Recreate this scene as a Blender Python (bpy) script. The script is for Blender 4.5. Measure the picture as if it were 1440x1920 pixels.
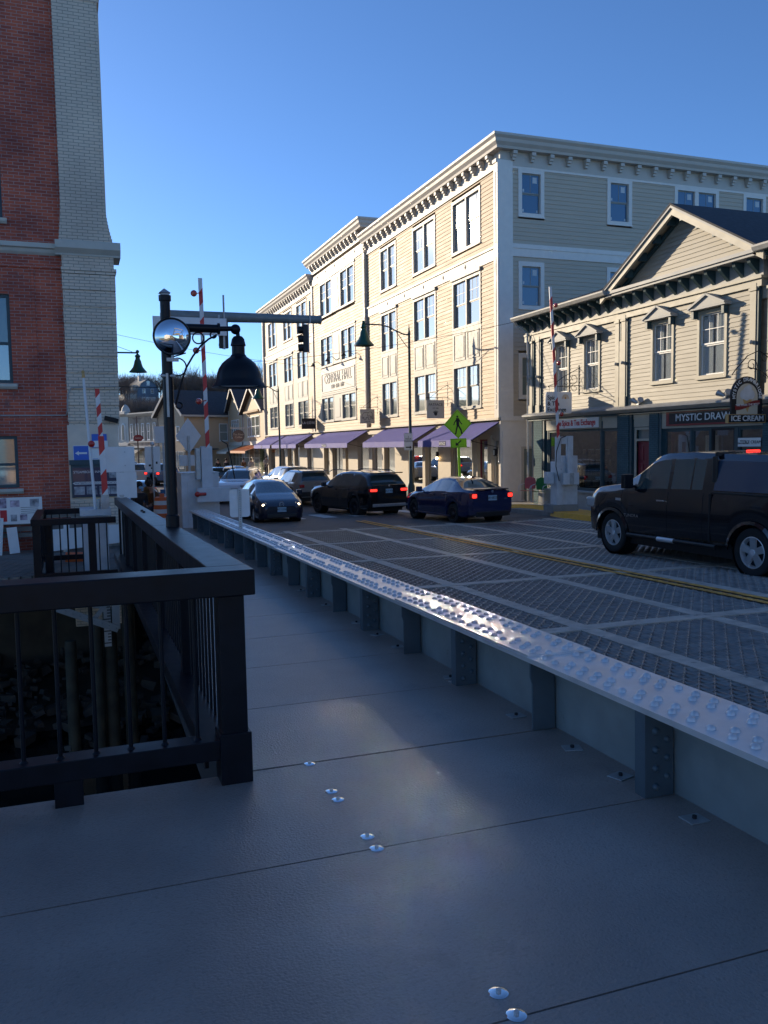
import bpy, math, random
from mathutils import Matrix, Vector
import numpy as np
random.seed(7)
PI = math.pi
ORD = 'first second third fourth fifth sixth seventh eighth ninth tenth eleventh twelfth'.split()
sc = bpy.context.scene
for o in list(bpy.data.objects): bpy.data.objects.remove(o)

# ---------------------------------------------------------------- camera
CZ = 2.75
_pi, _ro, _ya, _f = .0793573, .0155033, .3521966, 1571.96
Fv = Vector((math.sin(_ya)*math.cos(_pi), math.cos(_ya)*math.cos(_pi), -math.sin(_pi)))
R0 = Vector((math.cos(_ya), -math.sin(_ya), 0)); U0 = R0.cross(Fv)
Rv = R0*math.cos(_ro) - U0*math.sin(_ro); Uv = U0*math.cos(_ro) + R0*math.sin(_ro)
cam = bpy.data.cameras.new('camera'); camo = bpy.data.objects.new('camera', cam)
sc.collection.objects.link(camo)
camo.matrix_world = Matrix(((Rv.x, Uv.x, -Fv.x, 0), (Rv.y, Uv.y, -Fv.y, 0), (Rv.z, Uv.z, -Fv.z, CZ), (0, 0, 0, 1)))
cam.sensor_fit = 'VERTICAL'; cam.sensor_height = 36; cam.lens = _f/1920*36
cam.clip_start = .05; cam.clip_end = 3000
sc.camera = camo
# ---------------------------------------------------------------- world, sun, exposure
w = bpy.data.worlds.new('World'); sc.world = w; w.use_nodes = True
nt = w.node_tree; nt.nodes.clear()
sky = nt.nodes.new('ShaderNodeTexSky'); sky.sky_type = 'NISHITA'; sky.sun_disc = False
SUN_DIR = Vector((-1, 1.97, .555)).normalized()          # towards the sun
sky.sun_elevation = math.asin(SUN_DIR.z); sky.sun_rotation = math.atan2(SUN_DIR.x, SUN_DIR.y)
sky.air_density = .8; sky.dust_density = .55; sky.ozone_density = 5.5; sky.altitude = 1000
bg = nt.nodes.new('ShaderNodeBackground'); bg.inputs[1].default_value = .115
out = nt.nodes.new('ShaderNodeOutputWorld')
nt.links.new(sky.outputs[0], bg.inputs[0]); nt.links.new(bg.outputs[0], out.inputs[0])
sl = bpy.data.lights.new('sun', 'SUN'); sl.energy = 3.3; sl.angle = math.radians(.5); sl.color = (1, .83, .60)
so = bpy.data.objects.new('sun', sl); sc.collection.objects.link(so)
so.rotation_euler = SUN_DIR.to_track_quat('Z', 'Y').to_euler()
sc.view_settings.view_transform = 'Standard'; sc.view_settings.look = 'None'
sc.view_settings.gamma = 1; sc.view_settings.use_curve_mapping = False
sc.view_settings.exposure = 0.9
sc.cycles.blur_glossy = 0; sc.cycles.sample_clamp_indirect = 0     # keeps the sun reflected off the panes

# ---------------------------------------------------------------- materials
def mat(name, col, rough=.6, metal=0, noise=0, nscale=4, bump=0, bscale=60, emit=None, estr=0, coat=0, spec=.5, stretch=None, col2=None):
    m = bpy.data.materials.new(name); m.use_nodes = True
    n = m.node_tree.nodes; l = m.node_tree.links; p = n['Principled BSDF']
    p.inputs['Base Color'].default_value = (*col, 1); p.inputs['Roughness'].default_value = rough
    p.inputs['Metallic'].default_value = metal; p.inputs['Specular IOR Level'].default_value = spec
    if coat: p.inputs['Coat Weight'].default_value = coat; p.inputs['Coat Roughness'].default_value = .04
    if emit: p.inputs['Emission Color'].default_value = (*emit, 1); p.inputs['Emission Strength'].default_value = estr
    if noise or bump or col2:
        tc = n.new('ShaderNodeTexCoord'); mp = n.new('ShaderNodeMapping'); l.new(tc.outputs['Object'], mp.inputs[0])
        if stretch: mp.inputs['Scale'].default_value = stretch
    if noise or col2:
        t = n.new('ShaderNodeTexNoise'); t.inputs['Scale'].default_value = nscale; t.inputs['Detail'].default_value = 6
        l.new(mp.outputs[0], t.inputs[0])
        r = n.new('ShaderNodeValToRGB'); r.color_ramp.elements[0].position = .3; r.color_ramp.elements[1].position = .7
        a = tuple(max(0, c*(1-noise)) for c in col); b = col2 or tuple(min(1, c*(1+noise)) for c in col)
        r.color_ramp.elements[0].color = (*a, 1); r.color_ramp.elements[1].color = (*b, 1)
        l.new(t.outputs[0], r.inputs[0]); l.new(r.outputs[0], p.inputs['Base Color'])
        if rough > .25:
            mr = n.new('ShaderNodeMapRange'); mr.inputs['To Min'].default_value = rough*.8; mr.inputs['To Max'].default_value = min(1, rough*1.2)
            l.new(t.outputs[0], mr.inputs[0]); l.new(mr.outputs[0], p.inputs['Roughness'])
    if bump:
        t2 = n.new('ShaderNodeTexNoise'); t2.inputs['Scale'].default_value = bscale; t2.inputs['Detail'].default_value = 4
        l.new(mp.outputs[0], t2.inputs[0]); bn = n.new('ShaderNodeBump'); bn.inputs['Strength'].default_value = bump
        bn.inputs['Distance'].default_value = .01
        l.new(t2.outputs[0], bn.inputs['Height']); l.new(bn.outputs[0], p.inputs['Normal'])
    return m
def brick(name, c1, c2, mortar, paint=False, msize=.008, patch=None, rough=.85):
    m = bpy.data.materials.new(name); m.use_nodes = True
    n = m.node_tree.nodes; l = m.node_tree.links; p = n['Principled BSDF']; p.inputs['Roughness'].default_value = rough
    tc = n.new('ShaderNodeTexCoord'); sx = n.new('ShaderNodeSeparateXYZ'); l.new(tc.outputs['Object'], sx.inputs[0])
    ad = n.new('ShaderNodeMath'); ad.operation = 'ADD'; l.new(sx.outputs[0], ad.inputs[0]); l.new(sx.outputs[1], ad.inputs[1])
    cx = n.new('ShaderNodeCombineXYZ'); l.new(ad.outputs[0], cx.inputs[0]); l.new(sx.outputs[2], cx.inputs[1])
    b = n.new('ShaderNodeTexBrick'); l.new(cx.outputs[0], b.inputs[0])
    b.inputs['Scale'].default_value = 1; b.inputs['Brick Width'].default_value = .215; b.inputs['Row Height'].default_value = .068
    b.inputs['Mortar Size'].default_value = msize; b.inputs['Mortar Smooth'].default_value = .2; b.inputs['Bias'].default_value = -.2
    b.inputs[1].default_value = (*c1, 1); b.inputs[2].default_value = (*c2, 1); b.inputs[3].default_value = (*mortar, 1)
    nz = n.new('ShaderNodeTexNoise'); nz.inputs['Scale'].default_value = .9; nz.inputs['Detail'].default_value = 7; l.new(tc.outputs['Object'], nz.inputs[0])
    rr = n.new('ShaderNodeValToRGB'); rr.color_ramp.elements[0].position = .35; rr.color_ramp.elements[1].position = .68
    rr.color_ramp.elements[0].color = (.62, .6, .66, 1); rr.color_ramp.elements[1].color = (1.15, 1.1, 1.05, 1)
    if paint: rr.color_ramp.elements[0].color = (.82, .83, .84, 1); rr.color_ramp.elements[1].color = (1.05, 1.05, 1.04, 1)
    l.new(nz.outputs[0], rr.inputs[0])
    mx = n.new('ShaderNodeMix'); mx.data_type = 'RGBA'; mx.blend_type = 'MULTIPLY'; mx.inputs[0].default_value = 1
    l.new(b.outputs[0], mx.inputs[6]); l.new(rr.outputs[0], mx.inputs[7]); last = mx.outputs[2]
    if patch:
        n2 = n.new('ShaderNodeTexNoise'); n2.inputs['Scale'].default_value = 2.3; n2.inputs['Detail'].default_value = 9; n2.inputs['Roughness'].default_value = .62
        l.new(tc.outputs['Object'], n2.inputs[0]); r2 = n.new('ShaderNodeValToRGB')
        r2.color_ramp.elements[0].position = .66; r2.color_ramp.elements[1].position = .69
        r2.color_ramp.elements[0].color = (0, 0, 0, 1); r2.color_ramp.elements[1].color = (.75, .75, .75, 1)
        l.new(n2.outputs[0], r2.inputs[0]); m2 = n.new('ShaderNodeMix'); m2.data_type = 'RGBA'
        l.new(r2.outputs[0], m2.inputs[0]); l.new(last, m2.inputs[6]); m2.inputs[7].default_value = (*patch, 1); last = m2.outputs[2]
    l.new(last, p.inputs['Base Color'])
    bn = n.new('ShaderNodeBump'); bn.inputs['Strength'].default_value = .8; bn.inputs['Distance'].default_value = .008; bn.invert = True
    l.new(b.outputs['Fac'], bn.inputs['Height']); l.new(bn.outputs[0], p.inputs['Normal'])
    return m
def glassmat(name, tint=(.6, .66, .66), mixf=.5, rough=.02):
    m = bpy.data.materials.new(name); m.use_nodes = True
    n = m.node_tree.nodes; l = m.node_tree.links; n.remove(n['Principled BSDF'])
    tr = n.new('ShaderNodeBsdfTransparent'); tr.inputs[0].default_value = (*tint, 1)
    gl = n.new('ShaderNodeBsdfGlossy'); gl.inputs['Roughness'].default_value = rough; gl.inputs[0].default_value = (.9, .93, .95, 1)
    fr = n.new('ShaderNodeLayerWeight'); fr.inputs[0].default_value = mixf
    mx = n.new('ShaderNodeMixShader'); mr = n.new('ShaderNodeMapRange'); mr.inputs['To Min'].default_value = .06; mr.inputs['To Max'].default_value = .9; l.new(fr.outputs['Facing'], mr.inputs[0]); l.new(mr.outputs[0], mx.inputs[0]); l.new(tr.outputs[0], mx.inputs[1]); l.new(gl.outputs[0], mx.inputs[2])
    l.new(mx.outputs[0], n['Material Output'].inputs[0]); return m
M = {}
M['siding'] = mat('cream_siding', (.50, .355, .21), .62, noise=.10, nscale=1.6, stretch=(.5, .5, 6.7))  # stretched noise paints bright reflection patches along the planks
M['trim'] = mat('offwhite_trim', (.54, .49, .42), .55, noise=.04, nscale=2)
M['sidetrim'] = mat('trim_lightened_for_shade', (.80, .745, .67), .55, noise=.04)  # front trim copied lighter to offset the shade on the side face
M['trimgrey'] = mat('taupe_window_trim', (.40, .375, .32), .55, noise=.04)
M['sidingside'] = mat('siding_toned_for_shade', (.53, .45, .345), .65, noise=.06, nscale=1.6, stretch=(.5, .5, 6.7))  # shaded-side copy of the front siding, shade lift and plank reflections in the colour
M['panel'] = mat('beige_base_panel', (.52, .44, .33), .6, noise=.05)
M['pane'] = mat('window_pane', (.24, .28, .26), .04, spec=.9, coat=.6)
M['pane'].node_tree.nodes['Principled BSDF'].inputs['Coat IOR'].default_value = 2.2; M['pane'].node_tree.nodes['Principled BSDF'].inputs['Coat Weight'].default_value = 1
M['paneblue'] = mat('film_covered_pane', (.03, .10, .19), .08, spec=.8, coat=.5)
M['sticker'] = mat('paper_sticker', (.55, .6, .62), .7)
M['sash'] = mat('dark_sash', (.30, .30, .27), .5)
M['whitesash'] = mat('white_sash', (.75, .75, .72), .45)
M['shopglass'] = glassmat('shop_glass', (.86, .89, .88), .35)
M['houseglass'] = glassmat('house_window_glass', (.93, .95, .95), .35)
M['awning'] = mat('violet_awning', (.16, .15, .42), .8, noise=.06, nscale=3, bump=.25, bscale=9)
M['awndark'] = mat('navy_band', (.03, .03, .14), .8)
M['peach'] = mat('peach_awning', (.6, .30, .17), .8); M['creamawn'] = mat('cream_awning', (.65, .6, .5), .8)
M['spice'] = mat('tan_clapboard', (.37, .335, .265), .6, noise=.15, nscale=1.8, stretch=(.6, .6, 5))
M['spicetrim'] = mat('khaki_trim', (.42, .385, .30), .55, noise=.06)
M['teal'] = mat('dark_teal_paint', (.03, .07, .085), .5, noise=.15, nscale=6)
M['greytrim'] = mat('weathered_grey_trim', (.38, .38, .36), .6, noise=.15)
M['shingle'] = mat('roof_shingles', (.055, .055, .06), .9, noise=.35, nscale=7, bump=.5, bscale=18)
M['tealbrick'] = brick('painted_teal_brick', (.06, .13, .15), (.075, .15, .17), (.03, .07, .085))
M['redbrick'] = brick('red_brick', (.60, .135, .07), (.34, .075, .05), (.50, .33, .28), msize=.007, patch=(.36, .27, .26))
M['tanbrick'] = brick('cream_painted_brick', (.80, .66, .51), (.75, .61, .47), (.44, .37, .29), paint=True, msize=.008)
M['tanplain'] = mat('cream_painted_stucco', (.76, .63, .49), .8, noise=.08, bump=.3, bscale=30)
M['farbrick'] = brick('far_tan_brick', (.56, .42, .29), (.50, .38, .27), (.4, .33, .25))
M['stonetrim'] = mat('cream_stone_trim', (.56, .53, .45), .7, noise=.08, nscale=3, bump=.2)
M['black'] = mat('black_paint', (.005, .007, .012), .36, noise=.3, nscale=9, bump=.04, bscale=240, spec=.22)
M['blackplastic'] = mat('black_plastic', (.012, .012, .013), .45)
M['blackgloss'] = mat('black_enamel', (.005, .007, .012), .36, spec=.28)
M['bluegrey'] = mat('bluegrey_steel_paint', (.22, .245, .245), .42, noise=.12, nscale=5, bump=.12, bscale=25)
M['flange'] = mat('silver_grey_flange_paint', (.68, .66, .65), .36, metal=.45, noise=.10, nscale=6, bump=.10, bscale=20, spec=.5)
M['galv'] = mat('galvanised_steel', (.42, .44, .45), .45, .6, noise=.15, nscale=12)
M['greypaint'] = mat('light_grey_paint', (.62, .63, .64), .5, noise=.1, nscale=5)
M['signback'] = mat('aluminium_sign_back', (.66, .67, .68), .42, .3, noise=.06)
M['deckpanel'] = mat('nonskid_deck_panel', (.30, .245, .21), .43, noise=.18, nscale=1.6, bump=.5, bscale=90)
M['seam'] = mat('dark_joint', (.012, .014, .018), .8)
M['grate'] = mat('open_steel_grating', (.33, .295, .26), .34, .55, noise=.25, nscale=6)
M['concband'] = mat('worn_concrete_band', (.52, .45, .37), .7, noise=.22, nscale=5, bump=.4, bscale=60)
M['yellow'] = mat('worn_yellow_line', (.80, .34, .06), .7, noise=.45, nscale=9)
M['whiteline'] = mat('worn_white_line', (.62, .60, .56), .7, noise=.2, nscale=6)
M['curbyellow'] = mat('yellow_curb_paint', (.95, .45, .04), .6, noise=.12, nscale=5)
M['asphalt'] = mat('asphalt', (.115, .105, .095), .75, noise=.25, nscale=3, bump=.5, bscale=80)
M['concrete'] = mat('concrete_pavement', (.30, .28, .25), .8, noise=.15, nscale=3, bump=.3)
M['ground'] = mat('ground', (.14, .13, .10), .95, noise=.2, nscale=.3)
M['hill'] = mat('leaf_litter_hillside', (.14, .10, .065), 1, noise=.3, nscale=.1)
M['water'] = mat('dark_river_water', (.006, .010, .012), .06, bump=.5, bscale=3, spec=.5)
M['rock'] = mat('shore_rock', (.045, .044, .04), .85, noise=.4, nscale=3, bump=.5, bscale=12)
M['timber'] = mat('grey_weathered_timber', (.19, .175, .15), .85, noise=.3, nscale=3, bump=.5, bscale=25, stretch=(1, 6, 6))
M['pile'] = mat('algae_timber', (.045, .042, .028), .9, noise=.45, nscale=3, bump=.6, bscale=14)
M['fdn'] = mat('river_foundation_stone', (.05, .045, .035), .9, noise=.4, nscale=2, bump=.6, bscale=6)
M['red'] = mat('red_reflective', (.62, .03, .03), .4); M['white'] = mat('white_reflective', (.74, .74, .74), .42, noise=.04)
M['redlens'] = mat('red_lens', (.45, .02, .015), .2, coat=.5)
M['orange'] = mat('orange_plastic', (.75, .14, .03), .5)
M['lime'] = mat('fluorescent_yellow_green', (.42, .85, .02), .4)
M['blue'] = mat('blue_sign', (.02, .13, .55), .4); M['ink'] = mat('black_ink', (.012, .012, .014), .6)
M['signwhite'] = mat('white_sign_face', (.78, .78, .76), .45, noise=.04)
M['beigesign'] = mat('greige_sign_face', (.50, .47, .40), .55)
M['cone'] = mat('waffle_cone_paint', (.60, .36, .13), .6); M['cream'] = mat('cream_sign_panel', (.62, .55, .42), .6)
M['banner'] = mat('oxblood_banner', (.25, .02, .02), .5); M['redtext'] = mat('red_lettering', (.55, .02, .03), .5)
M['doorred'] = mat('oxblood_door', (.20, .015, .03), .4); M['greenlamp'] = mat('dark_green_enamel', (.01, .085, .05), .3, coat=.4)
M['chrome'] = mat('chrome', (.8, .8, .8), .12, 1); M['alloy'] = mat('alloy_wheel', (.80, .80, .80), .3, .35)
M['darkalloy'] = mat('dark_alloy_wheel', (.10, .10, .11), .3, .8); M['tyre'] = mat('tyre_rubber', (.018, .018, .019), .8, bump=.3)
M['mirror'] = mat('convex_mirror_glass', (.9, .92, .95), .01, 1)
M['interior'] = mat('dark_interior', (.05, .035, .025), .9, noise=.5, nscale=2)
M['interiorlight'] = mat('shop_interior', (.22, .17, .12), .9, noise=.5, nscale=1.5)
M['carglass'] = mat('car_glass', (.05, .07, .07), .03, spec=.9, coat=.8)
M['carglasslight'] = mat('pale_car_glass', (.10, .14, .14), .05, spec=.9, coat=.8)
M['capglass'] = mat('blue_tinted_glass', (.03, .055, .10), .08, spec=.9, coat=.8)
M['tail'] = mat('lit_tail_lamp', (.5, .01, .01), .3, emit=(1, .03, .02), estr=1.6); M['taildark'] = mat('unlit_tail_lens', (.35, .01, .012), .2, coat=.5)
M['headon'] = mat('lit_headlamp', (.8, .75, .6), .2, emit=(1, .75, .42), estr=6); M['head'] = mat('headlamp_lens', (.5, .5, .5), .1, .3, coat=.8)
M['plate'] = mat('pale_blue_plate', (.35, .52, .62), .5)
M['skin'] = mat('skin', (.42, .25, .18), .6); M['hair'] = mat('dark_hair', (.015, .012, .01), .7)
M['brownjacket'] = mat('brown_jacket', (.17, .075, .03), .85, noise=.2, nscale=8); M['darkcoat'] = mat('dark_coat', (.03, .028, .03), .9)
M['tanfur'] = mat('tan_fur_hood', (.17, .12, .06), .95, noise=.3, nscale=20); M['mask'] = mat('blue_face_mask', (.25, .5, .68), .8)
M['jeans'] = mat('dark_jeans', (.03, .04, .06), .9); M['palecoat'] = mat('pale_coat', (.5, .42, .36), .9)
M['bark'] = mat('grey_bark', (.15, .115, .095), .95, noise=.3, nscale=.4); M['twig'] = mat('bare_twigs', (.17, .125, .10), .95, noise=.35, nscale=.15)
M['pine'] = mat('pine_needles', (.035, .06, .028), .85, noise=.3, nscale=1); M['ivy'] = mat('ivy_leaves', (.05, .09, .02), .7, noise=.4, nscale=8)
M['housegrey'] = mat('bluegrey_shingle_wall', (.20, .25, .30), .8); M['farstucco'] = mat('far_tan_stucco', (.58, .42, .27), .85, noise=.04)
M['pink'] = mat('pink_seat', (.55, .13, .13), .5); M['green'] = mat('green_seat', (.03, .2, .05), .5)
M['cone_lamp'] = mat('warm_lamp_glass', (.8, .6, .35), .4, emit=(1, .7, .35), estr=5)
M['photo1'] = mat('printed_photo', (.18, .3, .5), .5, noise=.9, nscale=7, col2=(.6, .6, .62)); M['photo2'] = mat('printed_magenta_photo', (.35, .2, .4), .5, noise=.8, nscale=9, col2=(.7, .6, .7))
M['navyboard'] = mat('navy_poster_board', (.02, .025, .07), .3, coat=.4)
M['lampinner'] = mat('lamp_reflector', (.75, .75, .72), .4)
def wear(k, col, lo=.66, scale=5, amt=.8):
    n = M[k].node_tree.nodes; l = M[k].node_tree.links; p = n['Principled BSDF']; i = p.inputs['Base Color']
    tc = n.new('ShaderNodeTexCoord'); t = n.new('ShaderNodeTexNoise'); t.inputs['Scale'].default_value = scale; t.inputs['Detail'].default_value = 12; t.inputs['Roughness'].default_value = .7
    l.new(tc.outputs['Object'], t.inputs[0]); r = n.new('ShaderNodeValToRGB'); r.color_ramp.elements[0].position = lo; r.color_ramp.elements[1].position = lo+.03
    r.color_ramp.elements[0].color = (0, 0, 0, 1); r.color_ramp.elements[1].color = (amt, amt, amt, 1); l.new(t.outputs[0], r.inputs[0])
    m = n.new('ShaderNodeMix'); m.data_type = 'RGBA'; l.new(r.outputs[0], m.inputs[0]); m.inputs[7].default_value = (*col, 1)
    if i.is_linked: l.new(i.links[0].from_socket, m.inputs[6])
    else: m.inputs[6].default_value = i.default_value
    l.new(m.outputs[2], i)
M['stiff'] = mat('dark_bluegrey_steel', (.075, .105, .125), .42, noise=.15, nscale=5, bump=.12, bscale=25)
wear('bluegrey', (.07, .065, .06), .67, 4, .6); wear('stiff', (.06, .05, .045), .67, 5, .6); wear('flange', (.16, .12, .10), .70, 7, .7); wear('black', (.10, .045, .02), .735, 6, .8)
wear('deckpanel', (.52, .50, .47), .70, 16, .5); wear('deckpanel', (.18, .155, .14), .60, 1.3, .3); wear('deckpanel', (.14, .12, .11), .54, 55, .3); wear('deckpanel', (.52, .47, .43), .61, 75, .3); wear('galv', (.2, .12, .08), .69, 9, .6); wear('greypaint', (.30, .27, .24), .68, 5, .5)
wear('concband', (.16, .15, .14), .60, 6, .6); wear('yellow', (.20, .18, .15), .60, 7, .7); wear('whiteline', (.12, .12, .12), .6, 5, .8); wear('curbyellow', (.4, .3, .12), .68, 4, .5)
wear('redbrick', (.20, .10, .09), .60, 1.1, .6); wear('spice', (.27, .24, .19), .66, 2.5, .5); wear('tanbrick', (.68, .66, .62), .72, 3, .6)
for n_, c_ in dict(tundra=(.003, .004, .008), subaru=(.010, .016, .07), x5=(.006, .007, .010), x3=(.27, .25, .22), prius=(.008, .012, .03), white=(.70, .70, .68), tanw=(.20, .17, .135), blue=(.02, .12, .25), dark=(.01, .01, .013), lblue=(.10, .17, .30), silver=(.42, .43, .44)).items():
    M['p_'+n_] = mat('car_paint_'+{'tundra': 'black', 'subaru': 'deep_blue', 'x5': 'jet_black', 'x3': 'pale_gold', 'prius': 'midnight_blue', 'tanw': 'bronze', 'lblue': 'pale_blue'}.get(n_, n_), c_, .18, .1, coat=.8 if n_ == 'tundra' else 1.0)

# ---------------------------------------------------------------- mesh helpers
class MB:
    def __init__(s): s.v = []; s.f = []; s.T = Matrix.Identity(4); s.mi = []; s.cur = 0
    def add(s, vs, fs):
        b = len(s.v)
        for p in vs: q = s.T @ Vector(p); s.v.append((q.x, q.y, q.z))
        for f in fs: s.f.append([b+i for i in f]); s.mi.append(s.cur)
        return s
    def box(s, x0, x1, y0, y1, z0, z1):
        return s.add([(x0,y0,z0),(x1,y0,z0),(x1,y1,z0),(x0,y1,z0),(x0,y0,z1),(x1,y0,z1),(x1,y1,z1),(x0,y1,z1)],
                     [(0,3,2,1),(4,5,6,7),(0,1,5,4),(1,2,6,5),(2,3,7,6),(3,0,4,7)])
    def prism(s, pts, y0, y1):          # outline in xz, extruded along y
        n = len(pts)
        a = sum(pts[i][0]*pts[(i+1)%n][1]-pts[(i+1)%n][0]*pts[i][1] for i in range(n))
        if a < 0: pts = pts[::-1]
        vs = [(x, y0, z) for x, z in pts]+[(x, y1, z) for x, z in pts]
        return s.add(vs, [list(range(n)), [n+i for i in range(n)][::-1]]+[(i, n+i, n+(i+1)%n, (i+1)%n) for i in range(n)])
    def profx(s, pts, x0, x1):          # outline in yz, extruded along x
        n = len(pts); a = sum(pts[i][0]*pts[(i+1)%n][1]-pts[(i+1)%n][0]*pts[i][1] for i in range(n))
        if a < 0: pts = pts[::-1]
        vs = [(x0, y, z) for y, z in pts]+[(x1, y, z) for y, z in pts]
        return s.add(vs, [list(range(n))[::-1], [n+i for i in range(n)]]+[(i, (i+1)%n, n+(i+1)%n, n+i) for i in range(n)])
    def cyl(s, a, b, r0, r1=None, n=12, caps=True):
        r1 = r0 if r1 is None else r1; a = Vector(a); b = Vector(b); d = (b-a).normalized()
        u = d.orthogonal().normalized(); v = d.cross(u); vs = []
        for c, r in ((a, r0), (b, r1)):
            for i in range(n): t = 2*PI*i/n; vs.append(c+u*math.cos(t)*r+v*math.sin(t)*r)
        fs = [(i, (i+1)%n, n+(i+1)%n, n+i) for i in range(n)]
        if caps: fs += [list(range(n))[::-1], [n+i for i in range(n)]]
        return s.add(vs, fs)
    def tube(s, pts, r, n=8):
        for i in range(len(pts)-1): s.cyl(pts[i], pts[i+1], r, r, n)
        return s
    def lathe(s, prof, c=(0, 0, 0), n=24, ax='z'):
        vs = []
        for r, h in prof:
            for i in range(n):
                t = 2*PI*i/n; a, b = r*math.cos(t), r*math.sin(t)
                vs.append({'z': (c[0]+a, c[1]+b, c[2]+h), 'x': (c[0]+h, c[1]+a, c[2]+b), 'y': (c[0]+b, c[1]+h, c[2]+a)}[ax])
        fs = []
        for k in range(len(prof)-1):
            for i in range(n): fs.append((k*n+i, k*n+(i+1)%n, (k+1)*n+(i+1)%n, (k+1)*n+i))
        return s.add(vs, fs)
    def ball(s, c, r, n=10, m=6, sz=1):
        return s.lathe([(max(.0005, r*math.sin(PI*k/m)), -r*sz*math.cos(PI*k/m)) for k in range(m+1)], c, n)
    def build(s, name, m, parent=None, smooth=None, bevel=0, loc=None, M4=None):
        me = bpy.data.meshes.new(name); me.from_pydata(s.v, [], s.f)
        for k in (m if isinstance(m, (list, tuple)) else [m]): me.materials.append(M[k] if isinstance(k, str) else k)
        if max(s.mi, default=0) > 0: me.polygons.foreach_set('material_index', s.mi)
        if smooth: me.polygons.foreach_set('use_smooth', [True]*len(me.polygons)); me.set_sharp_from_angle(angle=math.radians(smooth))
        me.update(); o = bpy.data.objects.new(name, me); sc.collection.objects.link(o)
        if parent: o.parent = parent
        if M4 is not None: o.matrix_world = M4
        if loc: o.location = loc
        if bevel:
            b = o.modifiers.new('bevel', 'BEVEL'); b.width = bevel; b.segments = 2; b.limit_method = 'ANGLE'
        return o
def tag(o, label, cat, group=None, kind=None):
    if kind: o['kind'] = kind
    else: o['label'] = label; o['category'] = cat
    if group: o['group'] = group
    return o
def structure(o): o['kind'] = 'structure'; return o
def thing(name, label, cat, loc=(0, 0, 0), rz=0, group=None, M4=None):
    o = bpy.data.objects.new(name, None); sc.collection.objects.link(o); o.empty_display_size = .2
    if M4 is not None: o.matrix_world = M4
    else: o.location = loc; o.rotation_euler = (0, 0, rz)
    return tag(o, label, cat, group)
def kids(o): return [c for c in bpy.data.objects if c.parent == o]
def dup(o, parent=None, ks=None):
    c = o.copy(); sc.collection.objects.link(c); c.parent = parent
    for ch in kids(o): dup(ch, c)
    return c
def text(s, size, m, parent, loc, rot=(PI/2, 0, 0), name='lettering', align='CENTER', ext=.004, sx=1, M4=None, bold=0):
    cu = bpy.data.curves.new('t', 'FONT'); cu.body = s; cu.size = size; cu.align_x = align; cu.align_y = 'CENTER'; cu.extrude = ext; cu.offset = bold
    t = bpy.data.objects.new('t', cu); sc.collection.objects.link(t)
    dg = bpy.context.evaluated_depsgraph_get(); me = bpy.data.meshes.new_from_object(t.evaluated_get(dg))
    bpy.data.objects.remove(t); me.materials.clear(); me.materials.append(M[m])
    o = bpy.data.objects.new(name, me); sc.collection.objects.link(o)
    if parent: o.parent = parent
    o.location = loc; o.rotation_euler = rot; o.scale = (sx, 1, 1); return o
def rz(y):                                              # height of the road surface along the street
    if y < 25: return .74-.0198*y
    return .245-.245*(y-25)/8 if y < 33 else 0.0
BM = Matrix.Translation((0, 0, 1.13)) @ Matrix.Rotation(-.0155, 4, 'Z') @ Matrix.Rotation(-.0198, 4, 'X')   # bridge frame
BR = Matrix.Translation((0, 0, 1.13)) @ Matrix.Rotation(-.0198, 4, 'X')                                       # railing frame

# ================================================================ SETTING
# ground, hill
g = MB(); g.add([(-500, 24, -.3), (500, 24, -.3), (500, 37.4, -.06), (-500, 37.4, -.06), (-500, 1200, -.06), (500, 1200, -.06)], [(0, 1, 2, 3), (3, 2, 5, 4)])
structure(g.build('ground', 'ground'))
g = MB(); g.add([(15.3, -60, .3), (500, -60, .3), (500, 24, -.3), (15.3, 24, .0)], [(0, 1, 2, 3)]); structure(g.build('river_bank_ground', 'ground'))
def hz_(x, y):
    if y < 236: t = min(1, max(0, (y-150)/86)); z = -.1+12.5*t*t*(3-2*t)
    else: t = 1; z = 12.4+min(1, (y-236)/6)*2.9+(y-242)*.058*(y > 242)
    return z+(.8*math.sin(x*.03+1)+.8*math.sin(x*.011+y*.02)+max(0, x-60)*.02)*t*(1 if y > 262 else .2)
g = MB(); X = np.linspace(-260, 420, 60); Y = np.linspace(130, 620, 50); vs = []
for y in Y:
    for x in X:
        vs.append((x, y, hz_(x, y)))
g.add(vs, [(j*60+i, j*60+i+1, (j+1)*60+i+1, (j+1)*60+i) for j in range(49) for i in range(59)]); structure(g.build('hill', 'hill', smooth=60))
# water
g = MB(); g.add([(-300, -300, -2.6), (60, -300, -2.6), (60, 24.5, -2.6), (-300, 24.5, -2.6)], [(0, 1, 2, 3)]); structure(g.build('river_water', 'water'))
# street
def strip(x0, x1, y0, y1, dz, name, m, st=True, step=2, th=0):
    g = MB(); ys = sorted(set([y0, y1]+[y for y in np.arange(y0, y1, step)]+([25] if y0 < 25 < y1 else [])+([33] if y0 < 33 < y1 else [])))
    vs = []
    for y in ys: vs += [(x0, y, rz(y)+dz), (x1, y, rz(y)+dz)]
    g.add(vs, [(2*i, 2*i+1, 2*i+3, 2*i+2) for i in range(len(ys)-1)])
    if th:
        b = []
        for y in ys: b += [(x0, y, rz(y)+dz-th), (x0, y, rz(y)+dz), (x1, y, rz(y)+dz), (x1, y, rz(y)+dz-th)]
        g.add(b, [(4*i, 4*i+1, 4*i+5, 4*i+4) for i in range(len(ys)-1)]+[(4*i+2, 4*i+3, 4*i+7, 4*i+6) for i in range(len(ys)-1)]+[(0, 1, 2, 3)])
    o = g.build(name, m)
    return structure(o) if st else o
strip(-1, 60, 25.0, 140, 0, 'road', 'asphalt')
strip(16.0, 18.6, 28.0, 104, .15, 'sidewalk', 'concrete', th=.4)
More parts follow.
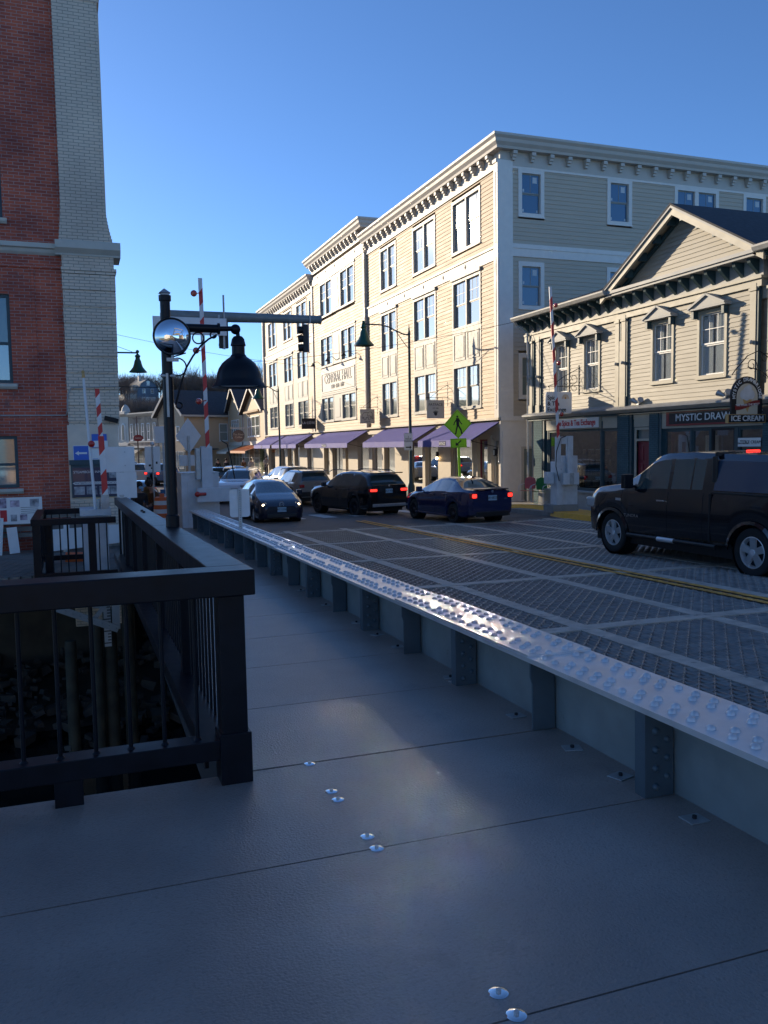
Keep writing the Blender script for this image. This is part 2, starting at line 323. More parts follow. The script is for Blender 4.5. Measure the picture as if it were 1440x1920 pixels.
strip(15.3, 40, -20, 28.0, .15, 'sidewalk_by_river', 'concrete', th=.6)
strip(-1, 2.9, 23.5, 29.5, .15, 'near_sidewalk', 'concrete', th=.4)
strip(1.2, 2.9, 19.9, 23.5, .15, 'bridge_approach_walkway', 'concrete', th=.4)
# yellow kerb
g = MB(); pts = [(14.9, 21.0), (15.05, 24.0), (15.75, 27.0), (15.9, 30.5)]
for (xa, ya_), (xb, yb_) in zip(pts, pts[1:]):
    vs = []
    for x, y in ((xa, ya_), (xb, yb_)):
        z = rz(y); vs += [(x, y, z-.1), (x+.02, y, z+.165), (x+1.35, y, z+.165), (x+1.35, y, z-.1)]
    g.add(vs, [(0, 1, 5, 4), (1, 2, 6, 5), (2, 3, 7, 6), (0, 3, 2, 1), (4, 5, 6, 7)])
structure(g.build('yellow_kerb', 'curbyellow'))
# crosswalk bars and lane lines on asphalt
g = MB()
for i, x in enumerate(np.arange(3.6, 15.5, 1.25)):
    y0 = 29.2+.12*(x-3); vs = []
    for dx, y in ((0, y0), (.55, y0), (.62, y0+2.6), (.07, y0+2.6)): vs.append((x+dx, y, rz(y)+.005))
    g.add(vs, [(0, 1, 2, 3)])
structure(g.build('crosswalk_marking', 'whiteline'))
g = MB()
for y0 in np.arange(36, 84, 4): g.add([(8.75, y0, rz(y0)+.005), (8.87, y0, rz(y0)+.005), (8.87, y0+4, rz(y0+4)+.005), (8.75, y0+4, rz(y0+4)+.005), (9.0, y0, rz(y0)+.005), (9.12, y0, rz(y0)+.005), (9.12, y0+4, rz(y0+4)+.005), (9.0, y0+4, rz(y0+4)+.005)], [(0, 1, 2, 3), (4, 5, 6, 7)])
structure(g.build('street_centre_line', 'yellow'))
# ---- bridge deck: wavy open grating with bands (bridge local frame, road level = -.39 under the walkway datum)
RZ = -.39
def gratemesh(x0, x1, y0, y1, pitch=.085, depth=.045):
    xs = np.arange(x0, x1, pitch); seg = .10; ys = np.arange(y0, y1+.001, seg/2); ny = len(ys)
    V = []; F = []; b = 0
    for k, x in enumerate(xs):
        off = (np.arange(ny) % 4 < 2)*1.0; off = np.where(np.arange(ny) % 4 < 2, .32, -.32)*pitch*(1 if k % 2 else -1)
        for t in (-.0035, .0035):
            pass
        xx = x+off
        A = np.stack([xx-.004, ys, np.full(ny, RZ)], 1); B = np.stack([xx+.004, ys, np.full(ny, RZ)], 1)
        C_ = np.stack([xx-.004, ys, np.full(ny, RZ-depth)], 1); D = np.stack([xx+.004, ys, np.full(ny, RZ-depth)], 1)
        V.append(np.concatenate([A, B, C_, D])); i = np.arange(ny-1)
        F.append(np.concatenate([np.stack([b+i, b+ny+i, b+ny+i+1, b+i+1], 1), np.stack([b+i, b+i+1, b+2*ny+i+1, b+2*ny+i], 1), np.stack([b+ny+i, b+3*ny+i, b+3*ny+i+1, b+ny+i+1], 1)]))
        b += 4*ny
    # straight bearing bars between
    for x in np.arange(x0+pitch/2, x1, pitch*2):
        V.append(np.array([(x-.003, y0, RZ-.006), (x+.003, y0, RZ-.006), (x+.003, y1, RZ-.006), (x-.003, y1, RZ-.006), (x, y0, RZ-.06), (x, y1, RZ-.06)]))
        F.append(np.array([(b, b+1, b+2, b+3), (b, b+3, b+5, b+4)])); b += 6
    for y in np.arange(y0+.1, y1, .2):
        V.append(np.array([(x0, y-.003, RZ-.004), (x1, y-.003, RZ-.004), (x1, y+.003, RZ-.004), (x0, y+.003, RZ-.004), (x0, y, RZ-.045), (x1, y, RZ-.045)]))
        F.append(np.array([(b, b+1, b+2, b+3), (b, b+4, b+5, b+1)])); b += 6
    V = np.concatenate(V); F = np.concatenate(F)
    me = bpy.data.meshes.new('grating'); me.vertices.add(len(V)); me.vertices.foreach_set('co', V.astype(np.float32).ravel())
    me.loops.add(F.size); me.loops.foreach_set('vertex_index', F.astype(np.int32).ravel())
    me.polygons.add(len(F)); me.polygons.foreach_set('loop_start', np.arange(0, F.size, 4, dtype=np.int32)); me.update(calc_edges=True)
    me.materials.append(M['grate']); return me
me = gratemesh(2.9, 15.0, -1.0, 24.2)
o = bpy.data.objects.new('bridge_deck_grating', me); sc.collection.objects.link(o); o.matrix_world = BM; structure(o)
g = MB()
for x in (3.62, 5.4, 7.15, 8.9, 10.65, 12.4, 14.15):
    g.box(x-.11, x+.11, -1, 24.3, RZ-.3, RZ+.006)
for y in (.8, 4.6, 8.4, 12.2, 16.0, 19.8, 23.6):
    g.box(2.6, 15.05, y-.115, y+.115, RZ-.32, RZ+.010)
structure(g.build('bridge_floor_beams', 'concband', M4=BM))
g = MB(); g.box(3.0, 15.0, 24.2, 25.3, RZ-.5, RZ-.0035); structure(g.build('bridge_joint_slab', 'asphalt', M4=BM))
g = MB(); g.box(8.40, 8.52, -1, 27, RZ+.012, RZ+.016); g.box(8.62, 8.74, -1, 27, RZ+.012, RZ+.016); structure(g.build('double_yellow_line', 'yellow', M4=BM))
g = MB(); g.box(2.6, 15.3, -3, 24.5, RZ-1.6, RZ-1.55); structure(g.build('dark_sheet_under_grating', 'seam', M4=BM))  # near-black sheet below the open grating, so its gaps look dark
# abutment walls
g = MB(); g.box(1.2, 60, 24.4, 25.2, -4, .2); g.box(15.2, 15.6, -30, 24.3, -4, .2); structure(g.build('abutment', 'fdn'))
# ---- walkway panels
g = MB(); ys = [-3.4, -2.3, -1.2, -.1, 1.0, 2.06, 3.22, 4.30]
for i, (a, b) in enumerate(zip(ys, ys[1:])):
    if i == 6: g.box(-6, 2.60, a+.006, b-.004, -.045, 0)
    else: g.box(-6, 2.60, a+.004, b-.004, -.045, 0)
yy = [4.312]+[4.312+1.115*k for k in range(1, 17)]
for a, b in zip(yy, yy[1:]): g.box(.655, 2.72, a+.004, b-.004, -.045, 0)
structure(g.build('walkway', 'deckpanel', M4=BM))
g = MB(); g.box(-6, 2.60, -3.4, 4.30, -.10, -.055); g.box(.655, 2.72, 4.30, 22, -.10, -.055); g.box(-6, 2.6, 4.05, 4.2, -.5, -.105); g.box(.66, .74, 4.3, 22, -.6, -.105)
structure(g.build('walkway_framing', 'seam', M4=BM))
g = MB(); rr = random.Random(21)
for k in range(260):
    y = 1.2+rr.random()**1.6*9; x = rr.uniform(-2.5 if y < 4.2 else .85, 2.4); r = rr.uniform(.002, .007); a = rr.uniform(0, 3); z = .0015
    g.add([(x+r*math.cos(a), y+r*math.sin(a), z), (x+r*.7*math.cos(a+2), y+r*.7*math.sin(a+2), z), (x+r*math.cos(a+3.6), y+r*math.sin(a+3.6), z+r*.4)], [(0, 1, 2), (2, 1, 0)])
tag(g.build('grit_on_walkway', 'concrete', M4=BM), None, None, kind='stuff')
# washers on deck
b0 = None
for k, (x, y) in enumerate([(1.12, 4.27), (1.12, 3.86), (1.12, 3.75), (1.12, 3.32), (1.12, 3.20), (1.14, 2.16), (1.14, 2.05), (1.14, 1.0), (1.14, .9)]):
    if b0 is None:
        b0 = thing('deck_bolt', 'shiny round washer with hex bolt set flush in the dark walkway', 'bolt', group='washers and bolts in the walkway')
        MB().lathe([(.0005, .004), (.012, .004), (.026, .003), (.031, .0005), (.031, 0)], n=28).build('washer', 'chrome', b0, 40)
        MB().cyl((0, 0, .003), (0, 0, .012), .0085, n=6).build('bolt_head', 'galv', b0); o = b0
    else: o = dup(b0)
    o['label'] = ORD[k]+' shiny washer and bolt counted from the railing corner post toward the camera'
    p = Matrix.Translation((0, 0, 1.13-.0198*y)) @ Vector((x, y, 0)); o.location = (x, y, 1.13-.0198*y+.001)
# ================================================================ GIRDER
gd = thing('plate_girder', 'riveted steel plate girder between the walkway and the bridge road', 'girder', M4=BM @ Matrix.Translation((2.6, 3, 0)))
GX, GY = 2.6, 3
Y0, Y1 = -1.6, 22.2
FX0, FX1, FT = 2.40, 2.84, .44
g = MB(); g.T = Matrix.Translation((-GX, -GY, 0))
g.box(FX0, FX1, Y0, Y1, FT-.028, FT); g.box(FX0+.003, FX1-.003, 4.32, 6.62, FT, FT+.013); g.box(FX0+.003, FX1-.003, 11.6, Y1-.01, FT, FT+.013)
def top(y): return FT+.013 if (4.32 < y < 6.62 or y > 11.6) else FT
def rivet(g, x, y, z, r=.023, d='z', h=.85, n=12):
    pr = [(r, 0), (r*.86, r*h*.55), (r*.45, r*h*.95), (.0006, r*h)]
    if d == 'z': g.lathe(pr, (x, y, z), n)
    elif d == '-x': g.lathe([(a, -b) for a, b in pr], (x, y, z), n, 'x')
    elif d == '-y': g.lathe([(a, -b) for a, b in pr], (x, y, z), n, 'y')
k = 0; y = -1.5
while y < Y1-.1:
    s = .04 if k % 2 else 0
    for x in (FX0+.075, FX0+.145+.0, FX1-.145, FX1-.075):
        dy = .0 if x in (FX0+.075, FX1-.145) else .062
        if (k+(x > 2.62)) % 5 != 4 or x in (FX0+.075, FX1-.075): rivet(g, x, y+dy, top(y+dy))
    y += .128; k += 1
g.build('top_flange', 'flange', gd, 35)
g = MB(); g.T = Matrix.Translation((-GX, -GY, 0)); g.box(2.585, 2.60, Y0, Y1, -.35, FT-.029); g.box(2.5, 2.85, Y1, Y1+.02, -.3, FT)
g.build('web', 'bluegrey', gd)
g = MB(); g.T = Matrix.Translation((-GX, -GY, 0)); g.box(2.572, 2.584, Y0, Y1, FT-.125, FT-.0295); g.box(2.53, 2.5715, Y0, Y1, FT-.042, FT-.0295)
y = Y0+.07
while y < Y1: rivet(g, 2.572, y, FT-.088, .019, '-x', .9, 10); y += .128
g.build('flange_angle', 'bluegrey', gd, 35)
sy = [-1.1, 0, 1.08, 2.15]+[3.23+1.083*k for k in range(18)]
for i, y in enumerate(sy):
    if y > Y1-.2: break
    g = MB(); g.T = Matrix.Translation((-GX, -GY, 0)); kf = i % 2
    if kf == 0:
        g.box(2.412, 2.572, y-.008, y+.006, 0.001, FT-.0295); g.box(2.412, 2.424, y+.0065, y+.07, 0.001, FT-.03)
        g.box(2.5735-.012, 2.5735, y+.0065, y+.10, 0.001, FT-.13); g.box(2.50, 2.5725, y+.105, y+.117, .001, FT-.0296)
        for z in (.05, .14, .23, .32): rivet(g, 2.47, y-.008, z, .019, '-y', 1.0); rivet(g, 2.535, y-.008, z+.045, .017, '-y', .9); rivet(g, 2.561, y+.055, z, .018, '-x', .9)
    else:
        g.prism([(2.425, .001), (2.572, .001), (2.572, FT-.03), (2.412, FT-.03), (2.412, FT-.12), (2.425, FT-.16)], y-.008, y+.006)
        g.box(2.5735-.012, 2.5735, y+.0065, y+.09, 0.001, FT-.13)
        for z in (.05, .12, .19, .26): rivet(g, 2.561, y+.05, z, .016, '-x', .9)
    g.build('stiffener', 'stiff', gd, 35)
c0 = None
for i, y in enumerate([1.75, 2.95, 3.5, 3.95, 4.6, 5.5, 5.62, 6.75, 7.3, 7.95, 9.1, 10.3]):
    if c0 is None:
        c0 = thing('deck_clip', 'small galvanised clip plate bolted to the walkway at the foot of the girder', 'clip', group='clip plates along the girder foot')
        MB().box(-.05, .05, -.045, .045, 0, .006).build('plate', 'galv', c0, bevel=.001); MB().cyl((0, 0, .005), (0, 0, .02), .011, n=6).build('bolt_head', 'seam', c0); o = c0
    else: o = dup(c0)
    o['label'] = ORD[i]+' galvanised clip plate from the camera at the foot of the riveted girder'
    o.matrix_world = BM @ Matrix.Translation((2.47, y, .001)) @ Matrix.Rotation(.3*(i % 3-1), 4, 'Z')
# small blank-backed sign on the girder
sg = thing('sign_on_girder', 'back of a small rounded sign on a perforated post standing on the girder', 'sign', M4=BM @ Matrix.Translation((2.52, 15.0, FT+.013)))
g = MB(); g.box(-.03, .03, -.015, .015, 0, .72); g.build('post', 'galv', sg)
g = MB()
for k in range(17): g.box(-.007, .007, -.0165, -.0155, .05+k*.04, .062+k*.04)
g.build('post_holes', 'ink', sg)
g = MB(); r = .05; W, z0, z1 = .18, .22, .72; pts = []
for cx, cz, a0 in ((W-r, z1-r, 0), (-W+r, z1-r, 90), (-W+r, z0+r, 180), (W-r, z0+r, 270)):
    for q in range(5): a = math.radians(a0+q*22.5); pts.append((cx+r*math.cos(a), cz+r*math.sin(a)))
g.prism(pts, .017, .021); g.build('sign_plate', 'signback', sg)
MB().lathe([(.0005, 0), (.03, 0), (.03, .002)], (-.1, .0155, .58), 14, 'y').build('sticker', 'white', sg)

# ================================================================ RAILINGS
RH = 1.09
rl = thing('bridge_railing', 'black steel railing turning the corner of the walkway in the foreground', 'railing', M4=BR @ Matrix.Translation((.72, 4.24, 0)))
def at(g): g.T = Matrix.Translation((-.72, -4.24, 0)); return g
g = at(MB()); g.box(-6, .83, 4.14, 4.36, RH-.13, RH); g.build('top_rail', 'black', rl, bevel=.006)
g = at(MB()); g.box(-6, .64, 4.17, 4.31, .125, .225); g.build('bottom_rail', 'black', rl, bevel=.004)
g = at(MB()); g.box(.645, .775, 4.16, 4.30, 0, RH-.131); g.box(.63, .79, 4.145, 4.315, 0.0005, .26); g.build('corner_post', 'black', rl, bevel=.004)
for x in (-.09, -1.75, -3.4): at(MB()).box(x-.065, x+.065, 4.18, 4.30, 0, .1245).build('foot', 'black', rl, bevel=.003)
x = .53
while x > -4.5:
    at(MB()).cyl((x, 4.235, .225), (x, 4.235, RH-.13), .0105, n=10).lathe([(.0105, .012), (.019, .004), (.021, 0)], (x, 4.235, .225), 10).build('baluster', 'black', rl, 40); x -= .163
for (a, b, zt) in ((4.362, 7.7, RH), (7.705, 15.2, RH)):
    at(MB()).box(.62, .83, a, b, zt-.12, zt).build('top_rail', 'black', rl, bevel=.006)
at(MB()).box(.58, .80, 4.37, 15.2, .10, .13).box(.58, .60, 4.37, 15.2, .02, .0995).build('bottom_rail', 'black', rl, bevel=.002)
y = 4.50; k = 0
while y < 15.1:
    if k % 12 == 11: at(MB()).box(.67, .78, y-.05, y+.05, -.05, RH-.121).build('post', 'black', rl)
    else: at(MB()).cyl((.725, y, .13), (.725, y, RH-.12), .0092, n=8).build('baluster', 'black', rl, 40)
    y += .148; k += 1
at(MB()).box(.70, .74, 7.69, 7.715, RH-.125, RH+.001).cyl((.72, 10.2, RH), (.72, 10.2, RH+.02), .016, n=6).cyl((.72, 9.9, RH), (.72, 9.9, RH+.02), .016, n=6).build('joint_bolts', 'ink', rl)
# far cage railing around the gate
CZ0 = .66
cg = thing('gate_railing', 'black railing pen around the sidewalk gate beyond the corner railing', 'railing', (-.66, 14.5, CZ0))
def ac(g): g.T = Matrix.Translation((.66, -14.5, 0)); return g
H = .99
ac(MB()).box(-.70, .60, 14.42, 14.56, H-.1, H).build('top_rail', 'black', cg, bevel=.004); ac(MB()).box(-.70, -.56, 14.565, 17.0, H-.1, H).build('top_rail', 'black', cg, bevel=.004)
ac(MB()).box(-.555, .5, 16.86, 17.0, H-.1, H).build('top_rail', 'black', cg, bevel=.004)
for a in ((-.66, .60, 14.45, 14.53), (-.62, .5, 16.88, 16.96)): ac(MB()).box(*a, .02, .11).build('bottom_rail', 'black', cg)
ac(MB()).box(-.68, -.60, 14.53, 16.88, .02, .1).build('bottom_rail', 'black', cg)
for x, y in ((-.62, 14.49), (.22, 14.49), (-.6, 16.92), (.45, 16.92), (-.46, 14.9)): ac(MB()).box(x-.06, x+.06, y-.05, y+.05, 0, H-.1).build('post', 'black', cg)
for x in list(np.arange(-.50, .15, .115))+[.33, .45]: ac(MB()).cyl((x, 14.49, .11), (x, 14.49, H-.1), .0095, n=8).build('baluster', 'black', cg)
for x in np.arange(-.45, .4, .14): ac(MB()).cyl((x, 16.92, .11), (x, 16.92, H-.1), .0095, n=8).build('baluster', 'black', cg)
for y in np.arange(14.8, 16.8, .2): ac(MB()).cyl((-.64, y, .1), (-.64, y, H-.1), .0095, n=8).build('baluster', 'black', cg)

# ================================================================ SIDEWALK GATE (left) with thin pole
def arm_stripes(g, x, y, z0, z1, wd, th, n, lean, first=0):
    """one arm mesh, its slanted bands in two materials (0 red, 1 white)"""
    L = z1-z0; hgt = L/n; sl_ = wd*1.2
    for k in range(-1, n+1):
        a = z0+k*hgt; b = a+hgt
        def cl(z): return min(max(z, z0), z1)
        pts = [(x-wd/2, cl(a)), (x+wd/2, cl(a+sl_)), (x+wd/2, cl(b+sl_)), (x-wd/2, cl(b))]
        if pts[3][1]-pts[0][1] < .001 and pts[2][1]-pts[1][1] < .001: continue
        g.cur = 0 if (k+first) % 2 == 0 else 1
        g.prism([(px+lean*(pz-z0)/L, pz) for px, pz in pts], y-th/2, y+th/2)
gt = thing('sidewalk_gate', 'white pedestrian gate cabinet with raised short red and white striped arm in the railing pen', 'barrier gate', (.28, 15.4, .5))
T0 = Matrix.Translation((-.28, -15.4, -.5))
g = MB(); g.T = T0; g.box(.08, .50, 15.2, 15.75, .2, 1.62); g.build('cabinet', 'greypaint', gt, bevel=.01)
g = MB(); g.T = T0; g.box(.05, .56, 15.1, 15.8, 1.622, 1.74); g.build('cabinet_lid', 'greypaint', gt, bevel=.01)
g = MB(); g.T = T0; g.box(.40, .53, 15.1, 15.17, 1.74, 2.0); g.cyl((.36, 15.12, 1.74), (.36, 15.12, 1.9), .03); g.build('arm_bracket', 'galv', gt)
a = MB(); a.T = T0; arm_stripes(a, .47, 15.1, 1.98, 2.98, .095, .03, 3, -.03); arm_stripes(a, .44, 15.11, 2.97, 3.78, .072, .03, 5, -.03); a.build('arm', ['red', 'white'], gt)
pl = thing('thin_gate_pole', 'thin white leaning pole with red lamp and amber cap beside the short striped arm', 'pole', (.30, 15.0, 1.75))
g = MB(); g.cyl((0, 0, 0), (-.10, 0, 2.2), .026, .022, 12); g.build('pole', 'white', pl, 40); MB().cyl((-.10, 0, 2.2), (-.103, 0, 2.29), .03, .02).ball((-.104, 0, 2.30), .028).build('cap', 'cone', pl, 40)
MB().lathe([(.0005, -.02), (.04, -.015), (.055, .0), (.055, .03), (.0005, .03)], (-.02, -.04, 1.10), 20, 'y').build('lamp', 'redlens', pl, 40)
# big blank sign backs behind the pen
sb = thing('blank_sign_panels', 'two pale blank aluminium sign backs on a post at the end of the railing', 'sign', (.88, 16.4, .5))
T0 = Matrix.Translation((-.88, -16.4, -.5))
for nm, bx in (('upper_panel', (.50, 1.06, 16.38, 16.386, 2.33, 2.80)), ('lower_panel', (.72, 1.08, 16.37, 16.376, 1.84, 2.325))):
    g = MB(); g.T = T0; g.box(*bx); g.build(nm, 'signback', sb, bevel=.002)
g = MB(); g.T = T0; g.box(.86, .91, 16.39, 16.44, .5, 2.8); g.cyl((.885, 16.365, 2.7), (.885, 16.38, 2.7), .012).cyl((.885, 16.365, 2.45), (.885, 16.38, 2.45), .012); g.build('post', 'galv', sb)
tp = thing('grey_corner_post', 'slim galvanised post at the end of the handrail beside the pen', 'post', (.73, 14.9, .6)); MB().box(-.03, .03, -.03, .03, 0, 1.36).build('shaft', 'galv', tp); MB().box(-.04, .04, -.04, .04, 1.36, 1.38).build('cap', 'galv', tp)

# ================================================================ FOREGROUND LAMP on railing
lp = thing('bridge_lamp', 'black lamp post on the railing with a scrolled bracket and large bell shade', 'street lamp', (.78, 7.45, 2.07))
T0 = Matrix.Translation((-.78, -7.45, 0))
z0 = 0
g = MB(); g.lathe([(.058, 0), (.058, .10), (.046, .11), (.046, 1.62), (.055, 1.63), (.055, 1.69), (.042, 1.70), (.042, 1.93), (.052, 1.935), (.052, 1.98), (.0005, 1.98)], n=24); g.build('post', 'blackgloss', lp, 35)
AZ = 1.715
g = MB(); g.cyl((0, 0, AZ), (.44, 0, AZ), .036, n=16).cyl((.44, 0, AZ), (.455, 0, AZ), .05, n=16).cyl((.455, 0, AZ), (.57, 0, AZ+.005), .022, n=12).ball((.595, 0, AZ), .045, 16, 10); g.build('arm', 'blackgloss', lp, 40)
sh = [(.016, -.03), (.018, -.055), (.038, -.062), (.055, -.085), (.062, -.12), (.066, -.135), (.066, -.142), (.056, -.148), (.057, -.215), (.068, -.228), (.072, -.238), (.105, -.26), (.145, -.295), (.175, -.34), (.192, -.385), (.198, -.425), (.206, -.455), (.240, -.495), (.242, -.505), (.19, -.492)]
MB().lathe([(r, z+AZ) for r, z in sh], (.615, 0, 0), 48).build('bell_shade', 'blackgloss', lp, 30)
MB().lathe([(.0005, -.40), (.10, -.42), (.18, -.488)], (.615, 0, AZ), 32).build('reflector', 'lampinner', lp, 40)
MB().lathe([(.0005, -.35), (.035, -.37), (.045, -.42), (.03, -.47), (.0005, -.49)], (.615, 0, AZ), 16).build('bulb', 'whitesash', lp, 40)
g = MB()
def arc(cx, cz, r, a0, a1, n=14, y=0): return [(cx+r*math.cos(math.radians(a0+(a1-a0)*i/n)), y, cz+r*math.sin(math.radians(a0+(a1-a0)*i/n))) for i in range(n+1)]
cur = [(.42, 0, AZ-.06), (.36, 0, AZ-.09), (.29, 0, AZ-.15), (.22, 0, AZ-.24), (.16, 0, AZ-.34), (.12, 0, AZ-.45), (.085, 0, AZ-.57), (.06, 0, AZ-.66)]
g.tube(cur, .0085, 8); g.tube(arc(.088, AZ-.665, .026, 180, 470, 18), .0075, 6); g.tube(arc(.27, AZ-.085, .048, 0, 360, 24), .0065, 6); g.tube(arc(.045, AZ-.10, .145, -75, 20, 18), .0065, 6)
g.tube(arc(.085, AZ-.335, .075, -110, 95, 20), .0065, 6); g.tube([(.05, 0, AZ-.25), (.10, 0, AZ-.235), (.16, 0, AZ-.215)], .006, 6); g.tube(arc(.40, AZ-.055, .026, 60, 380, 18), .007, 6)
g.build('scroll_bracket', 'black', lp, 60)
MB().box(-.075, -.03, -.02, .03, 1.62, 1.66).box(-.02, .0, -.06, -.045, .95, 1.32).cyl((-.06, -.03, 1.30), (.06, -.03, 1.30), .014).build('clamp', 'galv', lp)
# convex mirror
mr = thing('convex_mirror', 'round convex traffic mirror clamped to the black lamp post', 'mirror', (.82, 7.38, 3.70))
mr.rotation_euler = (0, 0, -.10)
R_ = .150; MB().lathe([(.0005, -.055), (R_*.35, -.049), (R_*.65, -.036), (R_*.85, -.020), (R_*.97, -.004)], n=48, ax='y').build('mirror_face', 'mirror', mr, 80)
MB().lathe([(R_*.97, -.006), (R_*1.03, -.012), (R_*1.06, 0), (R_*1.04, .012), (.0005, .02)], n=48, ax='y').build('rim', 'blackplastic', mr, 50)
MB().box(-.05, .05, 0, .03, -.21, -.18).cyl((.0, .01, -.20), (.0, .01, -.13), .012).build('bracket', 'galv', mr)

# ================================================================ CENTRE GATE (end of girder)
cgz = .25
g2 = thing('traffic_gate', 'grey traffic gate cabinet at the girder end with a tall raised red and white arm', 'barrier gate', (3.4, 23.4, cgz))
T0 = Matrix.Translation((-3.4, -23.4, -cgz))
def bb(nm, m, *bxs, parent=g2, T=T0, bev=.01):
    g = MB(); g.T = T
    for b_ in bxs: g.box(*b_)
    return g.build(nm, m, parent, bevel=bev)
bb('cabinet', 'greypaint', (2.70, 3.72, 23.3, 24.3, .2, 2.06)); bb('cabinet_door', 'greypaint', (2.86, 3.60, 23.285, 23.299, .4, 1.9), bev=.004); bb('cabinet_lid', 'greypaint', (2.68, 3.74, 23.28, 24.32, 2.062, 2.09))
bb('arm_support', 'greypaint', (3.22, 3.52, 23.0, 23.25, 1.35, 2.80)); bb('hinge_motor', 'galv', (3.08, 3.21, 23.05, 23.3, 1.9, 2.75))
bb('counterweight', 'greypaint', (3.05, 3.95, 22.8, 22.98, 1.30, 1.68))
a = MB(); a.T = T0; arm_stripes(a, 3.40, 23.0, 2.76, 7.26, .105, .04, 12, -.06); a.build('arm', ['red', 'white'], g2)
for z, x in ((6.85, 3.16), (5.35, 3.17), (4.0, 3.20)):
    g = MB(); g.T = T0; g.lathe([(.0005, -.05), (.07, -.04), (.085, 0), (.085, .04), (.0005, .05)], (x, 22.95, z), 20, 'y'); g.cyl((x+.07, 22.97, z), (x+.2, 22.97, z+.03), .012); g.build('lamp', 'redlens', g2, 40)
g = MB(); g.T = T0; g.cyl((3.28, 22.78, 1.52), (3.10, 22.75, 1.52), .045).ball((3.05, 22.74, 1.52), .075); g.build('red_knob', 'redlens', g2, 40)
g = MB(); g.T = T0; g.tube([(3.75, 22.9, 2.95), (3.9, 22.85, 2.85), (4.0, 22.85, 2.4), (4.08, 22.85, 1.9)], .016, 6); g.build('cable', 'ink', g2)

# ================================================================ RIGHT GATE
rgz = .35
g3 = thing('far_side_traffic_gate', 'grey traffic gate with raised striped arm on the yellow kerb by the spice shop', 'barrier gate', (15.72, 25.0, rgz), -.15); g3.scale = (.86, .9, 1)
I4 = Matrix.Identity(4)
def b3(nm, m, *bxs, bev=.01): return bb(nm, m, *bxs, parent=g3, T=I4, bev=bev)
b3('plinth', 'concrete', (-.55, .55, -.4, .5, 0, .28)); b3('cabinet', 'greypaint', (-.1, .55, -.3, .4, .281, 1.95))
b3('front_box', 'greypaint', (-.38, -.11, -.42, .2, .281, 1.75)); b3('arm_support', 'greypaint', (.04, .27, -.5, -.31, 1.2, 2.62), (-.42, -.22, -.45, -.3, 1.3, 2.6), (-.21, .035, -.45, -.3, 2.35, 2.6))
b3('counterweight', 'greypaint', (-.25, .42, -.72, -.52, .98, 1.38)); b3('side_box', 'greypaint', (-.66, -.4, -.2, .2, 1.0, 1.4)); b3('weight_plate', 'galv', (.02, .2, -.726, -.7205, .985, 1.375))
a = MB(); arm_stripes(a, -.38, -.55, 2.55, 7.55, .105, .04, 12, -.34); a.build('arm', ['red', 'white'], g3)
for z in (6.95, 5.05, 3.35):
    x = -.18-.34*(z-2.5)/5; MB().lathe([(.0005, -.05), (.06, -.04), (.075, 0), (.075, .04), (.0005, .05)], (x, -.55, z), 20, 'y').cyl((x-.12, -.55, z-.02), (x, -.55, z), .012).build('lamp', 'redlens', g3, 40)
MB().cyl((.42, -.6, 1.18), (.66, -.62, 1.19), .05).build('black_sleeve', 'ink', g3, 40); MB().ball((.70, -.62, 1.19), .07).build('red_knob', 'redlens', g3, 40)
MB().tube([(-.05, -.55, 2.62), (-.25, -.5, 2.55), (-.42, -.46, 2.1), (-.44, -.46, 1.6), (-.30, -.46, 1.1)], .015, 6).build('cable', 'ink', g3, 40)
text('R1 L', .09, 'ink', g3, (-.26, -.424, 1.5))

# ================================================================ MAST ARM SIGNAL
mp_ = thing('signal_mast', 'tall grey post with a long horizontal signal arm behind the black lamp post', 'signal pole', (2.73, 26, .2))
g = MB(); g.box(-.13, .11, -.12, .12, 0, 7.15); g.build('post', 'galv', mp_, bevel=.02); MB().add([(-.18, -.16, 7.15), (.15, -.16, 7.15), (.15, .16, 7.15), (-.18, .16, 7.15), (-.02, 0, 7.3)], [(0, 1, 4), (1, 2, 4), (2, 3, 4), (3, 0, 4), (3, 2, 1, 0)]).build('post_cap', 'galv', mp_)
MB().cyl((.1, 0, 6.50), (4.72, 0, 6.55), .17, .125, 20).build('arm', 'bluegrey', mp_, 40)
MB().cyl((4.72, 0, 6.55), (4.79, 0, 6.55), .14, .14, 16).build('arm_cap', 'bluegrey', mp_, 40)
MB().cyl((1.7, -.16, 6.4), (1.7, -.16, 7.15), .028).cyl((4.4, -.13, 6.4), (4.4, -.13, 7.1), .028).build('riser', 'galv', mp_)
def signal(x, name_label, dz=0, rot=0):
    s = thing('traffic_signal', name_label, 'traffic signal', (2.53+x, 26, 5.78+dz), rot, 'signals hung on the mast arm'); s.scale = (.8, .8, .8)
    MB().box(-.17, .17, -.08, .12, 0, 1.05).build('housing', 'blackplastic', s, bevel=.02)
    for k in range(3):
        MB().cyl((0, .12, .18+.345*k), (0, .32, .16+.345*k), .14, .15, 16, False).build('visor', 'blackplastic', s)
    MB().box(-.035, .035, -.12, -.081, -.05, 1.2).box(-.035, .035, -.12, .1, 1.051, 1.08).build('hanger', 'galv', s)
    return s
signal(4.5, 'black signal seen sideways hanging at the tip of the long arm', -.05, PI/2*.8); signal(1.9, 'black signal hanging from the arm behind the lamp bracket', .0)
bp = thing('street_name_board', 'long rectangular sign back under the mast arm behind the lamp bracket', 'sign', (3.45, 25.8, 6.13)); MB().box(-1.12, 1.05, 0, .02, 0, .52).build('sign_plate', 'signback', bp, bevel=.01); MB().box(-.9, -.85, .021, .06, 0, .62).box(.8, .85, .021, .06, 0, .62).build('hanger', 'galv', bp)

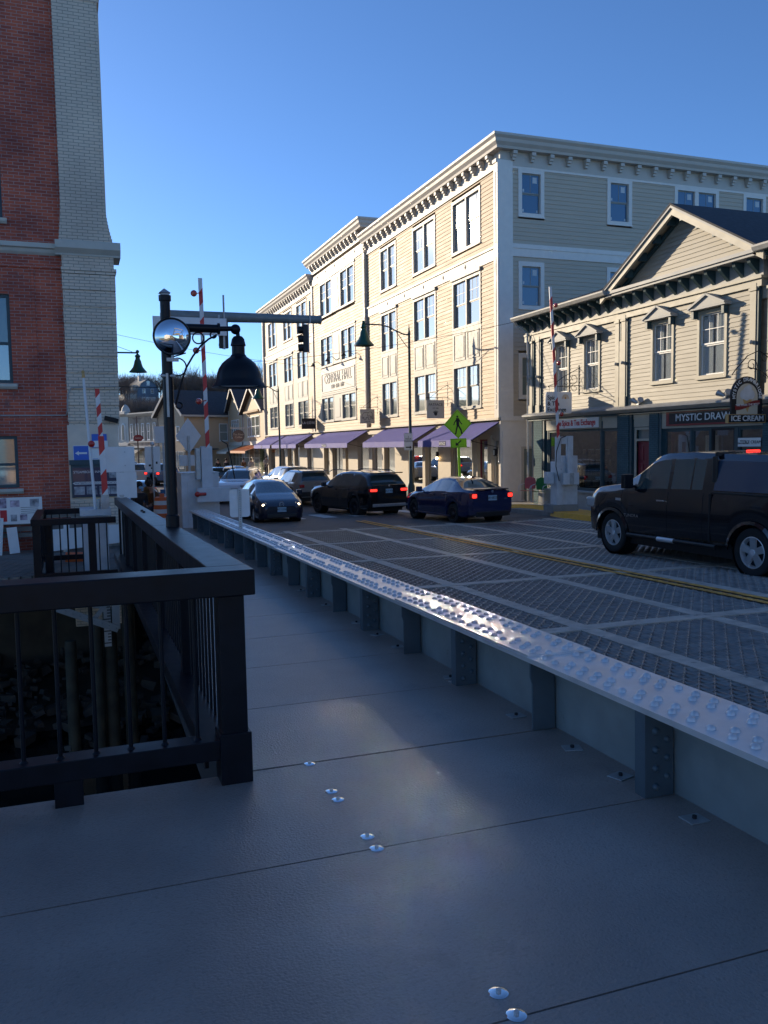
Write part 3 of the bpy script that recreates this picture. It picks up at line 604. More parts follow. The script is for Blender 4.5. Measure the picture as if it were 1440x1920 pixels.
# ================================================================ small sign backs on the near kerb
ds = thing('diamond_sign', 'back of a grey diamond warning sign with a small plate below on a post', 'sign', (4.66, 37, 0)); MB().add([(0, 0, 2.5), (.54, 0, 3.28), (0, 0, 4.06), (-.54, 0, 3.28), (0, .01, 2.5), (.54, .01, 3.28), (0, .01, 4.06), (-.54, .01, 3.28)], [(0, 1, 2, 3), (7, 6, 5, 4), (0, 4, 5, 1), (1, 5, 6, 2), (2, 6, 7, 3), (3, 7, 4, 0)]).build('diamond_plate', 'signback', ds)
MB().box(-.42, .38, .0, .01, 2.0, 2.46).build('lower_plate', 'signback', ds); MB().box(-.05, .05, -.06, -.005, 0, 3.3).build('post', 'galv', ds)
s2 = thing('square_sign', 'back of a small square grey sign just left of the lamp post', 'sign', (3.5, 36, 0)); MB().box(-.36, .36, 0, .01, 3.0, 3.68).build('sign_plate', 'signback', s2); MB().box(-.04, .04, .011, .05, 0, 3.6).build('post', 'galv', s2)
s3 = thing('stickered_sign', 'back of a rectangular road sign with stickers on a thin post near the seated people', 'sign', (2.2, 26, .2)); MB().box(-.22, .22, 0, .012, 1.85, 2.62).build('sign_plate', 'signback', s3); MB().cyl((.01, -.03, 0), (0, -.03, 2.65), .022).build('post', 'galv', s3)
MB().ball((0, -.02, 2.70), .07, 12, 6).build('finial', 'signback', s3, 50); MB().box(-.12, -.05, -.004, -.001, 2.03, 2.09).box(-.06, .0, -.004, -.001, 1.95, 2.0).box(.09, .14, -.004, -.001, 2.1, 2.17).build('stickers', 'ink', s3)

# ================================================================ BRICK BUILDING (left)
BY = 20
bk = thing('brick_building', 'tall red brick building with a cream painted corner pilaster at the left', 'building', (0, BY, 0))
# red wall with window openings
def wall_open(x0, x1, z0, z1, holes, th=.35, y=0):
    """front face at y (facing -y) with rectangular holes and reveals"""
    g = MB(); xs = sorted({x0, x1, *[h[0] for h in holes], *[h[1] for h in holes]}); zs = sorted({z0, z1, *[h[2] for h in holes], *[h[3] for h in holes]})
    for a, b in zip(xs, xs[1:]):
        for c, d in zip(zs, zs[1:]):
            if any(h[0] <= a and b <= h[1] and h[2] <= c and d <= h[3] for h in holes): continue
            g.add([(a, y, c), (b, y, c), (b, y, d), (a, y, d)], [(0, 1, 2, 3)])
    for h in holes:
        a, b, c, d = h[:4]; g.add([(a, y, c), (b, y, c), (b, y, d), (a, y, d), (a, y+th, c), (b, y+th, c), (b, y+th, d), (a, y+th, d)], [(0, 4, 5, 1), (1, 5, 6, 2), (2, 6, 7, 3), (3, 7, 4, 0)])
    return g
bh = [(-2.1, -1.17, 4.22, 6.12), (-2.25, -1.15, 1.95, 3.08), (-2.1, -1.22, 7.72, 9.35), (-5, -4, 4.22, 6.12), (-5, -4, 7.72, 9.35), (-5, -4, 1.95, 3.08), (-2.1, -1.2, 11.2, 12.9), (-5, -4, 11.2, 12.9)]
g = wall_open(-14, .02, -1, 16.5, bh, .2); g.box(-14, -13.9, .01, 12, -1, 16.5); g.box(-13.9, .3, 11.9, 12, -1, 16.5); g.box(-14, .9, .25, 12, 16.4, 16.5)
g.build('brick_wall', 'redbrick', bk); MB().box(.3, .9, .25, 12, -1, 16.4).build('side_wall', 'tanplain', bk)
for h in bh:
    f = MB(); t = .07; a, b, c, d = h
    f.box(a, a+t, .06, .13, c, d).box(b-t, b, .06, .13, c, d).box(a+t, b-t, .06, .13, d-t, d).box(a+t, b-t, .06, .13, c, c+t); m_ = c+(d-c)*.45
    f.box(a+t, b-t, .07, .12, m_-.03, m_+.03)
    fo = f.build('window', 'teal', bk); MB().box(a+t, b-t, .10, .105, c+t, m_-.03).build('lower_pane', 'pane', fo); MB().box(a+t, b-t, .09, .095, m_+.03, d-t).build('upper_pane', 'carglasslight', fo)
    MB().profx([(-.10, c-.02), (.0, c-.02), (.12, c), (.12, c-.13), (-.06, c-.13), (-.10, c-.08)], a-.08, b+.08).build('sill', 'stonetrim', bk)
def belt(z, x0, x1, y, h=.25, pr=.12): return MB().profx([(y, z-h), (y-pr*.4, z-h*.8), (y-pr*.6, z-h*.55), (y-pr, z-h*.45), (y-pr, z-.02), (y, z)], x0, x1)
belt(7.24, -14, -.10, -.001, .26, .12).build('belt_course', 'stonetrim', bk)
# pilaster lower, rusticated with grooves
py0, py1 = -.16, .6
g = MB()
g.box(-.08, 1.0, py0, py1, 6.73, 6.98)
z = 6.60
g.box(-.10, 1.05, py0-.03, py1, 6.66, 6.73); g.box(-.09, 1.03, py0-.015, py1, 6.60, 6.655)
zs = [6.59]; bands = []
while z > 3.4: bands.append((z-.345, z-.0)); z -= .36
for i, (a, b) in enumerate(bands): g.box(-.09+.006*(i % 2), 1.02-.03*i/9, py0, py1, a, b-.012)
g.box(-.08, .98, py0+.025, py1, 3.3, 6.598)
g.build('rusticated_pilaster', 'tanbrick', bk)
MB().box(-.12, .95, py0-.005, py1, -1.2, 3.3).build('pilaster_base', 'tanplain', bk); MB().box(-.115, .94, py0-.012, py0-.006, 1.2, 1.62).build('base_brick_patch', 'tanbrick', bk)
g = MB(); g.profx([(py1, 6.98), (py0-.02, 6.98), (py0-.03, 7.02), (py0-.11, 7.10), (py0-.13, 7.12), (py0-.13, 7.27), (py0-.10, 7.29), (py1, 7.31)], -.20, 1.15); g.build('belt_capital', 'stonetrim', bk)
# upper pilaster: flared foot, taper
g = MB(); n = 26; zz = [7.31]+[7.31+.9*(k/12)**1 for k in range(1, 13)]+[9, 10, 11, 12, 12.8, 14, 16.5]
def upr(z):
    t = max(0, 1-(z-7.31)/.95); t = t*t
    return (-.06-.06*t if z < 20 else 0), .86+.13*t+.0*(z-8)
for a, b in zip(zz, zz[1:]):
    la, ra = upr(a); lb, rb = upr(b)
    if a < 8.2: g.box(la, ra, py0, py1, a, b)
    else: g.add([(la, py0, a), (ra, py0, a), (ra, py1, a), (la, py1, a), (lb, py0, b), (rb, py0, b), (rb, py1, b), (lb, py1, b)], [(0, 1, 5, 4), (1, 2, 6, 5), (2, 3, 7, 6), (3, 0, 4, 7)])
g.box(-.09, .91, py0-.03, py1, 12.43, 12.52); g.box(-.075, .89, py0-.015, py1, 12.36, 12.43)
g.build('upper_pilaster', 'tanbrick', bk)
MB().box(-.10, .93, py0-.04, py1, -1.2, 1.2).build('pilaster_foot', 'tanbrick', bk)
g = MB(); g.box(-14, -.10, -.035, 0, 6.70, 6.76); g.box(-.72, -.66, -.03, 0, 2.0, 6.7); g.build('brick_banding', 'redbrick', bk)
MB().tube([(-14, -.04, 3.47), (-.13, -.04, 3.52), (-.10, -.20, 3.6), (-.08, -.20, 3.95), (.0, -.20, 4.12), (.95, -.19, 4.16)], .014, 6).build('conduit', 'greytrim', bk)
g = MB(); g.T = Matrix.Translation((.80, -.28, 3.42)) @ Matrix.Rotation(.25, 4, 'Y') @ Matrix.Rotation(0, 4, 'Z'); g.box(-.14, .16, -.06, .06, -.05, .05); o = g.build('wall_camera', 'black', None, bevel=.01); tag(o, 'small black security camera on the cream corner pilaster', 'camera'); o.location = (0, BY, 0)
# navy poster case
pb_ = thing('poster_case', 'navy framed poster board of the inn with a white arrow strip at the pilaster foot', 'poster board', (.44, BY-.17, 1.70))
MB().box(-.52, .56, -.07, 0, .0, .72).build('case_frame', 'teal', pb_, bevel=.005); MB().box(-.49, .53, -.075, -.0705, .02, .66).build('poster', 'navyboard', pb_)
MB().box(-.55, .6, -.10, 0, .721, .83).build('header_board', 'teal', pb_)
text('STEAMBOAT INN', .075, 'signwhite', pb_, (-.18, -.078, .56)); text('WATERFRONT ACCOMMODATIONS', .058, 'navyboard', pb_, (.02, -.082, .315)); MB().add([(-.50, -.078, .315), (-.44, -.078, .35), (-.44, -.078, .345), (.50, -.078, .345), (.50, -.078, .285), (-.44, -.078, .285), (-.44, -.078, .28)], [(0, 6, 5, 4, 3, 2, 1)]).build('arrow_strip', 'signwhite', pb_)
for x in (-.36, -.10, .17, .40): MB().box(x-.11, x+.11, -.0775, -.0765, .06, .24).build('photo', 'photo1', pb_)
MB().box(.27, .50, -.0775, -.0765, .42, .60).build('photo', 'photo1', pb_)
bs = thing('arrow_sign', 'blue square sign with a white left arrow on the cream pilaster', 'sign', (.15, BY-.18, 2.68)); MB().box(-.17, .17, -.01, 0, -.17, .17).build('white_border', 'signwhite', bs, bevel=.01); MB().box(-.158, .158, -.013, -.0105, -.158, .158).build('sign_face', 'blue', bs)
MB().add([(-.13, -.015, 0), (-.05, -.015, -.05), (-.05, -.015, -.02), (.12, -.015, -.02), (.12, -.015, .02), (-.05, -.015, .02), (-.05, -.015, .05)], [(0, 1, 2, 3, 4, 5, 6)]).build('arrow', 'signwhite', bs)
b2 = thing('accessible_sign', 'blue and white notice partly hidden behind the striped arm on the pilaster', 'sign', (.55, BY-.18, 3.0)); MB().box(-.17, .15, -.01, 0, -.2, .1).build('sign_face', 'blue', b2, bevel=.01); MB().box(-.22, .22, -.012, -.001, -.62, -.23).build('lower_face', 'signwhite', b2); MB().box(-.13, .17, -.014, -.0105, -.19, -.05).build('white_patch', 'signwhite', b2)
g = MB()
for k in range(9): a_ = PI*k/8; g.T = Matrix.Translation((0, -.014, -.45)) @ Matrix.Rotation(a_, 4, 'Y'); g.box(.05, .16, 0, .001, -.004, .004)
g.build('sun_rays', 'blue', b2)
# timber wharf in front of the brick wall
wf = structure(MB().box(-14, 1.15, 19.9, 19.95, -2.6, .55).build('river_wall', 'fdn'))
g = MB(); x = -13.9
while x < .9: g.T = Matrix.Translation((x, 15.7, 0)) @ Matrix.Rotation(-.25, 4, 'Z'); g.box(0, .17, 0, 4.3, .52, .58); x += .185
structure(g.build('wharf_planks', 'timber')); structure(MB().box(-14, .9, 15.62, 15.72, .32, .515).box(-14, 1, 17.5, 17.6, .2, .515).build('wharf_beams', 'pile'))
fr = thing('wooden_fence', 'weathered grey timber rail fence in front of the brick wall', 'fence', (-2, 19.3, .58))
for z in (.36, .62): 
    for k in range(2): MB().box(-12, 2.5, -.02-.03*k, .0-.03*k, z+.13*k-.02, z+.10+.13*k-.02).build('rail', 'timber', fr)
for x in (-6, -3.5, -1.1, 1.3, 2.45): MB().box(x-.06, x+.06, .001, .1, 0, .9).build('post', 'timber', fr)
ptb = thing('photo_board', 'white poster board with red panel and coloured photographs leaning on the fence', 'poster board', (-1.1, 19.15, 1.22))
MB().box(-.62, .42, -.02, 0, 0, .56).build('board', 'signwhite', ptb)
for i, (a, b, c, d, m_) in enumerate([(-.58, -.42, .12, .28, 'redtext'), (-.40, -.27, .34, .55, 'photo2'), (-.40, -.27, .06, .3, 'redtext'), (-.20, -.02, .36, .50, 'photo2'), (.18, .36, .36, .52, 'photo1'), (-.20, -.08, .06, .2, 'photo1'), (-.02, .12, .08, .2, 'photo2')]): MB().box(a, b, -.0225, -.0205, c, d).build('photo', m_, ptb)
text('BOARD\nFREE', .09, 'ink', ptb, (-.53, -.023, .44)); 
for i, z in enumerate((.34, .30, .26, .22)): MB().box(0, .34, -.0225, -.0205, z, z+.008).build('text_line', 'ink', ptb)
for i, (x, z, w_, h_) in enumerate([(-1.35, .32, .20, .55), (-.72, .58, .22, .30), (-.68, .90, .2, .12), (-.30, .30, .12, .6), (-1.75, .3, .25, .8)]):
    o = MB().box(0, w_, 0, .006, 0, h_).build('notice_sheet', 'signwhite'); o.location = (x, 19.1, z+.28); o.rotation_euler = (0, .04*(i-2), 0)
    tag(o, ['tall white sheet hanging on the timber fence left of the small square sheet', 'squarish white notice hanging low on the timber fence', 'small white notice tucked between the fence rails', 'narrow white sheet on the fence beside the long white banner', 'widest white sheet on the fence at the photo edge'][i], 'notice', 'paper notices on the fence')
o = MB().add([(0, 0, 0), (1.7, 0, .14), (1.7, 0, .52), (0, 0, .46), (0, .008, 0), (1.7, .008, .14), (1.7, .008, .52), (0, .008, .46)], [(0, 1, 2, 3), (7, 6, 5, 4), (0, 4, 5, 1), (1, 5, 6, 2), (2, 6, 7, 3), (3, 7, 4, 0)]).build('banner', 'signwhite'); o.location = (-.5, 19.0, .62); tag(o, 'long blank white banner hung on the fence behind the railing pen', 'banner')
o = MB().box(0, .75, 0, .3, 0, .16).box(.02, .73, -.01, .31, .07, .09).build('orange_barrier_board', 'orange', bevel=.02); o.location = (-.25, 17.3, .585); o.rotation_euler = (0, .05, 0); tag(o, 'flat orange plastic barrier piece lying on the wharf behind the pen', 'barrier')
# piles, gauge, truss bracket, rocks
pg = None
for i, (x, y, r, zt) in enumerate([(.22, 14.6, .10, -.15), (.44, 14.7, .11, .1), (-.2, 15.6, .10, -.6), (.75, 14.9, .10, .2), (-1.6, 15.9, .12, .3), (-3.2, 15.9, .12, .3)]):
    o = MB().lathe([(r*1.08, -3.5), (r*1.02, -1.5), (r, zt-.1), (r*.9, zt), (.001, zt+.01)], n=14).build('timber_pile', 'pile', smooth=50); o.location = (x, y, 0)
    tag(o, ['mossy timber pile directly left of the white tide gauge', 'mossy pile standing behind the white tide gauge', 'leftmost mossy pile of the cluster under the pen', 'dark pile under the walkway edge', 'pile under the wharf beam left of the cluster', 'outermost pile under the wharf beam'][i], 'pile', 'timber piles in the river')
tg = thing('tide_gauge', 'white tide gauge board with black marks on the piles below the pen', 'gauge', (.40, 14.42, -.5)); MB().box(-.055, .055, 0, .02, 0, 1.0).build('board', 'greytrim', tg)
g = MB()
for k in range(18): g.box(-.055 if k % 4 == 0 else 0, .052, -.002, -.0005, .05+k*.05, .068+k*.05)
g.build('graduations', 'ink', tg)
tb = thing('truss_bracket', 'grey riveted steel bracket hanging below the pen', 'bracket', (-.6, 13.9, .3))
g = MB()
def bar(g, p, q, w_=.09, t=.02):
    p, q = Vector(p), Vector(q); d = (q-p).normalized(); n_ = Vector((-d.z, 0, d.x))*w_/2; y_ = Vector((0, t, 0))
    g.add([p-n_, q-n_, q+n_, p+n_, p-n_+y_, q-n_+y_, q+n_+y_, p+n_+y_], [(0, 1, 2, 3), (7, 6, 5, 4), (0, 4, 5, 1), (1, 5, 6, 2), (2, 6, 7, 3), (3, 7, 4, 0)])
bar(g, (-.1, 0, .15), (1.15, 0, -.42), .11); bar(g, (-.1, .05, .2), (.9, .05, -.05), .05); bar(g, (.75, .03, -.28), (1.15, .03, .2), .07); bar(g, (1.12, .02, -.42), (1.12, .02, .3), .12); bar(g, (-.15, .02, .27), (1.2, .02, .27), .10)
for t in np.linspace(.03, .97, 12): rivet(g, -.1+1.25*t, 0, .15-.57*t, .014, '-y', .8, 8)
g.build('members', 'bluegrey', tb, 35)
g = MB(); rr = random.Random(3)
for k in range(700):
    x = rr.uniform(-7, 3.5); y = rr.uniform(15.5, 23.5) if x > -.8 else rr.uniform(16.2, 19.8); z = -2.62+.18*max(0, y-15.5)+rr.uniform(0, .1); r = rr.uniform(.06, .2); b_ = len(g.v)
    M_ = Matrix.Rotation(rr.uniform(0, 6), 4, 'Z') @ Matrix.Rotation(rr.uniform(-.5, .5), 4, 'X'); sc3 = (rr.uniform(.7, 1.4), rr.uniform(.7, 1.3), rr.uniform(.45, .8)); vs = []
    for (a, b, c) in [(i, j, k_) for i in (-1, 1) for j in (-1, 1) for k_ in (-1, 1)]:
        v = M_ @ Vector((a*rr.uniform(.45, .8)*sc3[0], b*rr.uniform(.45, .8)*sc3[1], c*rr.uniform(.45, .8)*sc3[2])); vs.append((x+v.x*r, y+v.y*r, z+v.z*r))
    g.add(vs, [(0, 1, 3), (0, 3, 2), (4, 6, 7), (4, 7, 5), (0, 4, 5), (0, 5, 1), (2, 3, 7), (2, 7, 6), (0, 2, 6), (0, 6, 4), (1, 5, 7), (1, 7, 3)])
o = g.build('shore_rocks', 'rock'); tag(o, None, None, kind='stuff')
structure(MB().add([(-14, 15.5, -2.9), (4, 15.5, -2.9), (4, 24.3, -1.1), (-14, 24.3, -1.1)], [(0, 1, 2, 3)]).build('river_shore', 'fdn'))

# ================================================================ CLAPBOARD helpers
def siding(g, u0, u1, z0, z1, pitch, holes, y=0, lip=.022):
    z = z0
    while z < z1-.01:
        zt = min(z+pitch, z1); cuts = sorted([(max(h[0], u0), min(h[1], u1)) for h in holes if h[2] < zt-.02 and h[3] > z+.02 and h[1] > u0 and h[0] < u1])
        x = u0; segs = []
        for a, b in cuts:
            if a > x: segs.append((x, min(a, u1)))
            x = max(x, b)
        if x < u1: segs.append((x, u1))
        for a, b in segs:
            g.add([(a, y-lip, z), (b, y-lip, z), (b, y, zt), (a, y, zt), (a, y+.01, z), (b, y+.01, z)], [(0, 1, 2, 3), (4, 5, 1, 0)])
        z = zt
    return g
def window(parent, u0, u1, z0, z1, nsash=2, y=0, trim='trimgrey', sash='sash', pane='pane', lights=(2, 2), case=.14, gapw=.12, M4=None, rec=.05, both=False, stick=False, sill=True):
    g = MB(); T = M4 or I4; g.T = T
    g.box(u0, u0+case, y-.045, y+.1, z0, z1).box(u1-case, u1, y-.045, y+.1, z0, z1).box(u0+case, u1-case, y-.045, y+.1, z1-case*1.1, z1).box(u0+case, u1-case, y-.045, y+.1, z0, z0+case*.8)
    if sill: g.box(u0-.03, u1+.03, y-.085, y+.0, z0-.045, z0-.001)
    iw = u1-u0-2*case; sw = (iw-(nsash-1)*gapw)/nsash
    for k in range(nsash-1): a = u0+case+sw*(k+1)+gapw*k; g.box(a, a+gapw, y-.03, y+.1, z0+case*.8, z1-case*1.1)
    wo = g.build('window', trim, parent); zb, zt = z0+case*.8, z1-case*1.1; zm = (zb+zt)/2
    for k in range(nsash):
        a = u0+case+(sw+gapw)*k; b = a+sw; t = .045
        f = MB(); f.T = T
        for (c, d, yy) in ((zb, zm, y+rec+.03), (zm, zt, y+rec)):
            f.box(a, a+t, yy, yy+.03, c, d).box(b-t, b, yy, yy+.03, c, d).box(a+t, b-t, yy, yy+.03, c, c+t).box(a+t, b-t, yy, yy+.03, d-t, d)
            if c == zm or both:
                for q in range(1, lights[0]): x = a+(b-a)*q/lights[0]; f.box(x-.01, x+.01, yy+.004, yy+.02, c+t, d-t)
                for q in range(1, lights[1]): z = c+(d-c)*q/lights[1]; f.box(a+t, b-t, yy+.005, yy+.019, z-.01, z+.01)
        f.build('sash', sash, wo)
        p = MB(); p.T = T; p.box(a+.01, b-.01, y+rec+.045, y+rec+.05, zb, zm).box(a+.01, b-.01, y+rec+.016, y+rec+.0175, zm, zt).build('pane', pane, wo)
        if stick:
            s_ = MB(); s_.T = T; s_.box(a+sw*.62, a+sw*.85, y+rec+.012, y+rec+.014, zt-.38, zt-.12).box(a+.08, a+.16, y+rec+.012, y+rec+.014, zm+.08, zm+.2).box(a+.08, a+.16, y+rec+.04, y+rec+.043, zb+.08, zb+.2).box(b-.16, b-.09, y+rec+.04, y+rec+.043, zb+.08, zb+.18).build('sticker', 'sticker', wo)
    return wo
def rsplit(): pass
# ================================================================ CENTRAL HALL
CH = thing('commercial_building', 'long four storey cream clapboard building with bracketed cornices and violet awnings', 'building', (17.87, 81.8, 0), -PI/2)
U1, CHD = 48.5, 17.5
MB().box(0, U1, .35, CHD, 0, 16.2).build('core', 'sidingside', CH)
bays = [(43.5, 46.6), (38.4, 41.5), (33.2, 35.9), (12.7, 16.1), (8.0, 11.2), (1.9, 5.3)]
holes = []
for a, b in bays: holes += [(a, b, 11.95, 14.5), (a, b, 4.45, 10.78)]
mid = (20.3, 28.6); holes += [(mid[0], mid[1], 12.2, 14.85), (mid[0], mid[1], 4.5, 10.9)]
g = MB(); siding(g, .3, 18.15, 3.9, 15.0, .185, holes); siding(g, 30.75, 48.15, 3.9, 15.0, .185, holes); siding(g, 18.45, 30.45, 3.9, 15.2, .185, holes, -.12)
g.build('clapboard_wall', 'siding', CH)
MB().box(18.3, 30.6, .02, .3, 3.9, 15.2).box(18.3, 18.46, -.115, .019, 3.9, 15.2).box(30.44, 30.6, -.115, .019, 3.9, 15.2).build('centre_bay_core', 'siding', CH)
# pilasters and bands
for u in (0, 18.15, 30.45, 48.2):
    MB().box(u, u+.30, -.20, .35, 3.9, 14.9).box(u+.07, u+.23, -.215, -.2005, 4.3, 10.9).box(u+.07, u+.23, -.215, -.2005, 11.5, 14.5).box(u-.03, u+.33, -.24, .1, 14.9, 15.05).build('pilaster', 'trim', CH)
g = MB()
for a, b, y in ((.3, 18.15, -.06), (18.45, 30.45, -.16), (30.75, 48.2, -.06)):
    if a != 18.45: g.box(a, b, y, 0, 10.85, 11.35).box(a, b, y-.05, 0, 11.351, 11.45)
    g.box(a, b, y-.02, 0, 14.72 if a != 18.45 else 14.95, 15.15 if a != 18.45 else 15.6)
g.build('band_course', 'trim', CH)
g = MB()
for u in (3.6, 9.6, 14.4, 34.5, 39.95, 45.05, 37.2, 42.5): g.add([(u, -.075, 11.0), (u+.09, -.075, 11.12), (u, -.075, 11.24), (u-.09, -.075, 11.12), (u, -.1, 11.12)], [(0, 1, 4), (1, 2, 4), (2, 3, 4), (3, 0, 4)])
for u in (20, 22.2, 24.4, 26.6, 28.8): g.add([(u, -.20, 15.25), (u+.1, -.20, 15.38), (u, -.20, 15.51), (u-.1, -.20, 15.38), (u, -.23, 15.38)], [(0, 1, 4), (1, 2, 4), (2, 3, 4), (3, 0, 4)])
g.build('diamond_ornaments', 'trimgrey', CH)
def sweep(prof, path):
    """profile of (out, z) swept along plan nodes (x, y, nx, ny)"""
    g = MB(); n = len(prof); vs = [(x+nx*o_, y+ny*o_, z) for x, y, nx, ny in path for o_, z in prof]; m = len(path)
    fs = [(j*n+i, j*n+(i+1)%n, (j+1)*n+(i+1)%n, (j+1)*n+i) for j in range(m-1) for i in range(n)]
    return g.add(vs, fs+[list(range(n))[::-1], [(m-1)*n+i for i in range(n)]])
prof = lambda zt: [(-.3, zt-1.15), (.06, zt-1.15), (.06, zt-.56), (.36, zt-.56), (.39, zt-.46), (.50, zt-.33), (.53, zt-.20), (.62, zt-.1), (.62, zt), (-.3, zt)]
sweep(prof(15.97), [(0, 4, -1, 0), (0, 0, -1, -1), (18.2, 0, 0, -1)]).build('cornice', 'trim', CH)
sweep(prof(15.95), [(30.7, 0, 0, -1), (U1, 0, 1, -1), (U1, CHD, 1, 0)]).build('cornice', 'trim', CH)
sweep(prof(16.98), [(18.3, 4, -1, 0), (18.3, -.12, -1, -1), (30.6, -.12, 1, -1), (30.6, 4, 1, 0)]).build('cornice', 'trim', CH)
MB().box(18.4, 30.5, .18, CHD, 15.8, 16.85).build('raised_parapet', 'trim', CH)
b0 = MB().box(-.10, .10, -.28, 0, .20, .345).box(-.085, .085, -.21, 0, .09, .199).box(-.07, .07, -.14, 0, -.02, .089).build('bracket', 'trim', CH)
L_ = [(u, -.062, 15.04, 0) for u in np.arange(.35, 18.1, .80)]+[(u, -.062, 15.02, 0) for u in np.arange(31.0, 48.4, .80)]+[(u, -.182, 16.05, 0) for u in np.arange(18.6, 30.5, .80)]
for i, (u, y, z, r) in enumerate(L_):
    o = b0 if i == 0 else b0.copy()
    if i: sc.collection.objects.link(o); o.parent = CH
    o.location = (u, y, z+.0)
for k in range(18):
    o = b0.copy(); sc.collection.objects.link(o); o.parent = CH; o.location = (U1+.062, .55+.92*k, 15.02); o.rotation_euler = (0, 0, PI/2)
# street windows
for a, b in bays:
    window(CH, a, b, 11.95, 14.5, 2, 0, 'trim', lights=(3, 2)); window(CH, a, b, 8.3, 10.7, 2, 0, lights=(3, 2), sill=False); window(CH, a, b, 4.45, 6.62, 2, 0, lights=(3, 2))
    g = MB(); g.box(a, b, -.03, .1, 6.62, 8.299); m_ = (a+b)/2
    for c, d in ((a+.18, m_-.12), (m_+.12, b-.18)): g.box(c, c+.05, -.055, -.0301, 6.8, 8.1).box(d-.05, d, -.055, -.0301, 6.8, 8.1).box(c+.05, d-.05, -.055, -.0301, 8.05, 8.1).box(c+.05, d-.05, -.055, -.0301, 6.8, 6.85).box(c+.14, d-.14, -.05, -.0301, 6.95, 7.95)
    g.build('window_panel', 'trimgrey', CH); MB().box(a-.05, b+.05, -.12, 0, 10.702, 10.85).build('window_head', 'trimgrey', CH)
for z0_, z1_, lt in ((12.25, 14.8, 1), (8.6, 10.85, 1), (4.55, 6.45, 1)):
    window(CH, 20.3, 23.5, z0_, z1_, 2, -.12, lights=(3, 2)); window(CH, 25.4, 28.6, z0_, z1_, 2, -.12, lights=(3, 2))
    g = MB(); g.box(23.5, 25.4, -.15, 0, z0_, z1_).box(23.9, 25.0, -.175, -.1501, z0_+.25, z1_-.3); g.build('window_panel', 'trimgrey', CH); MB().box(20.2, 28.7, -.2, 0, z1_+.001, z1_+.12).build('window_head', 'trimgrey', CH)
g = MB(); g.box(20.3, 28.6, -.15, 0, 6.6, 8.5).box(20.5, 28.4, -.19, -.1501, 6.72, 6.80).box(20.5, 28.4, -.19, -.1501, 8.05, 8.13).box(20.5, 20.58, -.19, -.1501, 6.8, 8.05).box(28.32, 28.4, -.19, -.1501, 6.8, 8.05); hs = g.build('hall_sign_panel', 'trim', CH)
text('CENTRAL HALL', .98, 'greytrim', hs, (24.45, -.17, 7.64), ext=.012, sx=.95, bold=.0); text('1863 · 1895 · 2019', .40, 'greytrim', hs, (24.45, -.17, 7.03), ext=.012, sx=1.0)
for u in (20.6, 24.4, 28.2)[0:3]:
    l_ = MB(); l_.tube([(u, -.15, 8.8), (u, -.5, 9.05), (u, -.85, 8.95)], .02, 6).lathe([(.03, .25), (.06, .15), (.2, 0), (.19, 0)], (u, -.85, 8.72), 14); l_.build('sign_lamp', 'ink', CH, 40)
# ground floor
gl = [(.9, 3.7), (6.0, 7.8), (8.7, 10.7), (11.1, 12.9), (15.4, 17.0), (20.3, 21.7), (22.5, 25.0), (25.7, 26.3), (28.4, 30.6), (31.3, 33.1), (33.5, 35.3), (37.5, 39.5), (39.9, 41.6), (43.2, 45.6), (46.2, 47.2), (47.6, 48.2)]
hl = [(a, b, .5 if i not in (14,) else .16, 2.95) for i, (a, b) in enumerate(gl)]
wall_open(0, U1, .0, 3.75, hl, .18).build('shopfront_wall', 'panel', CH)
g = MB()
for (a, b) in zip([0]+[x[1] for x in gl], [x[0] for x in gl]+[U1]):
    if b-a > .3: g.box(a+.02, b-.02, -.05, 0, .15, 3.0).box(a, b, -.08, 0, 3.001, 3.12)
g.box(0, U1+.02, -.12, 0, 3.45, 3.62).box(0, U1+.05, -.2, .1, 3.8, 3.9); g.build('shopfront_pilasters', 'panel', CH)
for i, (a, b) in enumerate(gl):
    z_ = hl[i][2]; f = MB(); f.box(a, a+.07, .1, .17, z_, 2.95).box(b-.07, b, .1, .17, z_, 2.95).box(a+.07, b-.07, .1, .17, 2.88, 2.95).box(a+.07, b-.07, .1, .17, z_, z_+.1)
    fo = f.build('shop_door' if i == 14 else 'shop_window', 'doorred' if i in (14,) else 'trim', CH)
    MB().box(a+.07, b-.07, .13, .135, z_+.1, 2.88).build('pane', 'shopglass', fo)
MB().box(0, U1, .19, .349, 2.95, 3.8).box(.1, U1-.1, 2.2, 2.21, 0, 3.0).build('shop_back_wall', 'interiorlight', CH)
bpy.data.objects.remove([o for o in CH.children if o.name.startswith('core')][0])
MB().box(0, U1-.4, .35, CHD, 3.8, 15.85).box(0, U1-.4, 2.25, CHD, 0, 3.799).box(U1-.2, U1-.01, .35, 2.25, 0, 3.799).box(0, .2, .35, 2.25, 0, 3.8).build('core', 'sidingside', CH)
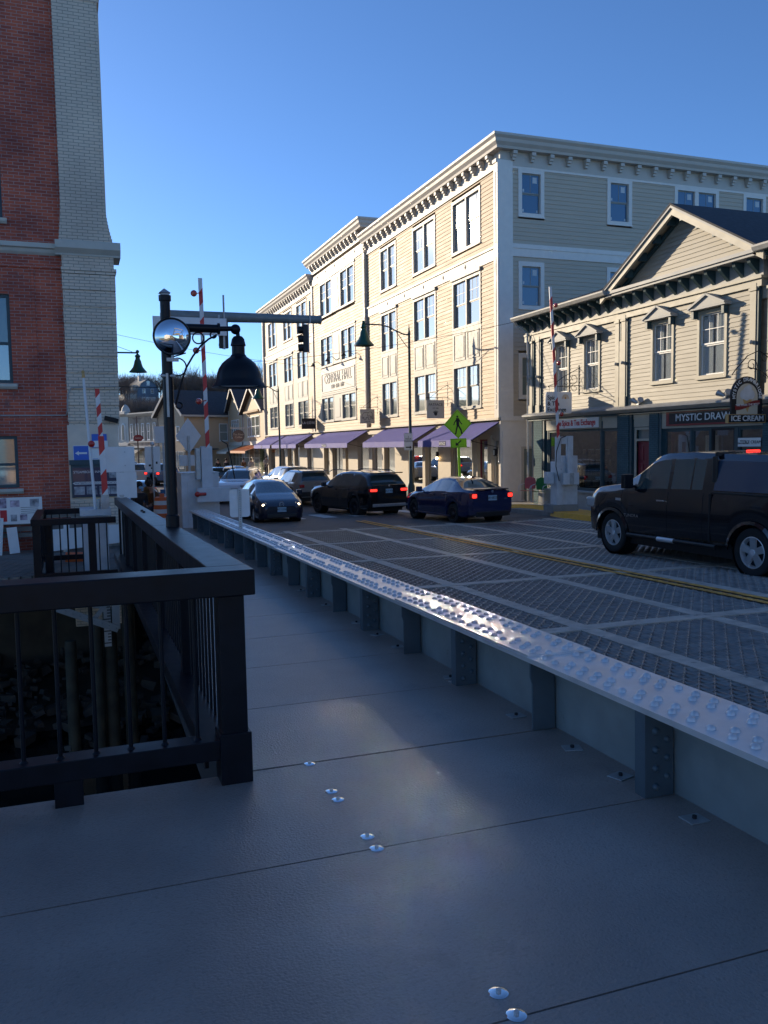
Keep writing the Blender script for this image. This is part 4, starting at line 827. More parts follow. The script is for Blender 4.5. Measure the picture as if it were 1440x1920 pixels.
# side face (u = U1), frame: rotated +90
TS = Matrix.Translation((U1, 0, 0)) @ Matrix.Rotation(PI/2, 4, 'Z')      # x along depth, outward = -y
sideh = [(.85, 2.15, 12.7, 14.75), (5.45, 6.8, 12.7, 14.75), (9.2, 11.8, 12.7, 14.75), (13.3, 14.7, 12.7, 14.75), (.85, 2.15, 8.7, 10.75), (5.45, 6.8, 8.7, 10.75), (.85, 2.0, 4.75, 6.75), (5.45, 6.8, 4.75, 6.75)]
g = MB(); g.T = TS; siding(g, .2, CHD, 3.9, 15.0, .185, sideh); g.build('side_clapboard', 'sidingside', CH)
g = MB(); g.T = TS
g.box(-.2, .55, -.08, 0, 3.9, 15.0).box(.55, CHD, -.05, 0, 14.7, 15.1).box(.55, CHD, -.05, 0, 10.95, 11.5).box(.55, CHD, -.08, 0, 11.3, 11.4).box(-.1, CHD, -.06, 0, 0, 3.9).box(-.1, CHD, -.14, 0, 3.75, 3.95).box(-.02, .35, -.11, -.0601, 0.0, 3.3).box(-.15, .45, -.1, -.0801, 4.2, 10.8).box(-.05, CHD, -.09, -.0601, 2.6, 3.0)
g.build('side_trim', 'sidetrim', CH)
for h in sideh:
    window(CH, h[0], h[1], h[2], h[3], 2 if h[1]-h[0] > 2 else 1, -.0, 'sidetrim', 'sash', 'paneblue' if h[2] > 6 else 'pane', (2, 1), .18, .22, TS, stick=h[2] > 6)
f = MB(); f.T = TS; f.box(.95, 1.05, -.14, -.0601, .15, 2.6).box(1.7, 1.8, -.14, -.0601, .15, 2.6).box(1.05, 1.7, -.14, -.0601, 2.5, 2.6); fo = f.build('side_shop_window', 'trim', CH); f = MB(); f.T = TS; f.box(1.05, 1.7, -.08, -.075, .15, 2.5).build('pane', 'pane', fo)
# awnings
def awning(y0, y1, label, name='', m='awning', zt=3.72, zf=2.93, zv=2.62, d=1.40, X0=17.87):
    o = thing('awning', label, 'awning', (X0-.06, (y0+y1)/2, zf), -PI/2, 'awnings along the long cream building'); h = (y1-y0)/2; dz = zt-zf
    g = MB(); g.add([(-h, 0, dz), (h, 0, dz), (h, -d, 0), (-h, -d, 0), (-h, 0, dz-.03), (h, 0, dz-.03), (h, -d+.02, -.03), (-h, -d+.02, -.03)], [(3, 2, 1, 0), (4, 5, 6, 7), (0, 1, 5, 4), (1, 2, 6, 5), (3, 0, 4, 7)])
    n = int(2*h/.12)
    for k in range(n): a = -h+k*.12; g.add([(a, -.01, dz+.006), (a+.016, -.01, dz+.012), (a+.016, -d, .012), (a, -d, .006)], [(3, 2, 1, 0)])
    g.build('canopy', m, o)
    g = MB(); n = int(2*h/.2); hv = zf-zv
    for k in range(n): a = -h+2*h*k/n; b = -h+2*h*(k+1)/n; g.add([(a, -d, .01), (b, -d, .01), (b, -d-.005, -hv+.03), ((a+b)/2, -d-.005, -hv), (a, -d-.005, -hv+.03)], [(0, 4, 3, 2, 1)])
    g.build('valance', m, o)
    g = MB()
    for s in (-h+.02, h-.02, 0): g.tube([(s, 0, dz-.05), (s, -d+.04, -.05), (s, 0, -.35)], .014, 6)
    g.build('frame', 'ink', o)
    if name: 
        c = MB().box(-len(name)*.055, len(name)*.055, -d-.012, -d-.006, -hv+.06, -.02).build('name_band', 'awndark', o); text(name, .17, 'signwhite', c, (0, -d-.02, -hv/2+.0))
    return o
awning(33.45, 39.5, 'nearest violet awning, at the building corner behind the pedestrian sign', 'FATFACE'); awning(40.4, 48.2, 'wide violet awning directly left of the street lamp base')
awning(51.3, 61.9, 'longest violet awning, below the hall name panel', 'PORTOBELLO'); awning(64.6, 73.2, 'violet awning beneath the dark square sign'); awning(73.9, 81.0, 'farthest violet awning at the left end of the building', 'SHOP')
# projecting shop signs on the facade
def projsign(Y, z0, z1, label, face, w_=.96, X0=17.87):
    s = thing('hanging_sign', label, 'shop sign', (X0, Y, z0), 0, 'shop signs projecting over the pavement'); a = -(w_+.21); b = -.21
    MB().box(a, b, -.03, .03, 0, z1-z0).build('board', face, s, bevel=.01); h = z1-z0
    if face == 'beigesign': 
        g = MB(); g.box(a+.04, b-.04, -.034, -.0301, .04, .06).box(a+.04, b-.04, -.034, -.0301, h-.06, h-.04).box(a+.04, a+.06, -.034, -.0301, .06, h-.06).box(b-.06, b-.04, -.034, -.0301, .06, h-.06); g.build('border', 'greytrim', s)
    g = MB(); g.tube([(0, 0, h+.12), (a-.05, 0, h+.12)], .014, 6).tube([(a+.1, 0, h), (a+.1, 0, h+.12)], .008, 6).tube([(b-.1, 0, h), (b-.1, 0, h+.12)], .008, 6)
    g.tube([(-.0, 0, h+.75), (-.3, 0, h+.62), (-.6, 0, h+.4), (-.95, 0, h+.14)], .012, 6).box(-.02, 0, -.03, .03, h-.3, h+.9); g.build('bracket', 'ink', s, 40); return s, (a+b)/2, h
s, c, h = projsign(39.0, 4.07, 4.98, 'light grey square sign with a dark handprint, nearest of the projecting signs', 'beigesign'); text('FATFACE', .19, 'ink', s, (c, -.035, .68)); text('EST 1988', .08, 'ink', s, (c, -.035, .50))
g = MB().lathe([(.0005, 0), (.09, 0)], (c, -.034, .22), 16, 'y')
for k in range(5): a_ = -.9+k*.42; bar(g, (c+.09*math.sin(a_), -.036, .22+.07*math.cos(a_)), (c+.19*math.sin(a_), -.036, .22+.17*math.cos(a_)), .035, .001)
g.build('handprint', 'ink', s)
s, c, h = projsign(49.5, 4.12, 5.0, 'light grey square sign with an elephant outline', 'beigesign')
el = [(-.30, .30), (-.34, .42), (-.32, .56), (-.22, .66), (-.05, .68), (.08, .66), (.14, .72), (.26, .70), (.33, .60), (.34, .45), (.32, .34), (.37, .31), (.36, .27), (.28, .30), (.26, .44), (.20, .46), (.18, .22), (.08, .22), (.06, .36), (-.08, .36), (-.10, .22), (-.22, .22), (-.24, .40), (-.30, .30)]
MB().tube([(c+x, -.036, z) for x, z in el], .011, 5).tube([(c+.04, -.036, .62), (c+.0, -.036, .50), (c+.10, -.036, .44), (c+.14, -.036, .52)], .010, 5).build('elephant_outline', 'ink', s); text('ivory ella', .10, 'ink', s, (c, -.035, .12))
s, c, h = projsign(63.2, 4.1, 4.92, 'black rectangular sign with pale letters above the far awnings', 'ink', 1.1); text('LA CÔTE', .25, 'signwhite', s, (c, -.035, .46))
# bracket stubs and wall lantern
o = thing('wall_lantern', 'small black wall lantern on the corner pier of the cream building', 'lantern', (17.80, 33.6, 2.2)); MB().box(-.16, -.03, -.06, .06, 0, .32).box(-.03, .02, -.02, .02, .1, .4).build('housing', 'ink', o, bevel=.01); MB().box(-.165, -.1605, -.04, .04, .04, .26).build('glass', 'lampinner', o)
o = thing('lit_wall_lamp', 'lit warm wall lamp between the shop windows', 'lantern', (17.76, 40.0, 2.0)); MB().box(-.12, .0, -.06, .06, 0.12, .38).build('housing', 'ink', o); MB().ball((-.09, 0, .04), .08).build('bulb', 'cone_lamp', o)
# ================================================================ STREET LAMPS (green)
def bell(g, c, s=1): return g.lathe([(r*s, z*s) for r, z in [(.02, .16), (.06, .12), (.10, .06), (.16, .02), (.17, -.04), (.13, -.10), (.14, -.2), (.20, -.32), (.24, -.5), (.30, -.68), (.42, -.84), (.53, -.96), (.54, -1.0), (.5, -.98), (.2, -.6)]], c, 20)
def slamp(x, y, z, ztop, dx, label, m='teal'):
    o = thing('street_lamp', label, 'street lamp', (x, y, z), 0, 'green street lamps along the kerb'); H_ = ztop-z
    MB().lathe([(.20, 0), (.20, .5), (.13, .7), (.10, 1.0), (.10, 1.1), (.085, 1.2), (.06, H_-.2), (.08, H_-.15), (.05, H_), (.02, H_+.25), (.001, H_+.35)], n=14).build('post', m, o, 40)
    MB().tube([(0, 0, H_-.2), (-.3*dx/2.4, 0, H_-.18), (-.7*dx/2.4, 0, H_-.02), (-1.1*dx/2.4, 0, H_+.16), (-1.5*dx/2.4, 0, H_+.24), (-dx-.1, 0, H_+.26)], .035, 8).tube([(0, 0, H_-.9), (-.2, 0, H_-.7), (-.7*dx/2.4, 0, H_-.05)], .018, 6).build('arm', m, o, 40)
    g = MB(); bell(g, (-dx, 0, H_+.15), .95).ball((-dx, 0, H_+.33), .09).build('bell_shade', 'greenlamp', o, 40); return o
slamp(16.0, 39.5, .15, 8.45, 2.4, 'tall green street lamp with a bell shade in front of the cream building')
slamp(16.0, 68.3, .15, 7.5, 1.7, 'smaller looking green street lamp farther down, its shade just under the big bell shade')
o = thing('hanging_street_lamp', 'dark green bell lamp on a horizontal arm reaching out past the cream pilaster', 'street lamp', (0, 30, 6)); MB().tube([(-.4, 0, 0), (2.17, 0, .02)], .028, 8).tube([(-.4, 0, .9), (2.0, 0, .05)], .008, 5).build('arm', 'greenlamp', o); bell(MB(), (2.17, 0, -.08), .56).ball((2.17, 0, .06), .06).build('bell_shade', 'greenlamp', o, 40); MB().cyl((-.4, 0, -6), (-.4, 0, 1), .09).build('post', 'greenlamp', o)
b1 = thing('one_way_sign', 'small white street sign with a black arrow on the lamp post', 'sign', (15.9, 39.36, 3.0)); MB().box(-.30, .16, -.01, 0, -.52, .34).build('sign_face', 'signwhite', b1, bevel=.005); MB().box(-.28, .14, -.012, -.0101, -.50, -.49).box(-.28, .14, -.012, -.0101, .31, .32).add([(-.22, -.013, -.34), (.0, -.013, -.34), (.0, -.013, -.28), (.1, -.013, -.37), (.0, -.013, -.46), (.0, -.013, -.40), (-.22, -.013, -.40)], [(0, 6, 5, 4, 3, 2, 1)]).build('arrow', 'ink', b1); text('2\nHOUR\nPARKING', .11, 'ink', b1, (-.07, -.014, .05))
# pedestrian crossing sign
px = thing('pedestrian_crossing_sign', 'fluorescent yellow green pedestrian crossing sign on a leaning post at the crosswalk', 'sign', (15.9, 33.4, .15)); px.rotation_euler = (0, -.035, -.12)
MB().box(-.055, .055, .012, .05, 0, 2.6).build('post', 'lime', px)
def dia(g, r, y0, y1, cz): return g.add([(0, y0, cz-r), (r, y0, cz), (0, y0, cz+r), (-r, y0, cz), (0, y1, cz-r), (r, y1, cz), (0, y1, cz+r), (-r, y1, cz)], [(0, 1, 2, 3), (7, 6, 5, 4), (0, 4, 5, 1), (1, 5, 6, 2), (2, 6, 7, 3), (3, 7, 4, 0)])
dia(MB(), .64, 0, .01, 3.48).build('diamond_plate', 'lime', px); g = MB(); dia(g, .60, -.002, -.0005, 3.48); g.build('black_border', 'ink', px); dia(MB(), .585, -.004, -.0025, 3.48).build('diamond_face', 'lime', px)
MB().box(-.37, .37, 0, .01, 2.45, 2.85).build('arrow_plate', 'lime', px); MB().box(-.35, .35, -.002, -.0005, 2.47, 2.83).build('arrow_border', 'ink', px); MB().box(-.338, .338, -.004, -.0025, 2.482, 2.818).build('arrow_face', 'lime', px)
g = MB(); bar(g, (.12, -.007, 2.76), (-.05, -.007, 2.62), .05, .002); g.add([(-.14, -.007, 2.54), (.02, -.007, 2.55), (-.13, -.007, 2.70)], [(0, 1, 2)]); g.build('arrow', 'ink', px)
g = MB(); Y_ = -.007
g.lathe([(.0005, 0), (.045, 0)], (-.01, Y_, 3.80), 16, 'y')
for p, q, wd in (((-.01, Y_, 3.74), (.0, Y_, 3.42), .13), ((.01, Y_, 3.44), (.13, Y_, 3.22), .07), ((.13, Y_, 3.24), (.16, Y_, 3.05), .06), ((-.01, Y_, 3.44), (-.07, Y_, 3.25), .07), ((-.07, Y_, 3.26), (-.12, Y_, 3.04), .06), ((-.03, Y_, 3.70), (-.15, Y_, 3.55), .045), ((-.15, Y_, 3.55), (-.19, Y_, 3.44), .04), ((.04, Y_, 3.70), (.12, Y_, 3.54), .045), ((.12, Y_, 3.54), (.19, Y_, 3.46), .04), ((.16, Y_, 3.06), (.21, Y_, 3.06), .035), ((-.12, Y_, 3.05), (-.16, Y_, 3.06), .035)): bar(g, p, q, wd, .002)
g.build('walking_figure', 'ink', px)

# ================================================================ SPICE BUILDING
SP = thing('shop_building', 'two storey tan clapboard shop building with a pediment, hooded windows and teal brick shopfront', 'building', (18, 31, 0), -PI/2)
UE = 24
wins = [(1.92, 2.95), (3.88, 4.98), (7.96, 9.08), (10.14, 11.38), (13.6, 14.7), (16, 17.1)]
sh_ = [(a, b, 4.62, 6.62) for a, b in wins]
g = MB(); siding(g, .12, 6.0, 3.95, 6.95, .135, sh_, lip=.02); siding(g, 6.7, 12.4, 3.95, 6.95, .135, sh_, -.10, lip=.02); siding(g, 12.9, UE, 3.95, 6.95, .135, sh_, lip=.02); g.build('clapboard_wall', 'spice', SP)
MB().box(.1, UE, .12, 9, 3.9, 7.8).box(6.3, 12.8, -.02, .12, 6.62, 7.0).box(.1, .25, .0, 9, .2, 3.9).box(.1, UE, 3, 9, .2, 3.9).build('core', 'spice', SP)
for i, (a, b) in enumerate(wins):
    y = -.10 if 6.5 < a < 12 else 0
    wo = window(SP, a, b, 4.62, 6.62, 1, y, 'spicetrim', 'whitesash', 'houseglass', (3, 2), .10, both=False, rec=.03)
    m_ = (a+b)/2; wv = (b-a)/2+.12
    g = MB(); g.add([(m_-wv, y-.24, 6.70), (m_+wv, y-.24, 6.70), (m_, y-.24, 7.0), (m_-wv, y, 6.70), (m_+wv, y, 6.70), (m_, y, 7.0)], [(0, 1, 2), (0, 2, 5, 3), (1, 4, 5, 2), (0, 3, 4, 1)])
    bar(g, (m_-wv-.03, y-.30, 6.70), (m_, y-.30, 7.04), .06, .3); bar(g, (m_, y-.30, 7.04), (m_+wv+.03, y-.30, 6.70), .06, .3); g.box(m_-wv-.03, m_+wv+.03, y-.27, y, 6.64, 6.69)
    g.build('window_hood', 'greytrim', SP); MB().box(m_-wv+.06, m_-wv+.16, y-.22, y-.05, 6.40, 6.638).box(m_+wv-.16, m_+wv-.06, y-.22, y-.05, 6.40, 6.638).build('hood_bracket', 'teal', SP)
    MB().box(a+.15, m_-.06, y+.095, y+.1, 4.75, 6.45).box(m_+.03, b-.15, y+.095, y+.1, 4.75, 6.45).build('curtain', 'signwhite', wo)
# pilasters
for u, y in ((.05, 0), (.62, 0), (5.95, 0), (6.45, -.1), (12.3, -.1), (12.85, 0)):
    MB().box(u, u+.22, y-.09, y+.05, 3.95, 7.05).box(u-.03, u+.25, y-.12, y+.04, 6.85, 6.93).box(u-.03, u+.25, y-.12, y+.04, 3.95, 4.3).build('pilaster', 'spicetrim', SP)
    MB().box(u+.222, u+.30, y-.07, y+.04, 3.95, 7.05).build('pilaster_dark_strip', 'teal', SP)  # narrow dark teal strip along one side of each pilaster
    MB().ball((u+.11, y-.13, 5.45), .06).build('rosette', 'greytrim', SP, 40)
# eaves left and right
def eave(a, b, z=7.9):
    MB().box(a, b, -.08, .1, 6.95, 7.18).box(a, b, -.12, .1, 7.181, 7.25).build('frieze', 'spicetrim', SP); MB().box(a, b, -.03, .1, 7.251, z-.14).build('frieze_panel', 'greytrim', SP)
    MB().box(a, b, -.62, .1, z-.14, z-.09).build('soffit', 'teal', SP); MB().profx([(-.62, z-.13), (-.70, z-.12), (-.76, z-.02), (-.76, z+.03), (-.62, z+.03)], a, b).build('gutter', 'greytrim', SP)
    n = int((b-a)/.56); e0 = None
    for k in range(n):
        u = a+.18+k*.56
        if e0 is None: e0 = MB().add([(0, -.55, z-.15), (.12, -.55, z-.15), (.12, -.03, z-.15), (0, -.03, z-.15), (0, -.50, z-.26), (.12, -.50, z-.26), (.12, -.25, z-.36), (0, -.25, z-.36), (0, -.03, z-.62), (.12, -.03, z-.62)], [(0, 1, 2, 3), (0, 4, 5, 1), (4, 7, 6, 5), (7, 8, 9, 6), (8, 3, 2, 9), (0, 3, 8, 7, 4), (1, 5, 6, 9, 2)]).build('eave_bracket', 'teal', SP); q = e0
        else: q = e0.copy(); sc.collection.objects.link(q)
        q.location = (u, 0, 0)
eave(-.35, 6.15); eave(12.9, UE)
g = MB(); g.add([(-.35, -.7, 7.93), (6.15, -.7, 7.93), (6.15, 4.5, 9.6), (-.35, 4.5, 9.6), (12.9, -.7, 7.93), (UE, -.7, 7.93), (UE, 4.5, 9.6), (12.9, 4.5, 9.6), (6.15, 4.5, 9.6), (12.9, 4.5, 9.6)], [(0, 1, 2, 3), (4, 5, 6, 7)]); g.build('roof', 'shingle', SP)
# pediment bay (u 6.2..12.75), apex u 9.5
ua, ub, um, ze, za, yo = 6.1, 12.8, 9.45, 7.92, 9.95, -.58
MB().box(ua+.1, ub-.1, -.18, .1, 6.95, 7.15).box(ua+.05, ub-.05, -.24, .1, 7.151, 7.23).build('frieze', 'spicetrim', SP); MB().box(ua+.1, ub-.1, -.12, .1, 7.231, 7.70).build('frieze_panel', 'greytrim', SP)
for k in range(12): u = ua+.18+k*.56; MB().add([(u, -.48, 7.70), (u+.12, -.48, 7.70), (u+.12, -.13, 7.70), (u, -.13, 7.70), (u, -.44, 7.58), (u+.12, -.44, 7.58), (u+.12, -.13, 7.3), (u, -.13, 7.3)], [(0, 4, 5, 1), (4, 7, 6, 5), (0, 3, 7, 4), (1, 5, 6, 2)]).build('eave_bracket', 'teal', SP)
MB().box(ua-.1, ub+.1, yo, -.1, 7.701, 7.78).box(ua-.12, ub+.12, yo-.05, -.1, 7.781, 7.88).build('pediment_cornice', 'greytrim', SP)
g = MB(); g.T = I4; z = 7.88
while z < 9.4:
    t = (z-7.88)/(9.62-7.88); zt = z+.135; t2 = (zt-7.88)/(9.62-7.88); a, b = ua+.5+t*(um-ua-.5), ub-.5-t*(ub-.5-um); a2, b2_ = ua+.5+t2*(um-ua-.5), ub-.5-t2*(ub-.5-um)
    g.add([(a, -.13, z), (b, -.13, z), (b2_, -.11, zt), (a2, -.11, zt), (a, -.11, z), (b, -.11, z)], [(0, 1, 2, 3), (4, 5, 1, 0)]); z = zt
g.build('pediment_clapboard', 'spice', SP); MB().prism([(ua+.3, 7.85), (ub-.3, 7.85), (um, za-.2)], -.10, .1).build('pediment_wall', 'spice', SP)
def rake(y0, y1, off, w_, m, nm):
    g = MB()
    for (x0, x1) in ((ua-.35, um), (ub+.35, um)):
        z0_ = ze-.06; s_ = 1 if x1 > x0 else -1
        g.add([(x0, y0, z0_-off), (x1, y0, za-off), (x1, y0, za-off-w_), (x0, y0, z0_-off-w_), (x0, y1, z0_-off), (x1, y1, za-off), (x1, y1, za-off-w_), (x0, y1, z0_-off-w_)], [(0, 1, 2, 3) if s_ < 0 else (3, 2, 1, 0), (7, 6, 5, 4) if s_ < 0 else (4, 5, 6, 7), (0, 4, 5, 1), (3, 2, 6, 7), (0, 3, 7, 4)])
    g.build(nm, m, SP)
rake(yo, yo+.09, .06, .26, 'spicetrim', 'raking_cornice'); rake(yo-.05, yo+.0, .03, .08, 'greytrim', 'raking_gutter'); rake(yo+.09, -.1, .10, .05, 'spicetrim', 'raking_soffit'); rake(-.2, -.131, .22, .14, 'teal', 'raking_frieze')
for k in range(5):
    for s_ in (-1, 1):
        t = .16+k*.19; x0 = ua-.35 if s_ < 0 else ub+.35; u = x0+(um-x0)*t; zc = (ze-.06)+(za-ze+.06)*t; MB().box(u-.07, u+.07, yo+.12, -.205, zc-.38, zc-.10).build('raking_bracket', 'teal', SP)
g = MB(); g.add([(ua-.42, yo-.06, ze-.10), (um, yo-.06, za+.03), (um, 9, za+.03), (ua-.42, 9, ze-.10), (ub+.42, yo-.06, ze-.10), (ub+.42, 9, ze-.10), (ua-.42, yo-.06, ze-.16), (um, yo-.06, za-.03), (ub+.42, yo-.06, ze-.16)], [(0, 1, 2, 3), (1, 4, 5, 2), (0, 6, 7, 1), (1, 7, 8, 4)]); g.build('cross_roof', 'shingle', SP)
# shopfront
hs2 = [(1.4, 5.0, .95, 3.22), (5.05, 6.05, .45, 3.2), (7.1, 7.8, .30, 3.2), (8.5, 9.75, .9, 3.1), (9.8, 10.6, .4, 3.1), (10.65, 11.6, .4, 3.1), (11.75, 12.7, .95, 3.1), (13.6, 16.5, .9, 3.2)]
wall_open(.25, UE, .1, 3.5, hs2, .15).build('shopfront_wall', 'teal', SP); MB().box(.25, UE, 0, .12, 3.5, 3.95).build('sign_band', 'spicetrim', SP)
MB().box(1.35, 5.05, -.06, 0, 3.24, 3.72).box(5.2, 6.1, -.05, 0, 3.24, 3.7).box(7.0, 7.95, -.05, 0, 3.24, 3.72).box(8.3, 12.9, -.05, 0, 3.15, 3.72).build('fascia_clapboard', 'spicetrim', SP)
g = MB(); g.profx([(0, 3.74), (-.2, 3.74), (-.34, 3.84), (-.34, 3.9), (0, 4.02)], -.15, UE); g.build('shop_cornice', 'greytrim', SP); MB().box(-.12, UE, -.12, -.001, 3.66, 3.738).build('cornice_bed', 'teal', SP)
for a, b in ((.4, 1.05), (6.1, 6.75), (7.85, 8.3), (12.75, 13.4)): MB().box(a, b, -.09, .0, .15, 3.655).build('brick_pilaster', 'tealbrick', SP); MB().box(b, b+.14, -.07, 0, .15, 3.655).build('pilaster_trim', 'teal', SP)
for i, h in enumerate(hs2):
    a, b, c, d = h; nm = 'shop_window'; mt = 'teal'
    if i == 2:
        dr = MB().box(a, b, .05, .10, c, 2.75); 
        for x0 in (a+.08, a+.40):
            for zz_ in ((.5, 1.2), (1.35, 2.0), (2.1, 2.6)): dr.box(x0, x0+.22, .035, .0499, zz_[0], zz_[1])
        do = dr.build('door', 'doorred', SP, bevel=.006); MB().ball((a+.62, .02, 1.4), .03).build('handle', 'chrome', do)
        MB().box(a-.1, a, -.03, .05, c, 3.22).box(b, b+.1, -.03, .05, c, 3.22).box(a, b, -.03, .05, 2.76, 2.84).box(a, b, -.03, .05, 3.14, 3.22).build('door_frame', 'spicetrim', SP); MB().box(a, b, .08, .085, 2.84, 3.14).build('transom', 'pane', SP); continue
    if i == 5: mt = 'ink'; nm = 'shop_door'
    f = MB().box(a, a+.06, .02, .1, c, d).box(b-.06, b, .02, .1, c, d).box(a+.06, b-.06, .02, .1, d-.06, d).box(a+.06, b-.06, .02, .1, c, c+.08).build(nm, mt, SP)
    MB().box(a+.06, b-.06, .06, .065, c+.08, d-.06).build('pane', 'shopglass', f)
MB().box(.3, 6.1, 1.7, 1.72, .2, 3.5).box(8, UE, 2.2, 2.22, .2, 3.5).box(.3, UE, .16, 2.2, .28, .3).box(6.1, 6.2, .16, 2.2, .2, 3.5).box(7.9, 8, .16, 2.2, .2, 3.5).build('shop_back_wall', 'interior', SP)
MB().box(8.6, 9.3, .2, .22, .95, 3.05).build('curtain', 'banner', SP); MB().box(9.95, 10.5, .4, .42, .5, 2.9).build('window_screen', 'cream', SP)
o = thing('spice_shelves', 'dark shelves filled with rows of small glass jars in the spice shop window', 'shelf', (18.5, 27.1, .35), -PI/2)
for z in (.7, 1.1, 1.5, 1.9): MB().box(-.9, 1.0, 0, .3, z, z+.03).build('board', 'interior', o)
MB().box(-.95, -.9, 0, .3, 0, 2.4).box(1.0, 1.05, 0, .3, 0, 2.4).build('side_panel', 'interior', o)
j0 = None; rr = random.Random(5)
for z in (.73, 1.13, 1.53, 1.93):
    for k in range(11):
        if rr.random() < .12: continue
        if j0 is None:
            j0 = thing('spice_jar', 'small glass spice jar with a pale lid on the shop window shelves', 'jar', group='spice jars on the shelves'); MB().cyl((0, 0, 0), (0, 0, .17), .055, n=10).build('glass', mat('spice_jar_glass', (.22, .15, .08), .3), j0, 40); MB().cyl((0, 0, .171), (0, 0, .20), .058, n=10).build('lid', 'greytrim', j0); q = j0
        else: q = dup(j0)
        q['label'] = '%s spice jar from the left on the %s shelf in the spice shop window' % (ORD[k], {.73: 'lowest', 1.13: 'second lowest', 1.53: 'third', 1.93: 'topmost'}[z])
        q.location = (18.62, 27.1+.85-k*.17+rr.uniform(-.02, .02), .35+z)
# planter wall under the window + downspout
MB().box(1.2, 6.0, -.35, 0, .1, .88).box(1.15, 6.05, -.40, 0, .881, .93).build('window_base', 'greytrim', SP)
MB().tube([(-.2, -.65, 7.8), (-.2, -.5, 7.6), (.0, -.15, 7.3), (.0, -.12, 6.2), (-.05, -.10, 6.1), (-.05, -.10, .3)], .045, 8).build('downspout', 'galv', SP, 40)
MB().box(6.3, 6.42, -.16, -.12, 3.95, 6.2).build('conduit_box', 'spicetrim', SP)
sn = thing('spice_shop_sign', 'white shop fascia sign with red lettering on the left shopfront', 'shop sign', (18-.07, 31-3.5, 3.48), -PI/2); MB().box(-1.35, 1.5, -.04, 0, -.2, .2).build('board', 'signwhite', sn, bevel=.02); text('The Spice & Tea Exchange', .30, 'redtext', sn, (-.02, -.045, 0), sx=.84, bold=.006)
sn = thing('ice_cream_fascia_sign', 'long black and oxblood fascia sign with pale letters over the ice cream shop', 'shop sign', (18-.06, 31-10.9, 3.46), -PI/2); MB().box(-2.2, 2.3, -.03, 0, -.24, .24).build('board', 'banner', sn); MB().box(-2.05, 2.3, -.035, -.0301, -.18, .18).build('panel', 'ink', sn); text('MYSTIC DRAWBRIDGE', .30, 'signwhite', sn, (.05, -.04, 0), sx=1.18, bold=.004)
sn = thing('spice_hanging_sign', 'white hanging spice and tea sign on a scrolled iron bracket above the left shopfront', 'shop sign', (18, 27.4, 3.84)); MB().prism([(-1.44, .04), (-1.40, 0), (-.38, 0), (-.34, .04), (-.34, .76), (-.38, .80), (-1.40, .80), (-1.44, .76)], -.03, .03).build('board', 'signwhite', sn, bevel=.005)
for i, t_ in enumerate(('Spice', '& Tea', 'Exchange')): text(t_, .215, 'ink', sn, (-1.40, -.035, .58-.22*i), align='LEFT', bold=.003)
MB().lathe([(.0005, 0), (.05, 0)], (-.62, -.034, .58), 12, 'y').build('sun_dot', 'cone', sn)
g = MB()
for k in range(12): g.T = Matrix.Translation((-.62, -.034, .56)) @ Matrix.Rotation(PI*k/11-PI/2, 4, 'Y'); g.box(-.008, .008, 0, .001, .08, .16)
g.build('sun_rays', 'cone', sn)
def spiral(c, r0, r1, a0, a1, n=26): return [(c[0]+(r0+(r1-r0)*i/n)*math.cos(math.radians(a0+(a1-a0)*i/n)), 0, c[1]+(r0+(r1-r0)*i/n)*math.sin(math.radians(a0+(a1-a0)*i/n))) for i in range(n+1)]
g = MB(); g.tube([(0, 0, 1.05), (-1.35, 0, .98)], .013, 6).tube(spiral((-.55, 1.15), .18, .04, -120, 360), .011, 6).tube(spiral((-.25, 1.3), .22, .05, 200, 620), .011, 6).tube(spiral((-.2, .95), .16, .04, 100, 500), .01, 6).tube([(0, 0, 1.7), (-.3, 0, 1.55), (-.7, 0, 1.35), (-1.1, 0, 1.1), (-1.35, 0, 1.0)], .013, 6).tube([(-1.3, 0, .8), (-1.3, 0, 1.0)], .006, 5).tube([(-.5, 0, .8), (-.5, 0, 1.0)], .006, 5).box(-.03, 0, -.03, .03, .7, 1.8); g.build('scroll_bracket', 'ink', sn, 60)
ic = thing('ice_cream_sign', 'arched black hanging sign with a painted ice cream cone and ribbon', 'shop sign', (18, 18.0, 3.2)); xc = -.92
def arch(w_, z0_, zs_, n=18): return [(xc-w_, z0_), (xc+w_, z0_)]+[(xc+w_*math.cos(PI*k/n), zs_+w_*math.sin(PI*k/n)) for k in range(n+1)]
MB().prism(arch(.53, .24, .72), -.03, .03).build('board', 'ink', ic, bevel=.004); MB().prism(arch(.36, .24, .70), -.036, -.0305).build('cream_panel', 'cream', ic)
MB().box(xc-.65, xc+.63, -.05, .05, 0, .235).build('lower_board_edge', 'cone', ic); MB().box(xc-.63, xc+.61, -.055, -.0505, .015, .22).build('lower_board', 'ink', ic); text('ICE CREAM', .20, 'signwhite', ic, (xc, -.06, .118), sx=1.12, bold=.004)
MB().add([(xc-.17, -.04, .66), (xc+.17, -.04, .66), (xc+.01, -.04, .28)], [(0, 2, 1)]).build('cone', 'cone', ic)
g = MB()
for dx, dz, r in ((-.12, .76, .13), (.12, .76, .13), (0, .84, .15), (-.02, .74, .14), (.05, .92, .10)): g.lathe([(.0005, 0), (r, 0)], (xc+dx, -.041-.0006*len(g.v)/60, dz), 20, 'y')
g.build('ice_cream_scoop', 'greypaint', ic)
g = MB(); n = 12
for k in range(n): x0 = xc-.42+.84*k/n; x1 = xc-.42+.84*(k+1)/n; f_ = lambda x: .48+.06*math.sin((x-xc)*4.5)+.04*(x-xc); g.add([(x0, -.052, f_(x0)-.06), (x1, -.052, f_(x1)-.06), (x1, -.052, f_(x1)+.06), (x0, -.052, f_(x0)+.06)], [(0, 1, 2, 3)])
